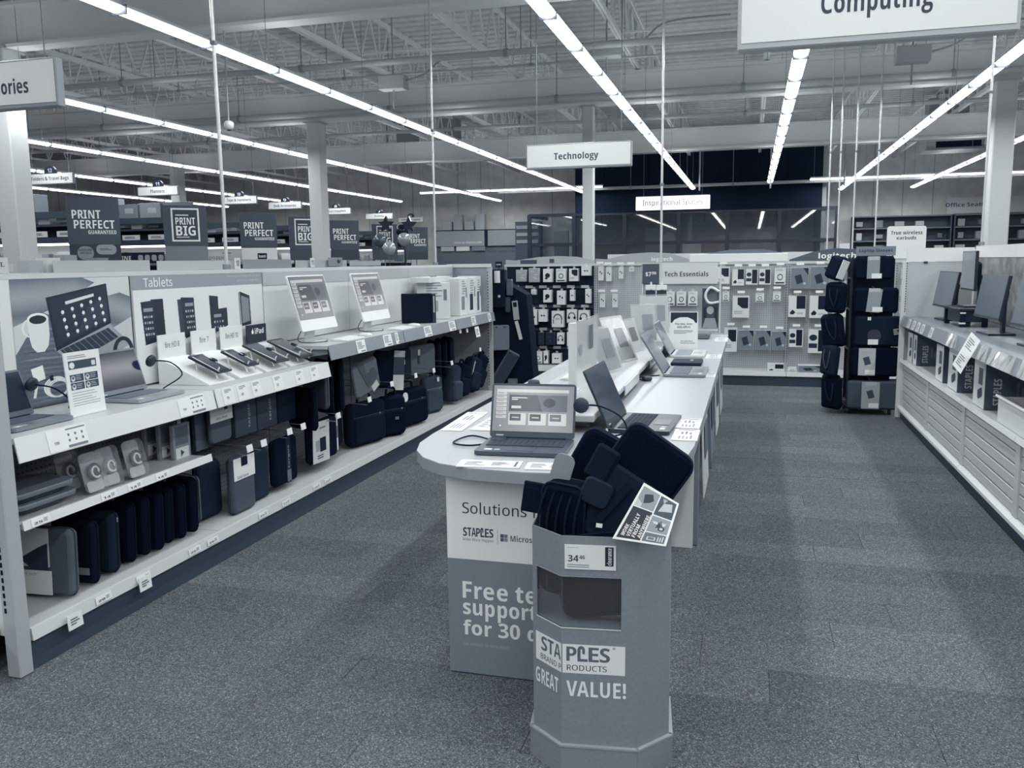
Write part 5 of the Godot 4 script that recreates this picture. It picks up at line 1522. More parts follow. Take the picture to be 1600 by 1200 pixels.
# ---------------------------------------------------------------- accessory wall at the end of the aisle, faces +z
func pack_print(kind: int) -> Material:
	var key := "packprint%d" % kind
	if _mats.has(key):
		return _mats[key]
	var i := canvas(64, 96, 0.88)
	rng.seed = 100 + kind
	match kind:
		0:   # white, earbuds on leads
			idisc(i, 0.35, 0.4, 0.1, 0.07, 0.1)
			idisc(i, 0.65, 0.5, 0.1, 0.07, 0.1)
			ir(i, 0.33, 0.45, 0.03, 0.35, 0.5)
			ir(i, 0.63, 0.55, 0.03, 0.25, 0.5)
		1:   # white, headphones
			iring(i, 0.5, 0.5, 0.36, 0.3, 0.07, 0.12, PI * 0.85, TAU + PI * 0.15)
			idisc(i, 0.2, 0.62, 0.12, 0.12, 0.1)
			idisc(i, 0.8, 0.62, 0.12, 0.12, 0.1)
		2:   # white, round dark device
			idisc(i, 0.5, 0.5, 0.27, 0.18, 0.1)
			idisc(i, 0.35, 0.72, 0.14, 0.08, 0.14)
		3:   # dark, faint print
			i.fill(g(0.13))
			ilines(i, 0.15, 0.3, 0.5, 3, 0.06, 0.3)
			idisc(i, 0.5, 0.65, 0.1, 0.06, 0.3)
		4:   # white and black case sleeve
			ir(i, 0.48, 0.0, 0.52, 0.62, 0.06)
			ip(i, [[0.1, 0.78], [0.25, 0.66], [0.4, 0.78], [0.3, 0.88], [0.12, 0.88]], 0.1)
			ilines(i, 0.5, 0.8, 0.4, 2, 0.05, 0.6)
		5:   # card beside a black cover
			ir(i, 0.52, 0.04, 0.44, 0.9, 0.06)
			idisc(i, 0.25, 0.35, 0.2, 0.13, 0.15)
			ir(i, 0.03, 0.6, 0.46, 0.2, 0.2)
		6:   # clear pouch with gadget
			i.fill(g(0.52))
			ip(i, [[0.2, 0.4], [0.55, 0.3], [0.7, 0.7], [0.35, 0.8]], 0.2)
			ip(i, [[0.7, 0.0], [1, 0.0], [1, 0.35]], 0.1)
			idisc(i, 0.78, 0.75, 0.08, 0.06, 0.75)
		7:   # mostly white, black screen top
			ir(i, 0.3, 0.08, 0.65, 0.5, 0.07)
			ip(i, [[0.3, 0.4], [0.6, 0.58], [0.3, 0.6]], 0.88)
			ilines(i, 0.1, 0.7, 0.6, 3, 0.06, 0.5)
		8:   # pale clear bags of cables
			i.fill(g(0.66))
			for k in 8:
				ir(i, rng.randf() * 0.6, rng.randf() * 0.85, 0.35, 0.05, rng.randf_range(0.5, 0.9))
		9:   # white with collar headset
			iring(i, 0.5, 0.5, 0.38, 0.34, 0.07, 0.12, -PI * 0.95, PI * 0.0)
			ir(i, 0.12, 0.5, 0.07, 0.3, 0.12)
			ir(i, 0.81, 0.5, 0.07, 0.3, 0.12)
			ilines(i, 0.3, 0.45, 0.4, 2, 0.06, 0.3)
		10:  # small hang card, cable loop
			iring(i, 0.5, 0.55, 0.25, 0.2, 0.06, 0.3)
			ir(i, 0.1, 0.86, 0.8, 0.1, 0.15)
			ilines(i, 0.1, 0.08, 0.8, 2, 0.06, 0.55)
		11:  # two dots
			idisc(i, 0.38, 0.5, 0.1, 0.07, 0.1)
			idisc(i, 0.66, 0.5, 0.1, 0.07, 0.1)
	return printed(key, i, 0.3)

func back_bay(x0: float, x1: float, label: String, panel: Material) -> Node3D:
	var w := x1 - x0
	var o := thing("accessory_wall", label, "shelving", Vector3((x0 + x1) / 2, 0, -11.0))
	bx(o, "panel", Vector3(w - 0.03, 1.28, 0.015), panel, Vector3(0, 0.80, -0.01))
	bx(o, "back_board", Vector3(w, 1.42, 0.02), m(0.6), Vector3(0, 0.73, -0.035))
	for s in [-1, 1]:
		bx(o, "upright", Vector3(0.03, 1.42, 0.03), m(0.7, 0.4), Vector3(s * (w / 2 - 0.0152), 0.73, -0.004))
		var sl := MB.new()
		for k in 38:
			sl.box(Vector3(s * (w / 2 - 0.0152), 0.25 + k * 0.031, 0.0115), Vector3(0.007, 0.018, 0.001))
		part(o, "slots", sl.done(), m(0.06))
	bx(o, "base_deck", Vector3(w - 0.004, 0.02, 0.45), m(0.76, 0.4), Vector3(0, 0.15, 0.225))
	bx(o, "base_lip", Vector3(w - 0.006, 0.045, 0.01), m(0.85, 0.35), Vector3(0, 0.14, 0.455), rotx(-0.2))
	bx(o, "base_kick", Vector3(w, 0.115, 0.02), m(0.26, 0.5), Vector3(0, 0.0575, 0.43))
	bx(o, "cap_rail", Vector3(w, 0.03, 0.06), m(0.78, 0.4), Vector3(0, 1.445, -0.01))
	return o

func hang(o: Node3D, ox: float, x: float, y: float, v := 0.9) -> void:      # peg hook with a flag, a part of the wall
	var q := MB.new()
	q.rod(Vector3(x - ox, y, 0), Vector3(x - ox, y - 0.005, 0.16), 0.003, 5)
	var h := part(o, "peg_hook", q.done(), m(0.7, 0.3, 0.6))
	bx(h, "price_flag", Vector3(0.085, 0.028, 0.002), m(v, 0.4), Vector3(x - ox, y + 0.03, 0.165), rotx(-0.2))

func build_back() -> void:
	var dark := m(0.13, 0.6)
	var peg := peg_mat(0.72, 0.3)
	var a := back_bay(-3.13, -1.91, "accessory wall section with dark backing full of headphone packs", dark)
	var b := back_bay(-1.91, -0.75, "pegboard wall section with a few slim hanging packs behind the accessory stand", peg)
	var c := back_bay(-0.75, 0.43, "pegboard wall section topped by a plain white bar", peg)
	var d := back_bay(0.43, 1.63, "pegboard wall section under the dark arched header", peg)
	var e := back_bay(1.63, 2.85, "pegboard wall section with small earbud boxes under a rounded sign", peg)
	# headers
	for h in [[a, 0.0, 1.0, 0.70, 0.10], [b, 0.06, 1.1, 0.68, 0.13]]:
		part(h[0], "arched_header", MB.new().slab(PackedVector2Array([Vector2(-0.59, 0), Vector2(0.59, 0), Vector2(0.59, 0.04), Vector2(0.35, h[4] * 0.9), Vector2(0.1, h[4]), Vector2(-0.15, h[4] * 0.9), Vector2(-0.45, 0.05), Vector2(-0.59, 0.06)]), 0, 0.02, Transform3D(Basis(), Vector3(0, 1.461, 0.0))).done(), m(h[3], 0.4))
	text(b, "logitech", 0.26, 0.065, m(0.95), Vector3(0.25, 1.50, 0.021))
	bx(a, "header_print", Vector3(0.22, 0.05, 0.002), m(0.3), Vector3(-0.28, 1.49, 0.021))
	bx(a, "header_print", Vector3(0.06, 0.05, 0.002), m(0.3), Vector3(0.03, 1.5, 0.021))
	part(d, "arched_header", MB.new().slab(PackedVector2Array([Vector2(-0.59, 0), Vector2(0.59, 0), Vector2(0.5, 0.05), Vector2(0.25, 0.125), Vector2(-0.08, 0.15), Vector2(-0.32, 0.11), Vector2(-0.59, 0.02)]), 0, 0.02, Transform3D(Basis(), Vector3(0, 1.461, 0.0))).done(), m(0.36, 0.4))
	text(d, "logitech", 0.42, 0.09, m(0.97), Vector3(-0.05, 1.512, 0.021))
	part(c, "arched_header", MB.new().slab(PackedVector2Array([Vector2(-0.4, 0), Vector2(0.55, 0), Vector2(0.3, 0.05), Vector2(-0.1, 0.05)]), 0, 0.015, Transform3D(Basis(), Vector3(0, 1.561, -0.02))).done(), m(0.45, 0.4))
	bx(c, "white_bar", Vector3(1.16, 0.1, 0.05), m(0.92, 0.3), Vector3(0.0, 1.511, 0.0), Basis(), 0.004)
	# slim rails of the dark section with labels
	for y in [1.16, 0.91, 0.61, 0.37]:
		var r := bx(a, "label_rail", Vector3(1.14, 0.03, 0.02), m(0.22, 0.4), Vector3(0, y, 0.012))
		for k in 6:
			bx(r, "rail_label", Vector3(0.10, 0.035, 0.002), m(0.78), Vector3(-0.46 + k * 0.185, 0.008, 0.012))
	var row := ["top row", "second row", "third row", "fourth row", "lowest row"]
	var kinds := ["white pack with leaded earbuds", "white boxed pack with headphones", "white pack with a round dark device", "dark glossy pack with faint print", "white and black tablet case pack", "white card pack with a black cover", "clear grey pouch with a gadget", "white pack with a dark screen corner", "pale clear bag of cables", "white pack with a neckband headset", "small white hang card with a cable loop", "white pack with two dark earbud dots"]
	var rows := [
		[[-2.94, 1.39, -2.81, 1.24, 8], [-2.77, 1.41, -2.64, 1.23, 8], [-2.58, 1.40, -2.46, 1.23, 2], [-2.41, 1.40, -2.28, 1.23, 10], [-2.24, 1.40, -2.12, 1.24, 7], [-2.08, 1.43, -1.96, 1.31, 11]],
		[[-2.94, 1.12, -2.86, 0.97, 8], [-2.74, 1.14, -2.68, 1.07, 10], [-2.58, 1.13, -2.47, 0.97, 2], [-2.40, 1.12, -2.29, 0.94, 0], [-2.23, 1.13, -2.17, 0.99, 11], [-2.03, 1.14, -1.96, 0.96, 0]],
		[[-2.87, 0.88, -2.78, 0.68, 0], [-2.76, 0.88, -2.665, 0.68, 0], [-2.645, 0.88, -2.53, 0.72, 11], [-2.47, 0.86, -2.31, 0.65, 9], [-2.27, 0.88, -2.14, 0.71, 1], [-2.12, 0.87, -1.98, 0.70, 1]],
		[[-2.78, 0.58, -2.70, 0.42, 3], [-2.65, 0.58, -2.58, 0.42, 3], [-2.55, 0.58, -2.43, 0.42, 3], [-2.40, 0.58, -2.31, 0.43, 1], [-2.27, 0.59, -2.13, 0.41, 2]],
		[[-2.80, 0.33, -2.72, 0.175, 0], [-2.70, 0.33, -2.60, 0.175, 10], [-2.58, 0.34, -2.52, 0.175, 2], [-2.47, 0.31, -2.35, 0.18, 11]],
	]
	for k in rows.size():
		for q in rows[k]:
			hung_pack(Vector3((q[0] + q[2]) / 2, (q[1] + q[3]) / 2, -10.86), 0, q[2] - q[0], q[1] - q[3], 0.09, "%s in the %s of the dark section" % [kinds[q[4]], row[k]], pack_print(q[4]), "packs on the dark wall section", 0.3 if q[4] == 3 else 0.8)
	for q in [[-1.87, 1.44, -1.80, 1.26], [-1.77, 1.43, -1.70, 1.25], [-1.61, 1.43, -1.55, 1.28], [-1.85, 1.09, -1.78, 0.92], [-1.69, 1.09, -1.62, 0.92], [-1.48, 1.43, -1.42, 1.37]]:
		hang(b, -1.33, (q[0] + q[2]) / 2, q[1], 0.85)
		hung_pack(Vector3((q[0] + q[2]) / 2, (q[1] + q[3]) / 2 - 0.015, -10.90), 0, q[2] - q[0], q[1] - q[3], 0.03, "slim pale pack hanging on the near-empty pegboard section", pack_print(0), "slim packs on the near-empty pegboard", 0.8)
	var gr := [
		[[-0.40, 1.42, -0.25, 1.21, 7], [-0.22, 1.39, -0.08, 1.19, 4], [-0.06, 1.39, 0.08, 1.20, 5], [0.095, 1.39, 0.23, 1.20, 5], [0.27, 1.40, 0.40, 1.20, 10]],
		[[-0.33, 1.12, -0.25, 1.00, 10], [-0.21, 1.07, -0.01, 0.80, 7], [0.06, 1.10, 0.16, 0.99, 10], [0.26, 1.12, 0.35, 1.00, 10]],
		[[-0.30, 0.68, -0.145, 0.38, 7], [-0.13, 0.65, 0.05, 0.41, 6], [0.07, 0.65, 0.25, 0.41, 6], [0.265, 0.64, 0.43, 0.41, 6]],
	]
	for k in 3:
		for q in gr[k]:
			hang(c, -0.16, (q[0] + q[2]) / 2, q[1], 0.88)
			hung_pack(Vector3((q[0] + q[2]) / 2, (q[1] + q[3]) / 2 - 0.015, -10.86), 0, q[2] - q[0], q[1] - q[3], 0.04, "%s in the %s under the white bar" % [kinds[q[4]], row[k]], pack_print(q[4]), "packs under the white bar", 0.75)
	var hr := [
		[[0.46, 1.40, 0.66, 1.15, 6], [0.68, 1.41, 0.89, 1.15, 6], [0.94, 1.40, 1.11, 1.17, 6]],
		[[0.44, 1.07, 0.64, 0.81, 4], [0.68, 1.07, 0.89, 0.80, 4], [0.94, 1.08, 1.13, 0.81, 7]],
		[[0.46, 0.67, 0.62, 0.45, 5], [0.68, 0.67, 0.90, 0.38, 5], [0.93, 0.67, 1.06, 0.48, 5]],
	]
	for k in 3:
		for q in hr[k]:
			hang(d, 1.03, (q[0] + q[2]) / 2, q[1], 0.88)
			hung_pack(Vector3((q[0] + q[2]) / 2, (q[1] + q[3]) / 2 - 0.015, -10.86), 0, q[2] - q[0], q[1] - q[3], 0.04, "%s in the %s under the dark arched header" % [kinds[q[4]], row[k]], pack_print(q[4]), "packs under the dark arched header", 0.75)
	for k in 6:
		for j in 3:
			hang(e, 2.24, 1.72 + j * 0.13, 1.40 - k * 0.2, 0.88)
			hung_pack(Vector3(1.72 + j * 0.13, 1.31 - k * 0.2, -10.87), 0, 0.085, 0.13, 0.04, "small white boxed earbuds hanging under the rounded earbud sign", pack_print([7, 2, 11][(k + j) % 3]), "earbud boxes under the rounded sign", 0.85)
	# boxes on the base deck
	for q in [[0.31, 0.19, 0.09, 0.14, 4, "white and black case box lying on the empty wall deck"], [0.50, 0.1, 0.05, 0.1, 10, "small pale carton on the wall deck"], [0.69, 0.25, 0.08, 0.16, 6, "clear boxed cable set lying on the wall deck"], [0.89, 0.12, 0.17, 0.1, 3, "upright black box on the wall deck by the sleeve rack"]]:
		var p := thing("deck_box", q[5], "box", Vector3(q[0], 0.1605, -10.72))
		bx(p, "carton", Vector3(q[1], q[2], q[3]), m(0.12 if q[4] == 3 else 0.8, 0.4), Vector3(0, q[2] / 2, 0), Basis(), 0.003)
		sheet(p, "front_print", q[1] * 0.97, q[2] * 0.95, pack_print(q[4]), Vector3(0, q[2] / 2, q[3] / 2 + 0.001))
	# rounded sign above
	var s := thing("hanging_sign", "rounded white board reading True wireless earbuds on the accessory wall", "sign", Vector3(1.73, 1.461, -11.0))
	part(s, "board", MB.new().slab(MB.new().rr(0.42, 0.40, 0.03), -0.004, 0.004, Transform3D(Basis(), Vector3(0, 0.19, 0))).done(), m(0.92, 0.4))
	text(s, "True wireless", 0.34, 0.045, m(0.2), Vector3(0, 0.315, 0.0046))
	text(s, "earbuds", 0.21, 0.04, m(0.2), Vector3(0, 0.255, 0.0046))
	bx(s, "foot_rail", Vector3(0.42, 0.02, 0.03), m(0.7), Vector3(0, 0.0105, 0))
	# freestanding accessory stand beyond the table
	var t := thing("accessory_stand", "white free-standing Tech Essentials stand beyond the demo table", "display stand", Vector3(-0.72, 0, -9.4))
	bx(t, "body", Vector3(0.80, 0.76, 0.42), m(0.7, 0.4), Vector3(0, 0.381, -0.03), Basis(), 0.004)
	bx(t, "back", Vector3(0.80, 0.52, 0.02), m(0.68, 0.4), Vector3(0, 1.0, -0.03))
	bx(t, "header", Vector3(0.61, 0.22, 0.02), m(0.86, 0.35), Vector3(0.075, 1.35, 0.0))
	bx(t, "price_header", Vector3(0.18, 0.21, 0.02), m(0.33, 0.4), Vector3(-0.32, 1.35, 0.002))
	text(t, "$7", 0.06, 0.05, m(0.97), Vector3(-0.345, 1.345, 0.0125))
	text(t, "99", 0.045, 0.03, m(0.97), Vector3(-0.285, 1.357, 0.0125))
	text(t, "Tech Essentials", 0.46, 0.052, m(0.22), Vector3(0.055, 1.345, 0.0106))
	for q in 2:
		bx(t, "side_frame", Vector3(0.015, 1.45, 0.04), m(0.85, 0.35), Vector3(-0.41 if q == 0 else 0.41, 0.725, -0.02))
	var po := canvas(64, 128, 0.3)
	ip(po, [[0.1, 0.2], [0.9, 0.05], [0.9, 0.3], [0.2, 0.4]], 0.45)
	idisc(po, 0.5, 0.55, 0.22, 0.1, 0.72)
	ip(po, [[0.1, 0.5], [0.25, 0.45], [0.3, 0.8], [0.1, 0.9]], 0.12)
	ip(po, [[0.75, 0.45], [0.9, 0.5], [0.95, 0.9], [0.75, 0.8]], 0.12)
	ip(po, [[0.2, 0.75], [0.8, 0.75], [0.95, 1], [0.05, 1]], 0.62)
	sheet(t, "portrait_print", 0.17, 0.42, printed("portrait_print", po, 0.4), Vector3(0.31, 0.98, -0.015))
	part(t, "ring_light", MB.new().tube(curve([Vector3(0.40, 1.16, 0.03), Vector3(0.31, 1.20, 0.03), Vector3(0.26, 1.12, 0.03), Vector3(0.30, 1.04, 0.03), Vector3(0.40, 1.05, 0.03)]), 0.014, 8).done(), m(0.92, 0.3))
	for q in [[-0.11, 1.085], [0.01, 1.085], [0.13, 1.085], [-0.265, 1.12]]:
		hung_pack(Vector3(-0.72 + q[0], q[1], -9.35), 0, 0.10, 0.15, 0.03, ["small cable card on the free-standing stand, by the ring light" if q[0] > 0.1 else "small cable card hanging on the free-standing stand"][0], pack_print(10), "cable cards on the free-standing stand", 0.8)
	for k in 2:
		var pp := thing("plug_tower", ["stacked dark plug packs on a short pole of the table", "second stack of dark plug packs beside the first"][k], "accessory pack", Vector3(-0.88 + 0.1 * k, 0.8765, -7.95))
		bx(pp, "post", Vector3(0.015, 0.42, 0.015), m(0.85), Vector3(0, 0.211, -0.03))
		for j in 2:
			bx(pp, "pack", Vector3(0.085, 0.055, 0.035), m(0.14, 0.4), Vector3(0, 0.25 + 0.07 * j, 0))
		bx(pp, "cap_label", Vector3(0.09, 0.04, 0.04), m(0.88), Vector3(0, 0.375, 0))

# ---------------------------------------------------------------- laptop sleeve rack
func build_rack() -> void:
	var o := thing("sleeve_rack", "black wire rack on casters headed Laptop Sleeves", "rack", Vector3(1.12, 0, -8.85))
	var q := MB.new()
	for s in [[-0.19, 0.0], [-0.19, -0.3], [0.19, -0.3]]:
		q.bar(Vector3(s[0], 0.08, s[1]), Vector3(s[0], 1.50, s[1]), 0.02)
	for y in [0.1, 0.62, 1.0, 1.3]:
		q.bar(Vector3(-0.19, y, 0.0), Vector3(-0.19, y, -0.3), 0.016)
		q.bar(Vector3(-0.19, y, -0.3), Vector3(0.19, y, -0.3), 0.016)
	part(o, "frame", q.done(), m(0.07, 0.4))
	bx(o, "back_mesh", Vector3(0.40, 1.36, 0.012), m(0.09, 0.6), Vector3(0, 0.80, -0.10))
	bx(o, "header", Vector3(0.345, 0.085, 0.015), m(0.52, 0.4), Vector3(0.0, 1.555, 0.09))
	text(o, "Laptop Sleeves", 0.29, 0.038, m(0.15), Vector3(0.0, 1.556, 0.0985))
	for s in [-0.15, 0.15]:
		bx(o, "header_stem", Vector3(0.012, 0.12, 0.012), m(0.1), Vector3(s, 1.47, 0.075))
	bx(o, "base", Vector3(0.44, 0.02, 0.34), m(0.1, 0.5), Vector3(0, 0.07, -0.1))
	for s in [[-0.19, 0.05], [0.19, 0.05], [-0.19, -0.25], [0.19, -0.25]]:
		part(o, "caster", MB.new().rod(Vector3(s[0] - 0.012, 0.03, s[1]), Vector3(s[0] + 0.012, 0.03, s[1]), 0.03, 12).box(Vector3(s[0], 0.052, s[1]), Vector3(0.035, 0.02, 0.03)).done(), m(0.12, 0.4))
	for y in [1.52, 1.22, 0.965, 0.655, 0.345]:
		part(o, "peg_hook", MB.new().rod(Vector3(0, y, -0.1), Vector3(0, y - 0.004, 0.07), 0.004, 6).done(), m(0.6, 0.3, 0.6))
	var spec := [[1.11, 1.40, 0.34, 0.21, 0.07, "black sleeve with tall pale label in the top place of the rack"], [1.14, 1.095, 0.38, 0.23, 0.06, "black sleeve with slanted pale label in the second place of the rack"], [1.165, 0.805, 0.40, 0.28, 0.13, "dark grey case with lettered black tag in the middle of the rack"], [1.15, 0.515, 0.42, 0.27, 0.05, "black sleeve with tablet picture label in the fourth place of the rack"], [1.145, 0.195, 0.45, 0.27, 0.36, "grey sleeve with tablet picture label in the lowest place of the rack"]]
	for k in 5:
		var s: Array = spec[k]
		var b := sleeve("racked_sleeve", s[5], "laptop sleeve", Vector3(s[0], s[1], -8.74), Basis(), s[2], s[3], 0.06, s[4])
		if k == 2:
			part(b, "lettered_tag", MB.new().slab(MB.new().rr(0.1, 0.2, 0.01), 0, 0.004, Transform3D(rotz(0.4), Vector3(0.15, 0.03, 0.032))).done(), m(0.05))
			fine(b, 0.05, 0.06, 4, m(0.75), Vector3(0.16, 0.0, 0.0375), rotz(0.15))
			part(b, "round_mark", MB.new().slab(MB.new().rr(0.12, 0.12, 0.058), 0, 0.001, Transform3D(Basis(), Vector3(-0.03, -0.04, 0.0305))).done(), m(0.17))
			bx(b, "price_card", Vector3(0.09, 0.05, 0.002), m(0.9), Vector3(-0.04, -0.10, 0.033))
			bx(b, "small_tag", Vector3(0.03, 0.03, 0.002), m(0.88), Vector3(-0.08, 0.12, 0.033))
		else:
			var lx: float = [-0.01, -0.02, 0, -0.07, -0.02][k]
			bx(b, "label_card", Vector3([0.11, 0.12, 0, 0.15, 0.16][k], s[3] * 0.96, 0.003), m([0.58, 0.6, 0, 0.72, 0.66][k], 0.4), Vector3(lx, 0, 0.032), rotz(-0.1 if k == 1 else 0.0))
			bx(b, "header_card", Vector3(0.10, 0.035, 0.002), m(0.72), Vector3(lx, s[3] * 0.42, 0.0345))
			if k > 2:
				bx(b, "card_picture", Vector3(0.055, 0.075, 0.001), m(0.25), Vector3(lx, 0.01, 0.034), rotz(0.3))
			bx(b, "price_card", Vector3(0.088, 0.045, 0.002), m(0.92), Vector3(lx + 0.03, -s[3] * 0.36, 0.036))
	# bags hung on the rack's aisle side
	for k in 5:
		var y: float = [1.40, 1.12, 0.80, 0.52, 0.20][k]
		for j in 2:
			var lab: String = [["tilted black tablet case with a pale edge at the rack's top side", "black pouch at the rack's top side"], ["black pouch hung second on the rack's side", "black pouch behind it hung second on the rack's side"], ["black bag with strap hung third on the rack's side", "creased black bag behind it hung third on the rack's side"], ["slate backpack hung fourth on the rack's side", "black bag hung fourth on the rack's side"], ["black drawstring bag hung lowest on the rack's side", "black bag behind it hung lowest on the rack's side"]][k][j]
			var v: float = [0.07, 0.04, 0.06, 0.14, 0.05][k] + 0.02 * j
			var b := sleeve("side_bag", lab, "bag", Vector3(0.805 - 0.02 * (1 - j) - [0.0, 0.0, 0.01, 0.03, 0.0][k], y, -8.80 - 0.21 * j + 0.04 * (k % 2)), rotz([-0.35, -0.04, 0.12, -0.08, 0.03][k] + 0.06 * j) * roty(-1.1 + 0.25 * (k % 3) - 0.2 * j), 0.22, [0.22, 0.28, 0.30, 0.29, 0.31][k], 0.09, v)
			if k == 0 and j == 0:
				bx(b, "pale_edge", Vector3(0.012, 0.18, 0.07), m(0.8), Vector3(0.112, 0, 0))
			else:
				part(b, "strap", MB.new().tube(curve([Vector3(-0.05, [0, 0.12, 0.14, 0.13, 0.14][k], 0.03), Vector3(-0.02, 0.02, 0.06), Vector3(0.04, -0.08, 0.055), Vector3(0.06, 0.06, 0.05), Vector3(0.02, [0, 0.13, 0.145, 0.14, 0.15][k], 0.02)]), 0.008, 5).done(), m(v + 0.05, 0.7))

# ---------------------------------------------------------------- monitor counter, faces -x
func right_bay(z0: float, k: int, label: String) -> Node3D:
	# local +z faces the aisle (-x); local +x runs towards the camera (+z)
	var w := 1.22
	var o := thing("counter_bay", label, "shelving", Vector3(1.36, 0, z0 + w / 2), -FX)
	bx(o, "base_kick", Vector3(w, 0.085, 0.02), m(0.20, 0.5), Vector3(0, 0.0425, -0.03))
	part(o, "base_lip", MB.new().slab(PackedVector2Array([Vector2(-0.05, 0.088), Vector2(0.008, 0.088), Vector2(0.008, 0.108), Vector2(-0.012, 0.125), Vector2(-0.05, 0.125)]), -w / 2 + 0.002, w / 2 - 0.002, Transform3D(roty(-PI / 2), Vector3.ZERO)).done(), m(0.86, 0.35))
	# slatted bin front: separate boards with open joints
	for s in 6:
		bx(o, "slat", Vector3(w - 0.075, 0.0585, 0.014), m(0.74 + 0.012 * ((s * 3 + k) % 3), 0.45), Vector3(0.0, 0.160 + s * 0.067, -0.03), Basis(), 0.003)
	bx(o, "slat_backing", Vector3(w - 0.06, 0.41, 0.006), m(0.06), Vector3(0, 0.33, -0.058))
	bx(o, "post", Vector3(0.034, 0.42, 0.03), m(0.78, 0.4), Vector3(-w / 2 + 0.018, 0.335, -0.028))
	bx(o, "post", Vector3(0.034, 0.42, 0.03), m(0.78, 0.4), Vector3(w / 2 - 0.018, 0.335, -0.028))
	bx(o, "bin_shelf", Vector3(w - 0.004, 0.02, 0.56), m(0.80, 0.4), Vector3(0, 0.54, -0.29))
	bx(o, "shelf_rail", Vector3(w - 0.006, 0.03, 0.012), m(0.88, 0.3), Vector3(0, 0.548, 0.0), rotx(-0.3))
	bx(o, "counter", Vector3(w - 0.002, 0.025, 0.60), m(0.55, 0.3), Vector3(0, 0.9375, -0.30))
	bx(o, "counter_lip", Vector3(w - 0.006, 0.095, 0.006), m(0.60, 0.3), Vector3(0, 0.918, 0.006), rotx(-0.28))
	bx(o, "back_board", Vector3(w - 0.002, 1.42, 0.02), m(0.62), Vector3(0, 0.73, -0.6))
	bx(o, "wall_print", Vector3(w - 0.004, 0.53, 0.008), grain_mat("concrete_print", 0.70, 0.35, 1.2, 0.02, 0.5), Vector3(0, 1.22, -0.585))
	bx(o, "header", Vector3(w - 0.002, 0.10, 0.03), m(0.92, 0.35), Vector3(0, 1.535, -0.59))
	return o

func monitor(label: String, at: Vector3, turn: float, w: float, h: float, up: float, v: float, tilt := 0.06, curved := false) -> void:
	var o := thing("monitor", label, "monitor", at, turn)
	var b := rotx(-tilt)
	var sh := part(o, "shell", MB.new().cbox(Vector3(0, 0, -0.012), Vector3(w, h, 0.022), 0.004).done(), m(0.08, 0.4), Vector3(0, up + h / 2, 0), b)
	sheet(sh, "display", w - 0.012, h - 0.024, m(v, 0.22), Vector3(0, 0.004, 0.0008))
	bx(sh, "chin", Vector3(w, 0.012, 0.002), m(0.15, 0.4), Vector3(0, -h / 2 + 0.007, 0.0))
	part(sh, "rear_hump", MB.new().puff(w * 0.45, h * 0.6, 0.07, 0.03, Transform3D(Basis(), Vector3(0, -0.02, -0.045)), 0.25).done(), m(0.07, 0.5))
	part(o, "stand_neck", MB.new().cbox(Vector3(0, (up + h * 0.4) / 2, -0.09), Vector3(0.05, up + h * 0.4, 0.025), 0.005).done(), m(0.09, 0.4))
	part(o, "stand_foot", MB.new().slab(PackedVector2Array([Vector2(-0.14, -0.10), Vector2(0.14, -0.10), Vector2(0.12, 0.08), Vector2(-0.12, 0.08)]), 0.0, 0.012, Transform3D(rotx(-PI / 2), Vector3(0, 0.0005, -0.06))).done(), m(0.07, 0.4))

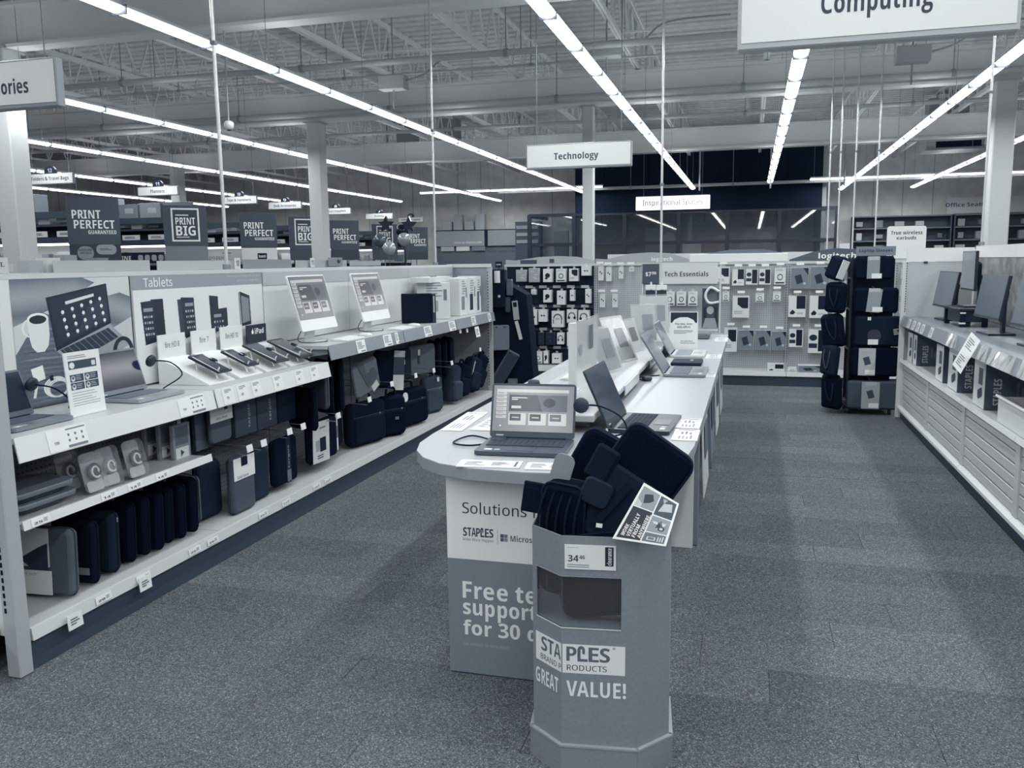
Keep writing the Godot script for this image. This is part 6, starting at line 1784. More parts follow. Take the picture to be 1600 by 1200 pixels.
func build_right() -> void:
	var lab := ["counter bay closed by a tall pale end board, next to the sleeve rack", "counter bay carrying the curved monitor, with slatted bin front", "counter bay with torn shiny label film on its edge", "counter bay with the open white tray on its shelf", "bare counter bay next to the one with the white tray", "bare last counter bay at the open end of the monitor counter"]
	var bays := []
	for k in 6:
		bays.append(right_bay(-8.62 + k * 1.22, k, lab[k]))
	var e := thing("counter_end", "tall pale slotted end board closing the monitor counter", "end board", Vector3(1.65, 0, -8.6385))
	bx(e, "panel", Vector3(0.56, 0.5, 0.015), m(0.74, 0.45), Vector3(0, 1.20, 0))
	bx(e, "lower_panel", Vector3(0.56, 0.93, 0.015), m(0.6), Vector3(0, 0.48, 0))
	bx(e, "header", Vector3(0.56, 0.12, 0.03), m(0.92, 0.35), Vector3(0, 1.515, 0))
	bx(e, "slotted_post", Vector3(0.045, 1.44, 0.03), m(0.82, 0.4), Vector3(-0.29, 0.73, 0.0))
	for s in [-0.12, 0.2]:
		bx(e, "clip", Vector3(0.03, 0.018, 0.012), m(0.25), Vector3(s, 1.445, 0.014))
	var sl := MB.new()
	for k in 20:
		sl.box(Vector3(-0.275, 1.0 + k * 0.023, 0.0155), Vector3(0.007, 0.014, 0.001))
	part(e, "slots", sl.done(), m(0.05))
	# tickets on the counter lips
	for a in [[0, -0.2], [0, 0.02], [0, 0.22], [0, 0.42], [1, -0.45]]:
		var t := bx(bays[a[0]], "spec_card", Vector3(0.13, 0.08, 0.001), m(0.86, 0.3), Vector3(a[1], 0.918, 0.0105), rotx(-0.28))
		fine(t, 0.09, 0.05, 4, m(0.55), Vector3(0, 0, 0.001))
	for a in [[1, 0.35, 0.3], [2, -0.2, 0.5], [2, 0.35, 0.4], [3, -0.3, 0.5], [3, 0.3, 0.5]]:      # crumpled clear film
		var f := MB.new()
		var r := RandomNumberGenerator.new()
		r.seed = int(a[0] * 10 + a[1] * 100)
		var n := 8
		for j in n:
			var x0: float = -a[2] / 2 + j * a[2] / n
			var x1: float = x0 + a[2] / n
			var p := [r.randf() * 0.03, r.randf() * 0.03, r.randf() * 0.03]
			f.quad(Vector3(x0, -0.045, 0.004 + p[0]), Vector3(x0, 0.045, 0.004 + p[1]), Vector3(x1, 0.045, 0.004 + p[2]), Vector3(x1, -0.045, 0.004 + p[1]))
		part(bays[a[0]], "torn_film", f.done(), clear_plastic("film_strip", 0.35, 1.0, 0.06), Vector3(a[1], 0.925, 0.016), rotx(-0.28))
	for k in 2:
		var t := thing("tag_card", ["glossy white tag card stuck across the counter edge", "glossy white tag card dangling below the counter edge"][k], "card", Vector3([1.315, 1.30][k], [0.965, 0.85][k], [-5.75, -5.90][k]), -FX + 0.2)
		t.rotation.z = -0.35
		bx(t, "card", Vector3(0.13, 0.12, 0.003), m(0.92, 0.15), Vector3(0, 0, 0.02), rotx(-0.3))
		fine(t, 0.09, 0.07, 5, m(0.5), Vector3(0, 0, 0.0222), rotx(-0.3))
	# monitors
	monitor("flat dark monitor low on the counter next to the pale end board", Vector3(1.62, 0.9515, -8.20), -FX + 0.06, 0.58, 0.31, 0.11, 0.44, 0.16)
	var rs := thing("monitor_riser", "black riser stand with a front drawer and white-ringed feet", "riser", Vector3(1.66, 0.9515, -7.60), -FX + 0.05)
	bx(rs, "top", Vector3(0.5, 0.02, 0.22), m(0.08, 0.4), Vector3(0, 0.135, 0), Basis(), 0.004)
	bx(rs, "drawer", Vector3(0.34, 0.085, 0.2), m(0.10, 0.3), Vector3(0.05, 0.08, 0))
	for s in [[-0.22, 0.08], [0.22, 0.08], [-0.22, -0.08], [0.22, -0.08]]:
		bx(rs, "leg", Vector3(0.035, 0.125, 0.035), m(0.08), Vector3(s[0], 0.0628, s[1]))
	bx(rs, "white_ring", Vector3(0.037, 0.012, 0.037), m(0.9), Vector3(0.22, 0.03, 0.08))
	bx(rs, "white_ring", Vector3(0.037, 0.012, 0.037), m(0.9), Vector3(0.22, 0.11, 0.08))
	monitor("tall dark monitor raised on the black riser stand", Vector3(1.66, 1.098, -7.60), -FX + 0.0, 0.44, 0.31, 0.13, 0.55, 0.0)
	monitor("curved dark monitor with wide foot in the middle of the counter", Vector3(1.62, 0.9515, -6.72), -FX + 0.05, 0.56, 0.31, 0.11, 0.42, 0.16)
	monitor("large flat monitor on the counter above the torn film", Vector3(1.64, 0.9515, -5.80), -FX + 0.05, 0.62, 0.36, 0.11, 0.45, 0.16)
	# boxed desks on the shelf under the counter
	var bxs := [[-8.46, 0.24, 0.27, 0.3], [-8.22, 0.16, 0.27, 0.3], [-7.18, 0.26, 0.28, 0.3], [-6.72, 0.3, 0.30, 0.36], [-5.98, 0.28, 0.30, 0.42]]
	for k in 5:
		var b: Array = bxs[k]
		var o := thing("boxed_file", ["white and dark printed box next to the pale end board", "narrow white and dark printed box, second from the pale end board", "white printed box with a dark side, under the monitor riser", "dark-sided printed box under the curved monitor", "wide dark printed box under the torn film"][k], "box", Vector3(1.41 + b[3] / 2, 0.5515, b[0]), -FX)
		bx(o, "carton", Vector3(b[1], b[2], b[3]), m(0.33, 0.45), Vector3(0, b[2] / 2, 0), Basis(), 0.003)
		bx(o, "white_face", Vector3(b[1] * 0.98, b[2] * 0.97, 0.002), m(0.86, 0.4), Vector3(0, b[2] / 2, b[3] / 2))
		bx(o, "face_picture", Vector3(b[1] * 0.35, b[2] * 0.35, 0.001), m(0.38), Vector3(b[1] * 0.12, b[2] * 0.66, b[3] / 2 + 0.0015))
		part(o, "face_picture", MB.new().slab(MB.new().rr(b[1] * 0.4, b[2] * 0.2, 0.02), 0, 0.001, Transform3D(rotz(0.3), Vector3(b[1] * 0.1, b[2] * 0.3, b[3] / 2 + 0.001))).done(), m(0.25))
		# side towards the camera
		var sb := roty(PI / 2)
		text(o, "STAPLES", b[2] * 0.55, 0.045, m(0.78), Vector3(b[1] / 2 + 0.0012, b[2] * 0.38, b[3] / 2 - 0.07), sb * rotz(PI / 2))
		fine(o, 0.1, 0.16, 6, m(0.45), Vector3(b[1] / 2 + 0.0012, b[2] * 0.45, b[3] * 0.0 - 0.04), sb * rotz(PI / 2))
	var ty := thing("open_tray", "open white cardboard tray standing on the shelf under the counter", "tray", Vector3(1.56, 0.5515, -5.1), -FX)
	var q := MB.new()
	q.box(Vector3(0, 0.006, 0), Vector3(0.7, 0.008, 0.34))
	q.box(Vector3(0, 0.075, 0.168), Vector3(0.7, 0.14, 0.005))
	q.box(Vector3(0, 0.075, -0.168), Vector3(0.7, 0.14, 0.005))
	q.box(Vector3(0.348, 0.075, 0), Vector3(0.005, 0.14, 0.34))
	q.box(Vector3(-0.348, 0.075, 0), Vector3(0.005, 0.14, 0.34))
	part(ty, "tray", q.done(), m(0.86, 0.45), Vector3(0, 0.0, 0))
	bx(ty, "rim", Vector3(0.72, 0.012, 0.04), m(0.9, 0.4), Vector3(0, 0.148, 0.165), rotx(-0.3))

# ---------------------------------------------------------------- signs, poles, far aisles, the dark room
func hung_sign(label: String, at: Vector3, w: float, h: float, d: float, words: String, tw: float, th: float, bold: bool, frame: float, turn := 0.0, dx := 0.0, dy := 0.0) -> Node3D:
	var o := thing("hanging_sign", label, "sign", at, turn)
	bx(o, "frame", Vector3(w, h, d), m(frame, 0.4), Vector3.ZERO, Basis(), 0.006)
	bx(o, "face", Vector3(w - 0.05 * h * 2, h * 0.86, 0.004), m(0.92, 0.4), Vector3(0, h * 0.02, d / 2 + 0.001))
	text(o, words, tw, th, m(0.22), Vector3(dx, dy, d / 2 + 0.004), Basis(), bold)
	for s in [-1, 1]:
		part(o, "hanger_rod", MB.new().rod(Vector3(s * w * 0.4, h / 2, 0), Vector3(s * w * 0.4, 5.52 - at.y, 0), 0.004, 5).done(), m(0.5))
	return o

func pole(at: Vector3, top: float, label: String, group := "") -> void:
	var o := thing("power_pole", label, "pole", at, 0.0, group)
	part(o, "tube", MB.new().rod(Vector3.ZERO, Vector3(0, top - at.y, 0), 0.0105, 10).done(), m(0.86, 0.25, 0.3))
	part(o, "collar", MB.new().rod(Vector3(0, 0.0, 0), Vector3(0, 0.03, 0), 0.024, 10).done(), m(0.6, 0.3, 0.3))
	bx(o, "joint", Vector3(0.033, 0.02, 0.033), m(0.5), Vector3(0, 1.3, 0))

func build_signs() -> void:
	hung_sign("large white sign reading Computing hanging over the carpet aisle", Vector3(0.415, 2.44, -3.62), 0.98, 0.29, 0.06, "Computing", 0.385, 0.105, true, 0.72, 0.0, 0.005, -0.008)
	hung_sign("white sign reading Technology hanging over the aisle beyond the demo table", Vector3(-1.615, 2.49, -8.3), 1.02, 0.235, 0.05, "Technology", 0.43, 0.085, true, 0.6, 0.0, -0.02, -0.01)
	hung_sign("white sign reading Accessories hanging behind the tablet shelving", Vector3(-4.26, 2.535, -4.2), 0.94, 0.27, 0.06, "Accessories", 0.46, 0.085, true, 0.6, 0.0, 0.045, -0.01)
	pole(Vector3(-3.035, 1.473, -4.57), 5.5, "thin white pole rising from the tablet shelving by the tablets")
	pole(Vector3(-3.035, 1.473, -8.15), 5.5, "thin white pole rising from the end of the tablet shelving")
	pole(Vector3(-0.80, 0.8765, -8.05), 5.5, "thin white pole rising from the middle riser of the demo table")
	pole(Vector3(1.95, 1.59, -8.50), 5.5, "thin white pole rising from the monitor counter's back panel")
	for k in 4:
		pole(Vector3([0.98, 1.11, 1.30, 1.58][k], 1.586, -12.5), 5.5, "thin pole rising from the shelving behind the dark arched header", "poles behind the dark arched header")
	var hid := thing("gondola_run", "plain shelving run standing behind the accessory wall", "shelving", Vector3(0.5, 0, -12.5))
	bx(hid, "body", Vector3(5.0, 1.45, 0.4), m(0.6), Vector3(0, 0.726, 0))
	bx(hid, "top_rail", Vector3(5.0, 0.13, 0.08), m(0.8), Vector3(0, 1.517, 0))
	bx(hid, "small_box", Vector3(0.12, 0.1, 0.1), m(0.85), Vector3(0.705, 1.635, 0.0))
	# gondola behind the tablet shelving with things standing on top
	var gb := thing("gondola_run", "long shelving run behind the tablet shelving topped with pale boards", "shelving", Vector3(-4.9, 0, -6.6))
	bx(gb, "body", Vector3(0.5, 1.46, 8.0), m(0.62), Vector3(0, 0.731, 0))
	for k in 7:
		bx(gb, "topper_board", Vector3(0.012, [0.07, 0.05, 0.09, 0.08, 0.1, 0.08, 0.06][k], [1.0, 0.6, 1.0, 1.1, 0.9, 1.2, 0.9][k]), m([0.62, 0.75, 0.78, 0.8, 0.62, 0.72, 0.7][k]), Vector3(0.2, 1.50, 3.4 - k * 1.15))
	for q in [["10", -0.6], ["11", -2.05]]:
		var c := bx(gb, "number_card", Vector3(0.004, 0.10, 0.09), m(0.93), Vector3(0.235, 1.515, q[1]))
		text(c, q[0], 0.05, 0.055, m(0.2), Vector3(0.0026, 0, 0), roty(PI / 2))
	var jul := bx(gb, "calendar_card", Vector3(0.004, 0.10, 0.16), m(0.88), Vector3(0.235, 1.515, 2.1))
	text(jul, "JUL", 0.1, 0.04, m(0.3), Vector3(0.0026, 0, 0), roty(PI / 2), true, true)
	var bird := bx(gb, "bird_card", Vector3(0.004, 0.1, 0.35), m(0.6), Vector3(0.236, 1.52, -2.6))
	part(bird, "bird_mark", MB.new().slab(PackedVector2Array([Vector2(-0.05, 0.0), Vector2(-0.01, 0.04), Vector2(0.0, 0.01), Vector2(0.05, 0.03), Vector2(0.03, -0.01), Vector2(-0.01, -0.02)]), 0, 0.001, Transform3D(roty(PI / 2), Vector3(0.0022, 0.0, -0.08))).done(), m(0.15))
	for k in 5:
		bx(gb, "boxed_item", Vector3(0.1, 0.08 + 0.02 * (k % 3), 0.12), m([0.7, 0.85, 0.6, 0.8, 0.5][k]), Vector3(0.1, 1.505 + 0.01 * (k % 3), 1.7 - k * 0.16))

func far_aisle(k: int, z: float, xe: float, h: float) -> void:
	var L := 13.0
	var o := thing("aisle_shelving", ["first tall dark stationery shelving run under the travel bags sign", "second tall dark stationery shelving run, with notebook header", "third tall dark stationery shelving run", "fourth tall dark stationery shelving run", "fifth tall dark stationery shelving run", "sixth tall dark stationery shelving run", "seventh tall dark stationery shelving run"][k], "shelving", Vector3(xe - L / 2, 0, z))
	bx(o, "back_panel", Vector3(L, h, 0.04), m(0.30, 0.6), Vector3(0, h / 2 + 0.001, -0.2))
	bx(o, "base", Vector3(L, 0.15, 0.6), m(0.3), Vector3(0, 0.076, 0.05))
	for y in [0.5, 0.85, 1.2]:
		bx(o, "shelf", Vector3(L, 0.03, 0.5), m(0.6), Vector3(0, y, 0.05))
	bx(o, "lit_back", Vector3(L, 0.34, 0.02), m(0.85, 0.5), Vector3(0, 1.70, -0.165))
	bx(o, "shelf", Vector3(L, 0.03, 0.4), m(0.75), Vector3(0, 1.52, 0.02))
	bx(o, "light_canopy", Vector3(L, 0.10, 0.42), m(0.24, 0.5), Vector3(0, 1.96, 0.03))
	bx(o, "shelf_light", Vector3(L - 0.2, 0.05, 0.04), glow("shelf_light", 1.0, LAMP_GLOW * 0.7), Vector3(0, 1.895, 0.2))
	var l := AreaLight3D.new()
	l.name = "shelf_lamp_light"
	l.area_size = Vector2(L - 0.2, 0.04)
	l.light_energy = LAMP_ENERGY * 0.9
	l.area_range = 40.0
	l.area_attenuation = 2.0
	l.shadow_enabled = true
	o.add_child(l)
	l.position = Vector3(0, 1.865, 0.2)
	l.rotation = Vector3(-PI / 2, 0, 0)
	bx(o, "top_shelf", Vector3(L, 0.04, 0.4), m(0.22, 0.5), Vector3(0, 2.22, 0.02))
	bx(o, "top_board", Vector3(L, 0.12, 0.03), m(0.26, 0.5), Vector3(0, h - 0.06, 0.2))
	for j in 8:
		bx(o, "upright", Vector3(0.06, h, 0.06), m(0.2, 0.5), Vector3(L / 2 - 0.03 - j * 1.8, h / 2 + 0.001, 0.2))
	for j in 10:
		var x := L / 2 - 0.5 - j * 0.62
		var s := bx(o, "shelf_sign", Vector3(0.42, 0.1, 0.004), m(0.82), Vector3(x, 2.07, 0.235))
		fine(s, 0.3, 0.05, 2, m(0.3), Vector3(0, 0, 0.003))
	rng.seed = 40 + k
	for j in 16:
		var x := L / 2 - 0.35 - j * 0.4
		bx(o, "packet", Vector3(rng.randf_range(0.12, 0.3), rng.randf_range(0.1, 0.26), 0.12), m(rng.randf_range(0.3, 0.85), 0.5), Vector3(x, 1.655, 0.02))
		bx(o, "binder_stack", Vector3(0.25, rng.randf_range(0.06, 0.15), 0.25), m(rng.randf_range(0.25, 0.8), 0.5), Vector3(x + 0.1, 2.31, 0.02))

func print_board(k: int, at: Vector3, big: bool) -> void:
	var o := thing("promo_board", ["dark hanging board reading PRINT PERFECT over the first shelving end, with printed discs below", "dark hanging board reading PRINT BIG over the second shelving end", "dark hanging board reading PRINT PERFECT over the third shelving end", "dark hanging board reading PRINT BIG over the fourth shelving end", "dark hanging board reading PRINT PERFECT over the fifth shelving end", "dark hanging board reading PRINT BIG behind the balloons", "dark hanging board reading PRINT PERFECT over the last shelving end"][k], "sign", at, 0.75)
	bx(o, "board", Vector3(0.78, 0.76, 0.02), m(0.27, 0.5), Vector3(0, 0.62, 0))
	if big:
		bx(o, "white_frame", Vector3(0.50, 0.62, 0.002), m(0.92), Vector3(0, 0.64, 0.0105))
		bx(o, "frame_field", Vector3(0.44, 0.56, 0.002), m(0.22), Vector3(0, 0.64, 0.0115))
		text(o, "PRINT", 0.35, 0.13, m(0.95), Vector3(0, 0.71, 0.0135))
		text(o, "BIG", 0.35, 0.18, m(0.95), Vector3(0, 0.53, 0.0135))
		fine(o, 0.34, 0.04, 1, m(0.9), Vector3(0, 0.82, 0.0135))
		fine(o, 0.34, 0.03, 1, m(0.9), Vector3(0, 0.41, 0.0135))
	else:
		text(o, "PRINT", 0.42, 0.135, m(0.95), Vector3(-0.10, 0.72, 0.0115))
		text(o, "PERFECT", 0.60, 0.135, m(0.95), Vector3(0.01, 0.56, 0.0115))
		text(o, "GUARANTEED", 0.42, 0.06, m(0.93), Vector3(0.12, 0.435, 0.0115))
	bx(o, "lower_board", Vector3(0.76, 0.27, 0.016), m([0.16, 0.5, 0.85, 0.25, 0.2, 0.3, 0.2][k], 0.5), Vector3(0, 0.105, 0))
	if k == 0:
		part(o, "print_disc", MB.new().slab(MB.new().rr(0.24, 0.22, 0.1), 0, 0.002, Transform3D(Basis(), Vector3(-0.15, 0.10, 0.0082))).done(), m(0.55))
		text(o, "DAZZLING", 0.2, 0.035, m(0.15), Vector3(-0.15, 0.15, 0.0112))
		text(o, "DECALS", 0.16, 0.035, m(0.15), Vector3(-0.15, 0.10, 0.0112))
		part(o, "print_disc", MB.new().slab(MB.new().rr(0.30, 0.16, 0.07), 0, 0.002, Transform3D(Basis(), Vector3(0.16, 0.155, 0.0082))).done(), m(0.6))
		fine(o, 0.2, 0.04, 2, m(0.35), Vector3(0.16, 0.16, 0.0112))
	elif k == 2:
		bx(o, "print_mark", Vector3(0.2, 0.13, 0.002), m(0.1), Vector3(0.05, 0.06, 0.009))
		text(o, "Scotch", 0.15, 0.06, m(0.95), Vector3(0.05, 0.06, 0.0105))
	part(o, "stem", MB.new().rod(Vector3(0, -1.62, -0.03), Vector3(0, 0.9, -0.03), 0.018, 8).done(), m(0.5))
	bx(o, "stem_base", Vector3(0.3, 0.012, 0.3), m(0.3), Vector3(0, 0.007 - at.y, -0.03))

func build_far() -> void:
	var zs := [-11.93, -14.32, -16.85, -18.9, -21.0, -23.6, -26.1]
	for k in 7:
		far_aisle(k, zs[k] - 0.9, -11.0, 2.46)
		print_board(k, Vector3(-10.35, 1.62, zs[k]), k % 2 == 1)
	var words := ["Folders & Travel Bags", "Planners", "Tape & Fasteners", "Desk Accessories", "Retail Supplies", "Drafting", "School & Art Supplies"]
	var sz := [-12.94, -15.84, -18.84, -21.0, -23.95, -27.1, -29.9]
	for k in 7:
		var o := hung_sign("small aisle sign reading %s with a dark number dome" % words[k], Vector3(-12.05, 3.05, sz[k]), 0.98, 0.19, 0.06, words[k], [0.80, 0.34, 0.66, 0.66, 0.66, 0.32, 0.74][k], [0.085, 0.07, 0.08, 0.08, 0.08, 0.08, 0.075][k], true, 0.6, 0.0, 0.0, 0.0)
		part(o, "number_dome", MB.new().slab(PackedVector2Array([Vector2(-0.13, 0), Vector2(0.13, 0), Vector2(0.12, 0.07), Vector2(0.07, 0.12), Vector2(0, 0.135), Vector2(-0.07, 0.12), Vector2(-0.12, 0.07)]), -0.02, 0.02, Transform3D(Basis(), Vector3(0, 0.095, 0))).done(), m(0.12, 0.4))
		text(o, str(12 - k), 0.09, 0.07, m(0.85), Vector3(0, 0.148, 0.0212))
	# cartons stored on the first run
	rng.seed = 77
	for k in 9:
		var c := thing("stock_carton", "brown stock carton with pale labels stacked on the first shelving run", "box", Vector3(-14.6 + 0.5 * (k % 5) - (0.0 if k < 5 else 0.0), 2.462 if k < 5 else 2.80, -13.0), 0, "stock cartons on the first shelving run")
		bx(c, "carton", Vector3(0.46, 0.335, 0.32), m(0.46 + 0.04 * (k % 3), 0.7), Vector3(0, 0.168, 0), Basis(), 0.006)
		bx(c, "carton_label", Vector3(0.14, 0.12, 0.002), m(0.85), Vector3(0.08, 0.2, 0.161))
		bx(c, "carton_label", Vector3(0.08, 0.1, 0.002), m(0.75), Vector3(-0.12, 0.14, 0.161))
	for k in 5:
		var c := thing("stock_carton", "plain grey stock carton on the second shelving run", "box", Vector3(-13.4 + 0.55 * k, 2.462, -15.3), 0, "stock cartons on the second shelving run")
		bx(c, "carton", Vector3(0.5, [0.35, 0.42, 0.28, 0.3, 0.3][k], 0.32), m(0.5 + 0.05 * (k % 2), 0.7), Vector3(0, [0.35, 0.42, 0.28, 0.3, 0.3][k] / 2, 0), Basis(), 0.006)
		bx(c, "carton_label", Vector3(0.2, 0.1, 0.002), m(0.66), Vector3(0.05, 0.15, 0.161))
	var ms := get_node("aisle_shelving_001")
	var hd := bx(ms, "dark_header", Vector3(1.7, 0.22, 0.02), m(0.10, 0.4), Vector3(5.3, 1.66, 0.26))
	text(hd, "MOLESKINE", 0.75, 0.085, m(0.92), Vector3(-0.3, 0, 0.0105))
	for k in 4:
		part(hd, "round_mark", MB.new().slab(MB.new().rr(0.12, 0.12, 0.04), 0, 0.002, Transform3D(Basis(), Vector3(0.3 + k * 0.16, 0, 0.0105))).done(), m(0.7))
	var pp := get_node("aisle_shelving_002")
	var hp := bx(pp, "pale_header", Vector3(1.4, 0.2, 0.02), m(0.85, 0.4), Vector3(5.6, 1.66, 0.26))
	text(hp, "poppin.", 0.5, 0.11, m(0.35), Vector3(0.1, 0, 0.0105), Basis(), false)
	# balloons
	var bz := Vector3(-9.75, 2.2, -23.0)
	for k in 6:
		var b := thing("foil_balloon", ["dark star balloon over the last promotional boards", "second dark star balloon over the last promotional boards", "round grey foil balloon in the bunch", "large dark round balloon behind the stars", "pale crumpled foil balloon in the bunch", "small pale foil balloon low in the bunch"][k], "balloon", bz + [Vector3(-0.28, 0.38, 0.0), Vector3(0.42, 0.36, 0.0), Vector3(-0.34, -0.08, 0.35), Vector3(0.06, 0.2, -0.35), Vector3(0.4, -0.06, 0.35), Vector3(0.05, -0.3, 0.6)][k])
		if k < 2:
			var pl := PackedVector2Array()
			for j in 10:
				var a := PI / 2 + j * TAU / 10
				pl.append(Vector2(cos(a), sin(a)) * (0.24 if j % 2 == 0 else 0.11))
			part(b, "star", MB.new().slab(pl, -0.05, 0.05).done(), m(0.1, 0.25, 0.3))
		else:
			part(b, "bubble", MB.new().lathe([[0, -0.2], [0.1, -0.17], [0.18, -0.08], [0.2, 0.02], [0.16, 0.12], [0.08, 0.18], [0, 0.19]], Transform3D(Basis.from_scale(Vector3(1, 1, 0.6)), Vector3.ZERO), 14).done(), m([0, 0, 0.4, 0.12, 0.62, 0.7][k], 0.2, 0.3))
		part(b, "ribbon", MB.new().rod(Vector3(0, -0.2, 0), Vector3((bz.x - b.position.x) * 0.6, -b.position.y + 0.03, (bz.z - b.position.z) * 0.6), 0.003, 4).done(), m(0.5))
	var bw := thing("balloon_weight", "small weight holding the balloon ribbons", "weight", Vector3(bz.x, 0, bz.z))
	part(bw, "weight", MB.new().lathe([[0, 0.001], [0.08, 0.001], [0.07, 0.06], [0.02, 0.09], [0, 0.09]]).done(), m(0.3))
	# back wall cabinets and displays
	var cb := thing("wall_cabinet", "grey wall cabinet run with web address lettering on the far wall", "cabinet", Vector3(-9.3, 0, -30.4))
	bx(cb, "body", Vector3(3.9, 2.2, 0.5), m(0.4, 0.5), Vector3(0, 1.101, -0.2))
	bx(cb, "top_frame", Vector3(3.95, 0.62, 0.04), m(0.14, 0.5), Vector3(0, 2.35, 0.08))
	bx(cb, "upper_panel", Vector3(1.85, 0.55, 0.03), m(0.6, 0.5), Vector3(-1.0, 2.35, 0.1))
	bx(cb, "upper_panel", Vector3(1.85, 0.55, 0.03), m(0.58, 0.5), Vector3(0.98, 2.35, 0.1))
	text(cb, "more at staples.com", 1.05, 0.11, m(0.85), Vector3(-0.7, 2.2, 0.117))
	text(cb, "work, learn and create together", 2.4, 0.12, m(0.25), Vector3(0.75, 1.86, 0.052), Basis(), false)
	for k in 3:
		bx(cb, "stock_row", Vector3(0.5, 0.16, 0.06), m([0.7, 0.85, 0.5][k]), Vector3(-1.5 + k * 0.6, 1.98, 0.1))
	for k in 4:
		var q := thing("wall_bracket_box", "small pale box on a bracket high on the far wall", "box", Vector3(-10.8 + 0.42 * k, 2.662, -30.4), 0, "boxes high on the far wall")
		bx(q, "box", Vector3(0.34, 0.3 + 0.25 * (k % 2), 0.2), m(0.66), Vector3(0, 0.15 + 0.125 * (k % 2), 0))
	var ds := thing("stock_shelf", "dark shelf of stock beside the glass-fronted room", "shelving", Vector3(-7.75, 0, -30.5))
	bx(ds, "body", Vector3(0.9, 2.9, 0.5), m(0.3), Vector3(0, 1.451, 0))
	for k in 3:
		bx(ds, "stock_row", Vector3(0.8, 0.12, 0.05), m(0.6), Vector3(0, 2.2 + 0.25 * k, 0.26))
	# right-hand far wall shelves
	for k in 2:
		var sh := thing("wall_shelving", ["far wall shelving with binders beside the dark room", "far wall shelving under the office seating header"][k], "shelving", Vector3([4.6, 7.6][k], 0, -30.5))
		bx(sh, "back", Vector3(2.9, 2.8, 0.06), m(0.36, 0.5), Vector3(0, 1.401, -0.3))
		for y in [1.6, 2.0, 2.4, 2.78]:
			bx(sh, "shelf", Vector3(2.9, 0.04, 0.5), m(0.45, 0.5), Vector3(0, y, -0.02))
		for s in [-1, 1]:
			bx(sh, "side", Vector3(0.04, 2.8, 0.5), m(0.3), Vector3(s * 1.45, 1.401, -0.02))
		rng.seed = 60 + k
		for j in 14:
			bx(sh, "binder", Vector3(rng.randf_range(0.12, 0.34), rng.randf_range(0.12, 0.26), 0.2), m(rng.randf_range(0.35, 0.85)), Vector3(-1.25 + (j % 5) * 0.6, [1.62, 2.02, 2.42][int(j / 5)] + 0.13, 0.05))
	var oh := thing("wall_sign", "pale header reading Office Seating on the far wall shelving", "sign", Vector3(7.4, 2.82, -30.3))
	bx(oh, "board", Vector3(3.0, 0.5, 0.05), m(0.72, 0.45), Vector3(0, 0.251, 0))
	text(oh, "Office Seating", 1.3, 0.17, m(0.25), Vector3(-0.9, 0.25, 0.026))

func build_dark_room() -> void:
	# a dark painted box with a glazed front
	var w := struct("wall_partition")
	var dk := m(0.09, 0.8)
	bx(w, "upper_wall", Vector3(7.5, 2.5, 0.12), dk, Vector3(-1.75, 4.25, -28.0))
	bx(w, "side_wall", Vector3(0.12, 5.5, 3.0), dk, Vector3(-5.5, 2.75, -29.5))
	bx(w, "side_wall", Vector3(0.12, 5.5, 3.0), m(0.6), Vector3(2.06, 2.75, -29.5))
	for k in 5:
		bx(w, "panel_seam", Vector3(0.015, 2.4, 0.01), m(0.05), Vector3(-4.6 + k * 1.4, 4.25, -27.935))
	var g1 := struct("window_1")
	var fr := m(0.08, 0.4)
	for x in [-7.1, -5.6, -3.95, -2.25, -0.75, 0.8, 2.45]:
		bx(g1, "mullion", Vector3(0.12, 3.0, 0.12), fr, Vector3(x, 1.5, -28.0))
	for y in [2.98, 2.03, 0.2]:
		bx(g1, "transom", Vector3(9.6, 0.1 if y > 0.3 else 0.4, 0.1), fr, Vector3(-2.3, y, -28.0))
	for k in 6:
		var x0: float = [-7.1, -5.6, -3.95, -2.25, -0.75, 0.8][k]
		var x1: float = [-5.6, -3.95, -2.25, -0.75, 0.8, 2.45][k]
		bx(g1, "pane", Vector3(x1 - x0 - 0.1, 2.7, 0.012), clear_plastic("shop_glass", 0.25, 0.25, 0.02), Vector3((x0 + x1) / 2, 1.6, -28.0))
	bx(g1, "side_return", Vector3(0.1, 0.1, 2.5), fr, Vector3(-7.1, 2.98, -29.3))
	var s := thing("lit_sign", "glowing white sign reading Inspirational Spaces before the dark room", "sign", Vector3(-2.42, 3.25, -27.75))
	bx(s, "light_box", Vector3(2.28, 0.42, 0.12), glow("lit_sign", 1.0, 0.92), Vector3.ZERO, Basis(), 0.01)
	text(s, "Inspirational Spaces", 1.85, 0.24, m(0.45), Vector3(0, -0.01, 0.062), Basis(), false)
	for q in [-0.9, 0.9]:
		part(s, "hanger_rod", MB.new().rod(Vector3(q, 0.2, 0), Vector3(q, 2.28, 0), 0.008, 5).done(), m(0.5))
	# furniture shapes inside the glass
	for k in 5:
		var f := thing("display_board", ["tall pale display board inside the dark room, by its glass corner", "tall pale display board with round print inside the glass", "white cabinet standing inside the glass front", "tall pale display board with lettering inside the glass", "low grey cabinet inside the glass front"][k], "display board", Vector3([-6.3, -2.9, -1.9, 0.2, 1.35][k], 0, -29.3))
		var hh: float = [2.5, 2.55, 2.0, 2.5, 1.7][k]
		bx(f, "board", Vector3([0.5, 1.1, 0.6, 1.1, 0.9][k], hh, [0.1, 0.1, 0.4, 0.1, 0.4][k]), m([0.5, 0.6, 0.85, 0.62, 0.45][k], 0.5), Vector3(0, hh / 2 + 0.001, 0))
		if k == 1 or k == 3:
			part(f, "round_print", MB.new().slab(MB.new().rr(0.4, 0.4, 0.19), 0, 0.002, Transform3D(Basis(), Vector3(0.25, hh - 0.35, 0.051))).done(), m(0.75))

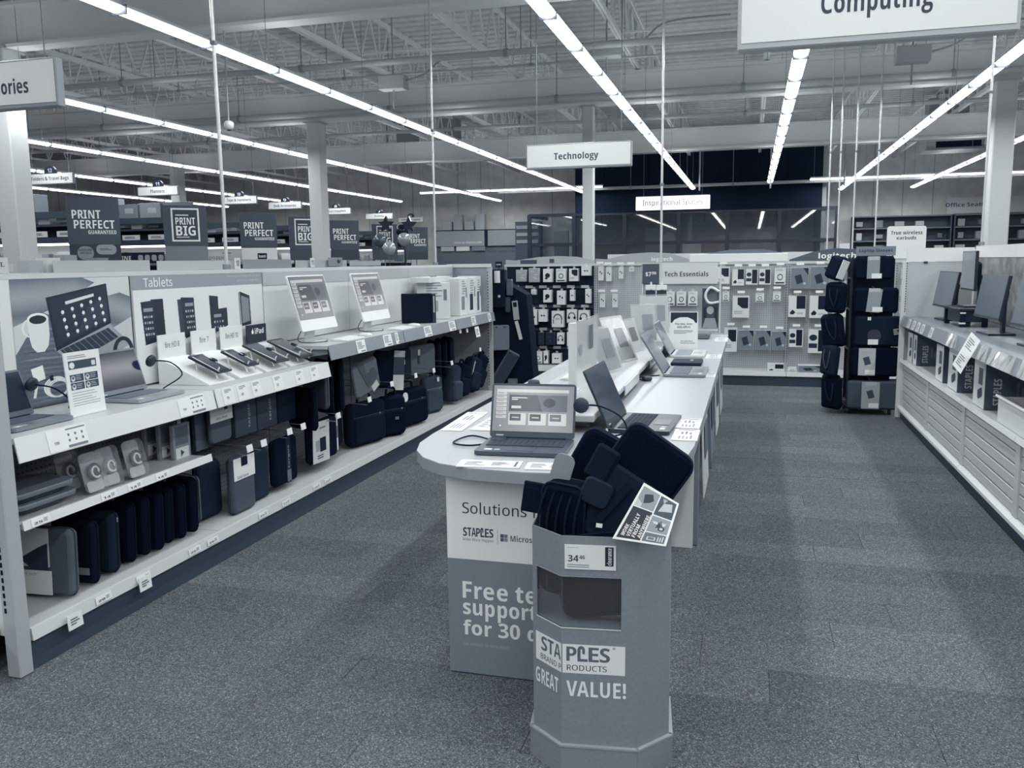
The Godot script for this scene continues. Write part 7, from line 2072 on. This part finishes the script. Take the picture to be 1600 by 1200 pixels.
func build_services() -> void:
	# sprinkler and conduit pipes, ducts, boxes, camera
	var pipes := [
		[Vector3(-20, 4.32, -11.8), Vector3(9, 4.32, -11.8), 0.045, "white sprinkler main crossing under the joists"],
		[Vector3(-20, 4.26, -15.0), Vector3(9, 4.26, -15.0), 0.055, "white sprinkler main running along the second girder"],
		[Vector3(-20, 4.50, -12.6), Vector3(9, 4.50, -12.6), 0.018, "thin conduit crossing behind the sprinkler main"],
		[Vector3(-20, 4.45, -13.2), Vector3(9, 4.45, -13.2), 0.018, "second thin conduit crossing behind the sprinkler main"],
		[Vector3(-20, 4.66, -8.8), Vector3(9, 4.66, -8.8), 0.012, "dark cable running along the first girder"],
		[Vector3(-20, 4.4, -18.5), Vector3(9, 4.4, -18.5), 0.04, "white pipe crossing the roof beyond the second girder"],
		[Vector3(-8, 3.74, -27.5), Vector3(9, 3.74, -27.5), 0.05, "white rail pipe crossing before the dark room"],
	]
	for k in pipes.size():
		var p: Array = pipes[k]
		var o := thing("ceiling_pipe", p[3], "pipe", p[0])
		part(o, "pipe", MB.new().rod(Vector3.ZERO, p[1] - p[0], p[2], 10).done(), m(0.25 if k == 4 else 0.74, 0.45))
		for j in 9:
			var x: float = 1.2 + j * 3.1
			if x < (p[1] - p[0]).length():
				part(o, "hanger", MB.new().rod(Vector3(x, 0, 0), Vector3(x, 5.5 - p[0].y, 0), 0.008, 5).rod(Vector3(x - 0.03, 0, 0), Vector3(x + 0.03, 0, 0), p[2] * 1.25, 10).done(), m(0.6, 0.45))
	for k in 3:
		var b := thing("junction_box", ["white roof junction box with conduits over the tablet shelving", "white junction box hung between the first and second girder", "white roof junction box over the monitor counter"][k], "electrical box", Vector3([-5.05, -1.95, 1.85][k], [3.97, 4.2, 3.86][k], -12.0))
		bx(b, "box", Vector3(0.4, 0.2, 0.2), m(0.72, 0.5), Vector3(0, 0.1, 0), Basis(), 0.01)
		part(b, "conduit", MB.new().tube(curve([Vector3(0.18, 0.12, 0), Vector3(0.5, 0.2, 0), Vector3(0.8, 0.42, -0.1), Vector3(1.6, 0.5, -0.3)]), 0.014).done(), m(0.66))
		part(b, "stem", MB.new().rod(Vector3(0, 0.2, 0), Vector3(0, 1.5, 0), 0.012, 6).rod(Vector3(0, -0.25, 0), Vector3(0, 0, 0), 0.012, 6).done(), m(0.66))
	var cam := thing("dome_camera", "small white dome camera on a drop stem behind the tablet shelving", "camera", Vector3(-5.84, 3.09, -9.0))
	part(cam, "dome", MB.new().lathe([[0, -0.055], [0.03, -0.05], [0.05, -0.03], [0.055, 0.0], [0.055, 0.03], [0.03, 0.05], [0, 0.052]]).done(), m(0.82, 0.3))
	part(cam, "lens", MB.new().lathe([[0, -0.062], [0.02, -0.058], [0.036, -0.042], [0.04, -0.03], [0, -0.03]]).done(), m(0.08, 0.15))
	part(cam, "stem", MB.new().rod(Vector3(0, 0.05, 0), Vector3(0, 1.04, 0), 0.009, 6).done(), m(0.7))
	var du := thing("air_duct", "long grey box duct with end louvre hung before the far wall", "duct", Vector3(-6.35, 4.36, -24.0))
	bx(du, "duct", Vector3(9.5, 0.42, 0.6), m(0.62, 0.5), Vector3(0, 0.21, 0), Basis(), 0.01)
	bx(du, "louvre", Vector3(1.0, 0.2, 0.02), m(0.2), Vector3(3.8, 0.25, 0.3))
	for k in 5:
		bx(du, "hanger", Vector3(0.03, 0.8, 0.03), m(0.6), Vector3(-4 + 2 * k, 0.8, 0))
	for x in [-9.7, -8.4]:
		bx(du, "riser_duct", Vector3(0.5, 0.8, 0.5), m(0.64, 0.5), Vector3(x + 6.35, 0.8, 0))
	var hv := thing("ceiling_heater", "large pale roof heater unit with a dark slot over the far right shelving".replace("right ", ""), "heater", Vector3(4.68, 4.05, -24.0))
	bx(hv, "case", Vector3(1.3, 0.7, 0.9), m(0.70, 0.5), Vector3(0, 0.36, 0), Basis(), 0.02)
	bx(hv, "slot", Vector3(1.0, 0.14, 0.02), m(0.1), Vector3(0.08, 0.14, 0.452))
	bx(hv, "louvre_lip", Vector3(1.3, 0.03, 0.15), m(0.55), Vector3(0, 0.02, 0.5))
	part(hv, "flue", MB.new().rod(Vector3(0, 0.7, 0), Vector3(0, 1.45, 0), 0.08, 10).done(), m(0.2))
	bx(hv, "duct_above", Vector3(0.9, 0.6, 0.6), m(0.68), Vector3(-0.1, 1.0, -0.2))
	# truss before the dark wall
	var tr := thing("far_truss", "white open web truss crossing high before the dark wall", "truss", Vector3(-1.6, 4.2, -22.6))
	var q := MB.new()
	q.bar(Vector3(-0.4, 0, 0), Vector3(8, 0, 0), 0.06)
	q.bar(Vector3(-0.4, 0.42, 0), Vector3(8, 0.42, 0), 0.06)
	for k in 8:
		q.bar(Vector3(k * 1.0, 0, 0), Vector3(k * 1.0 + 0.5, 0.42, 0), 0.035)
		q.bar(Vector3(k * 1.0 + 0.5, 0.42, 0), Vector3(k * 1.0 + 1.0, 0, 0), 0.035)
	part(tr, "truss", q.done(), m(0.72))
	for k in 3:
		part(tr, "drop_rod", MB.new().rod(Vector3(0.3 + k * 1.7, -1.0, 0.1), Vector3(0.3 + k * 1.7, 0.5, 0.1), 0.02, 6).done(), m(0.6))
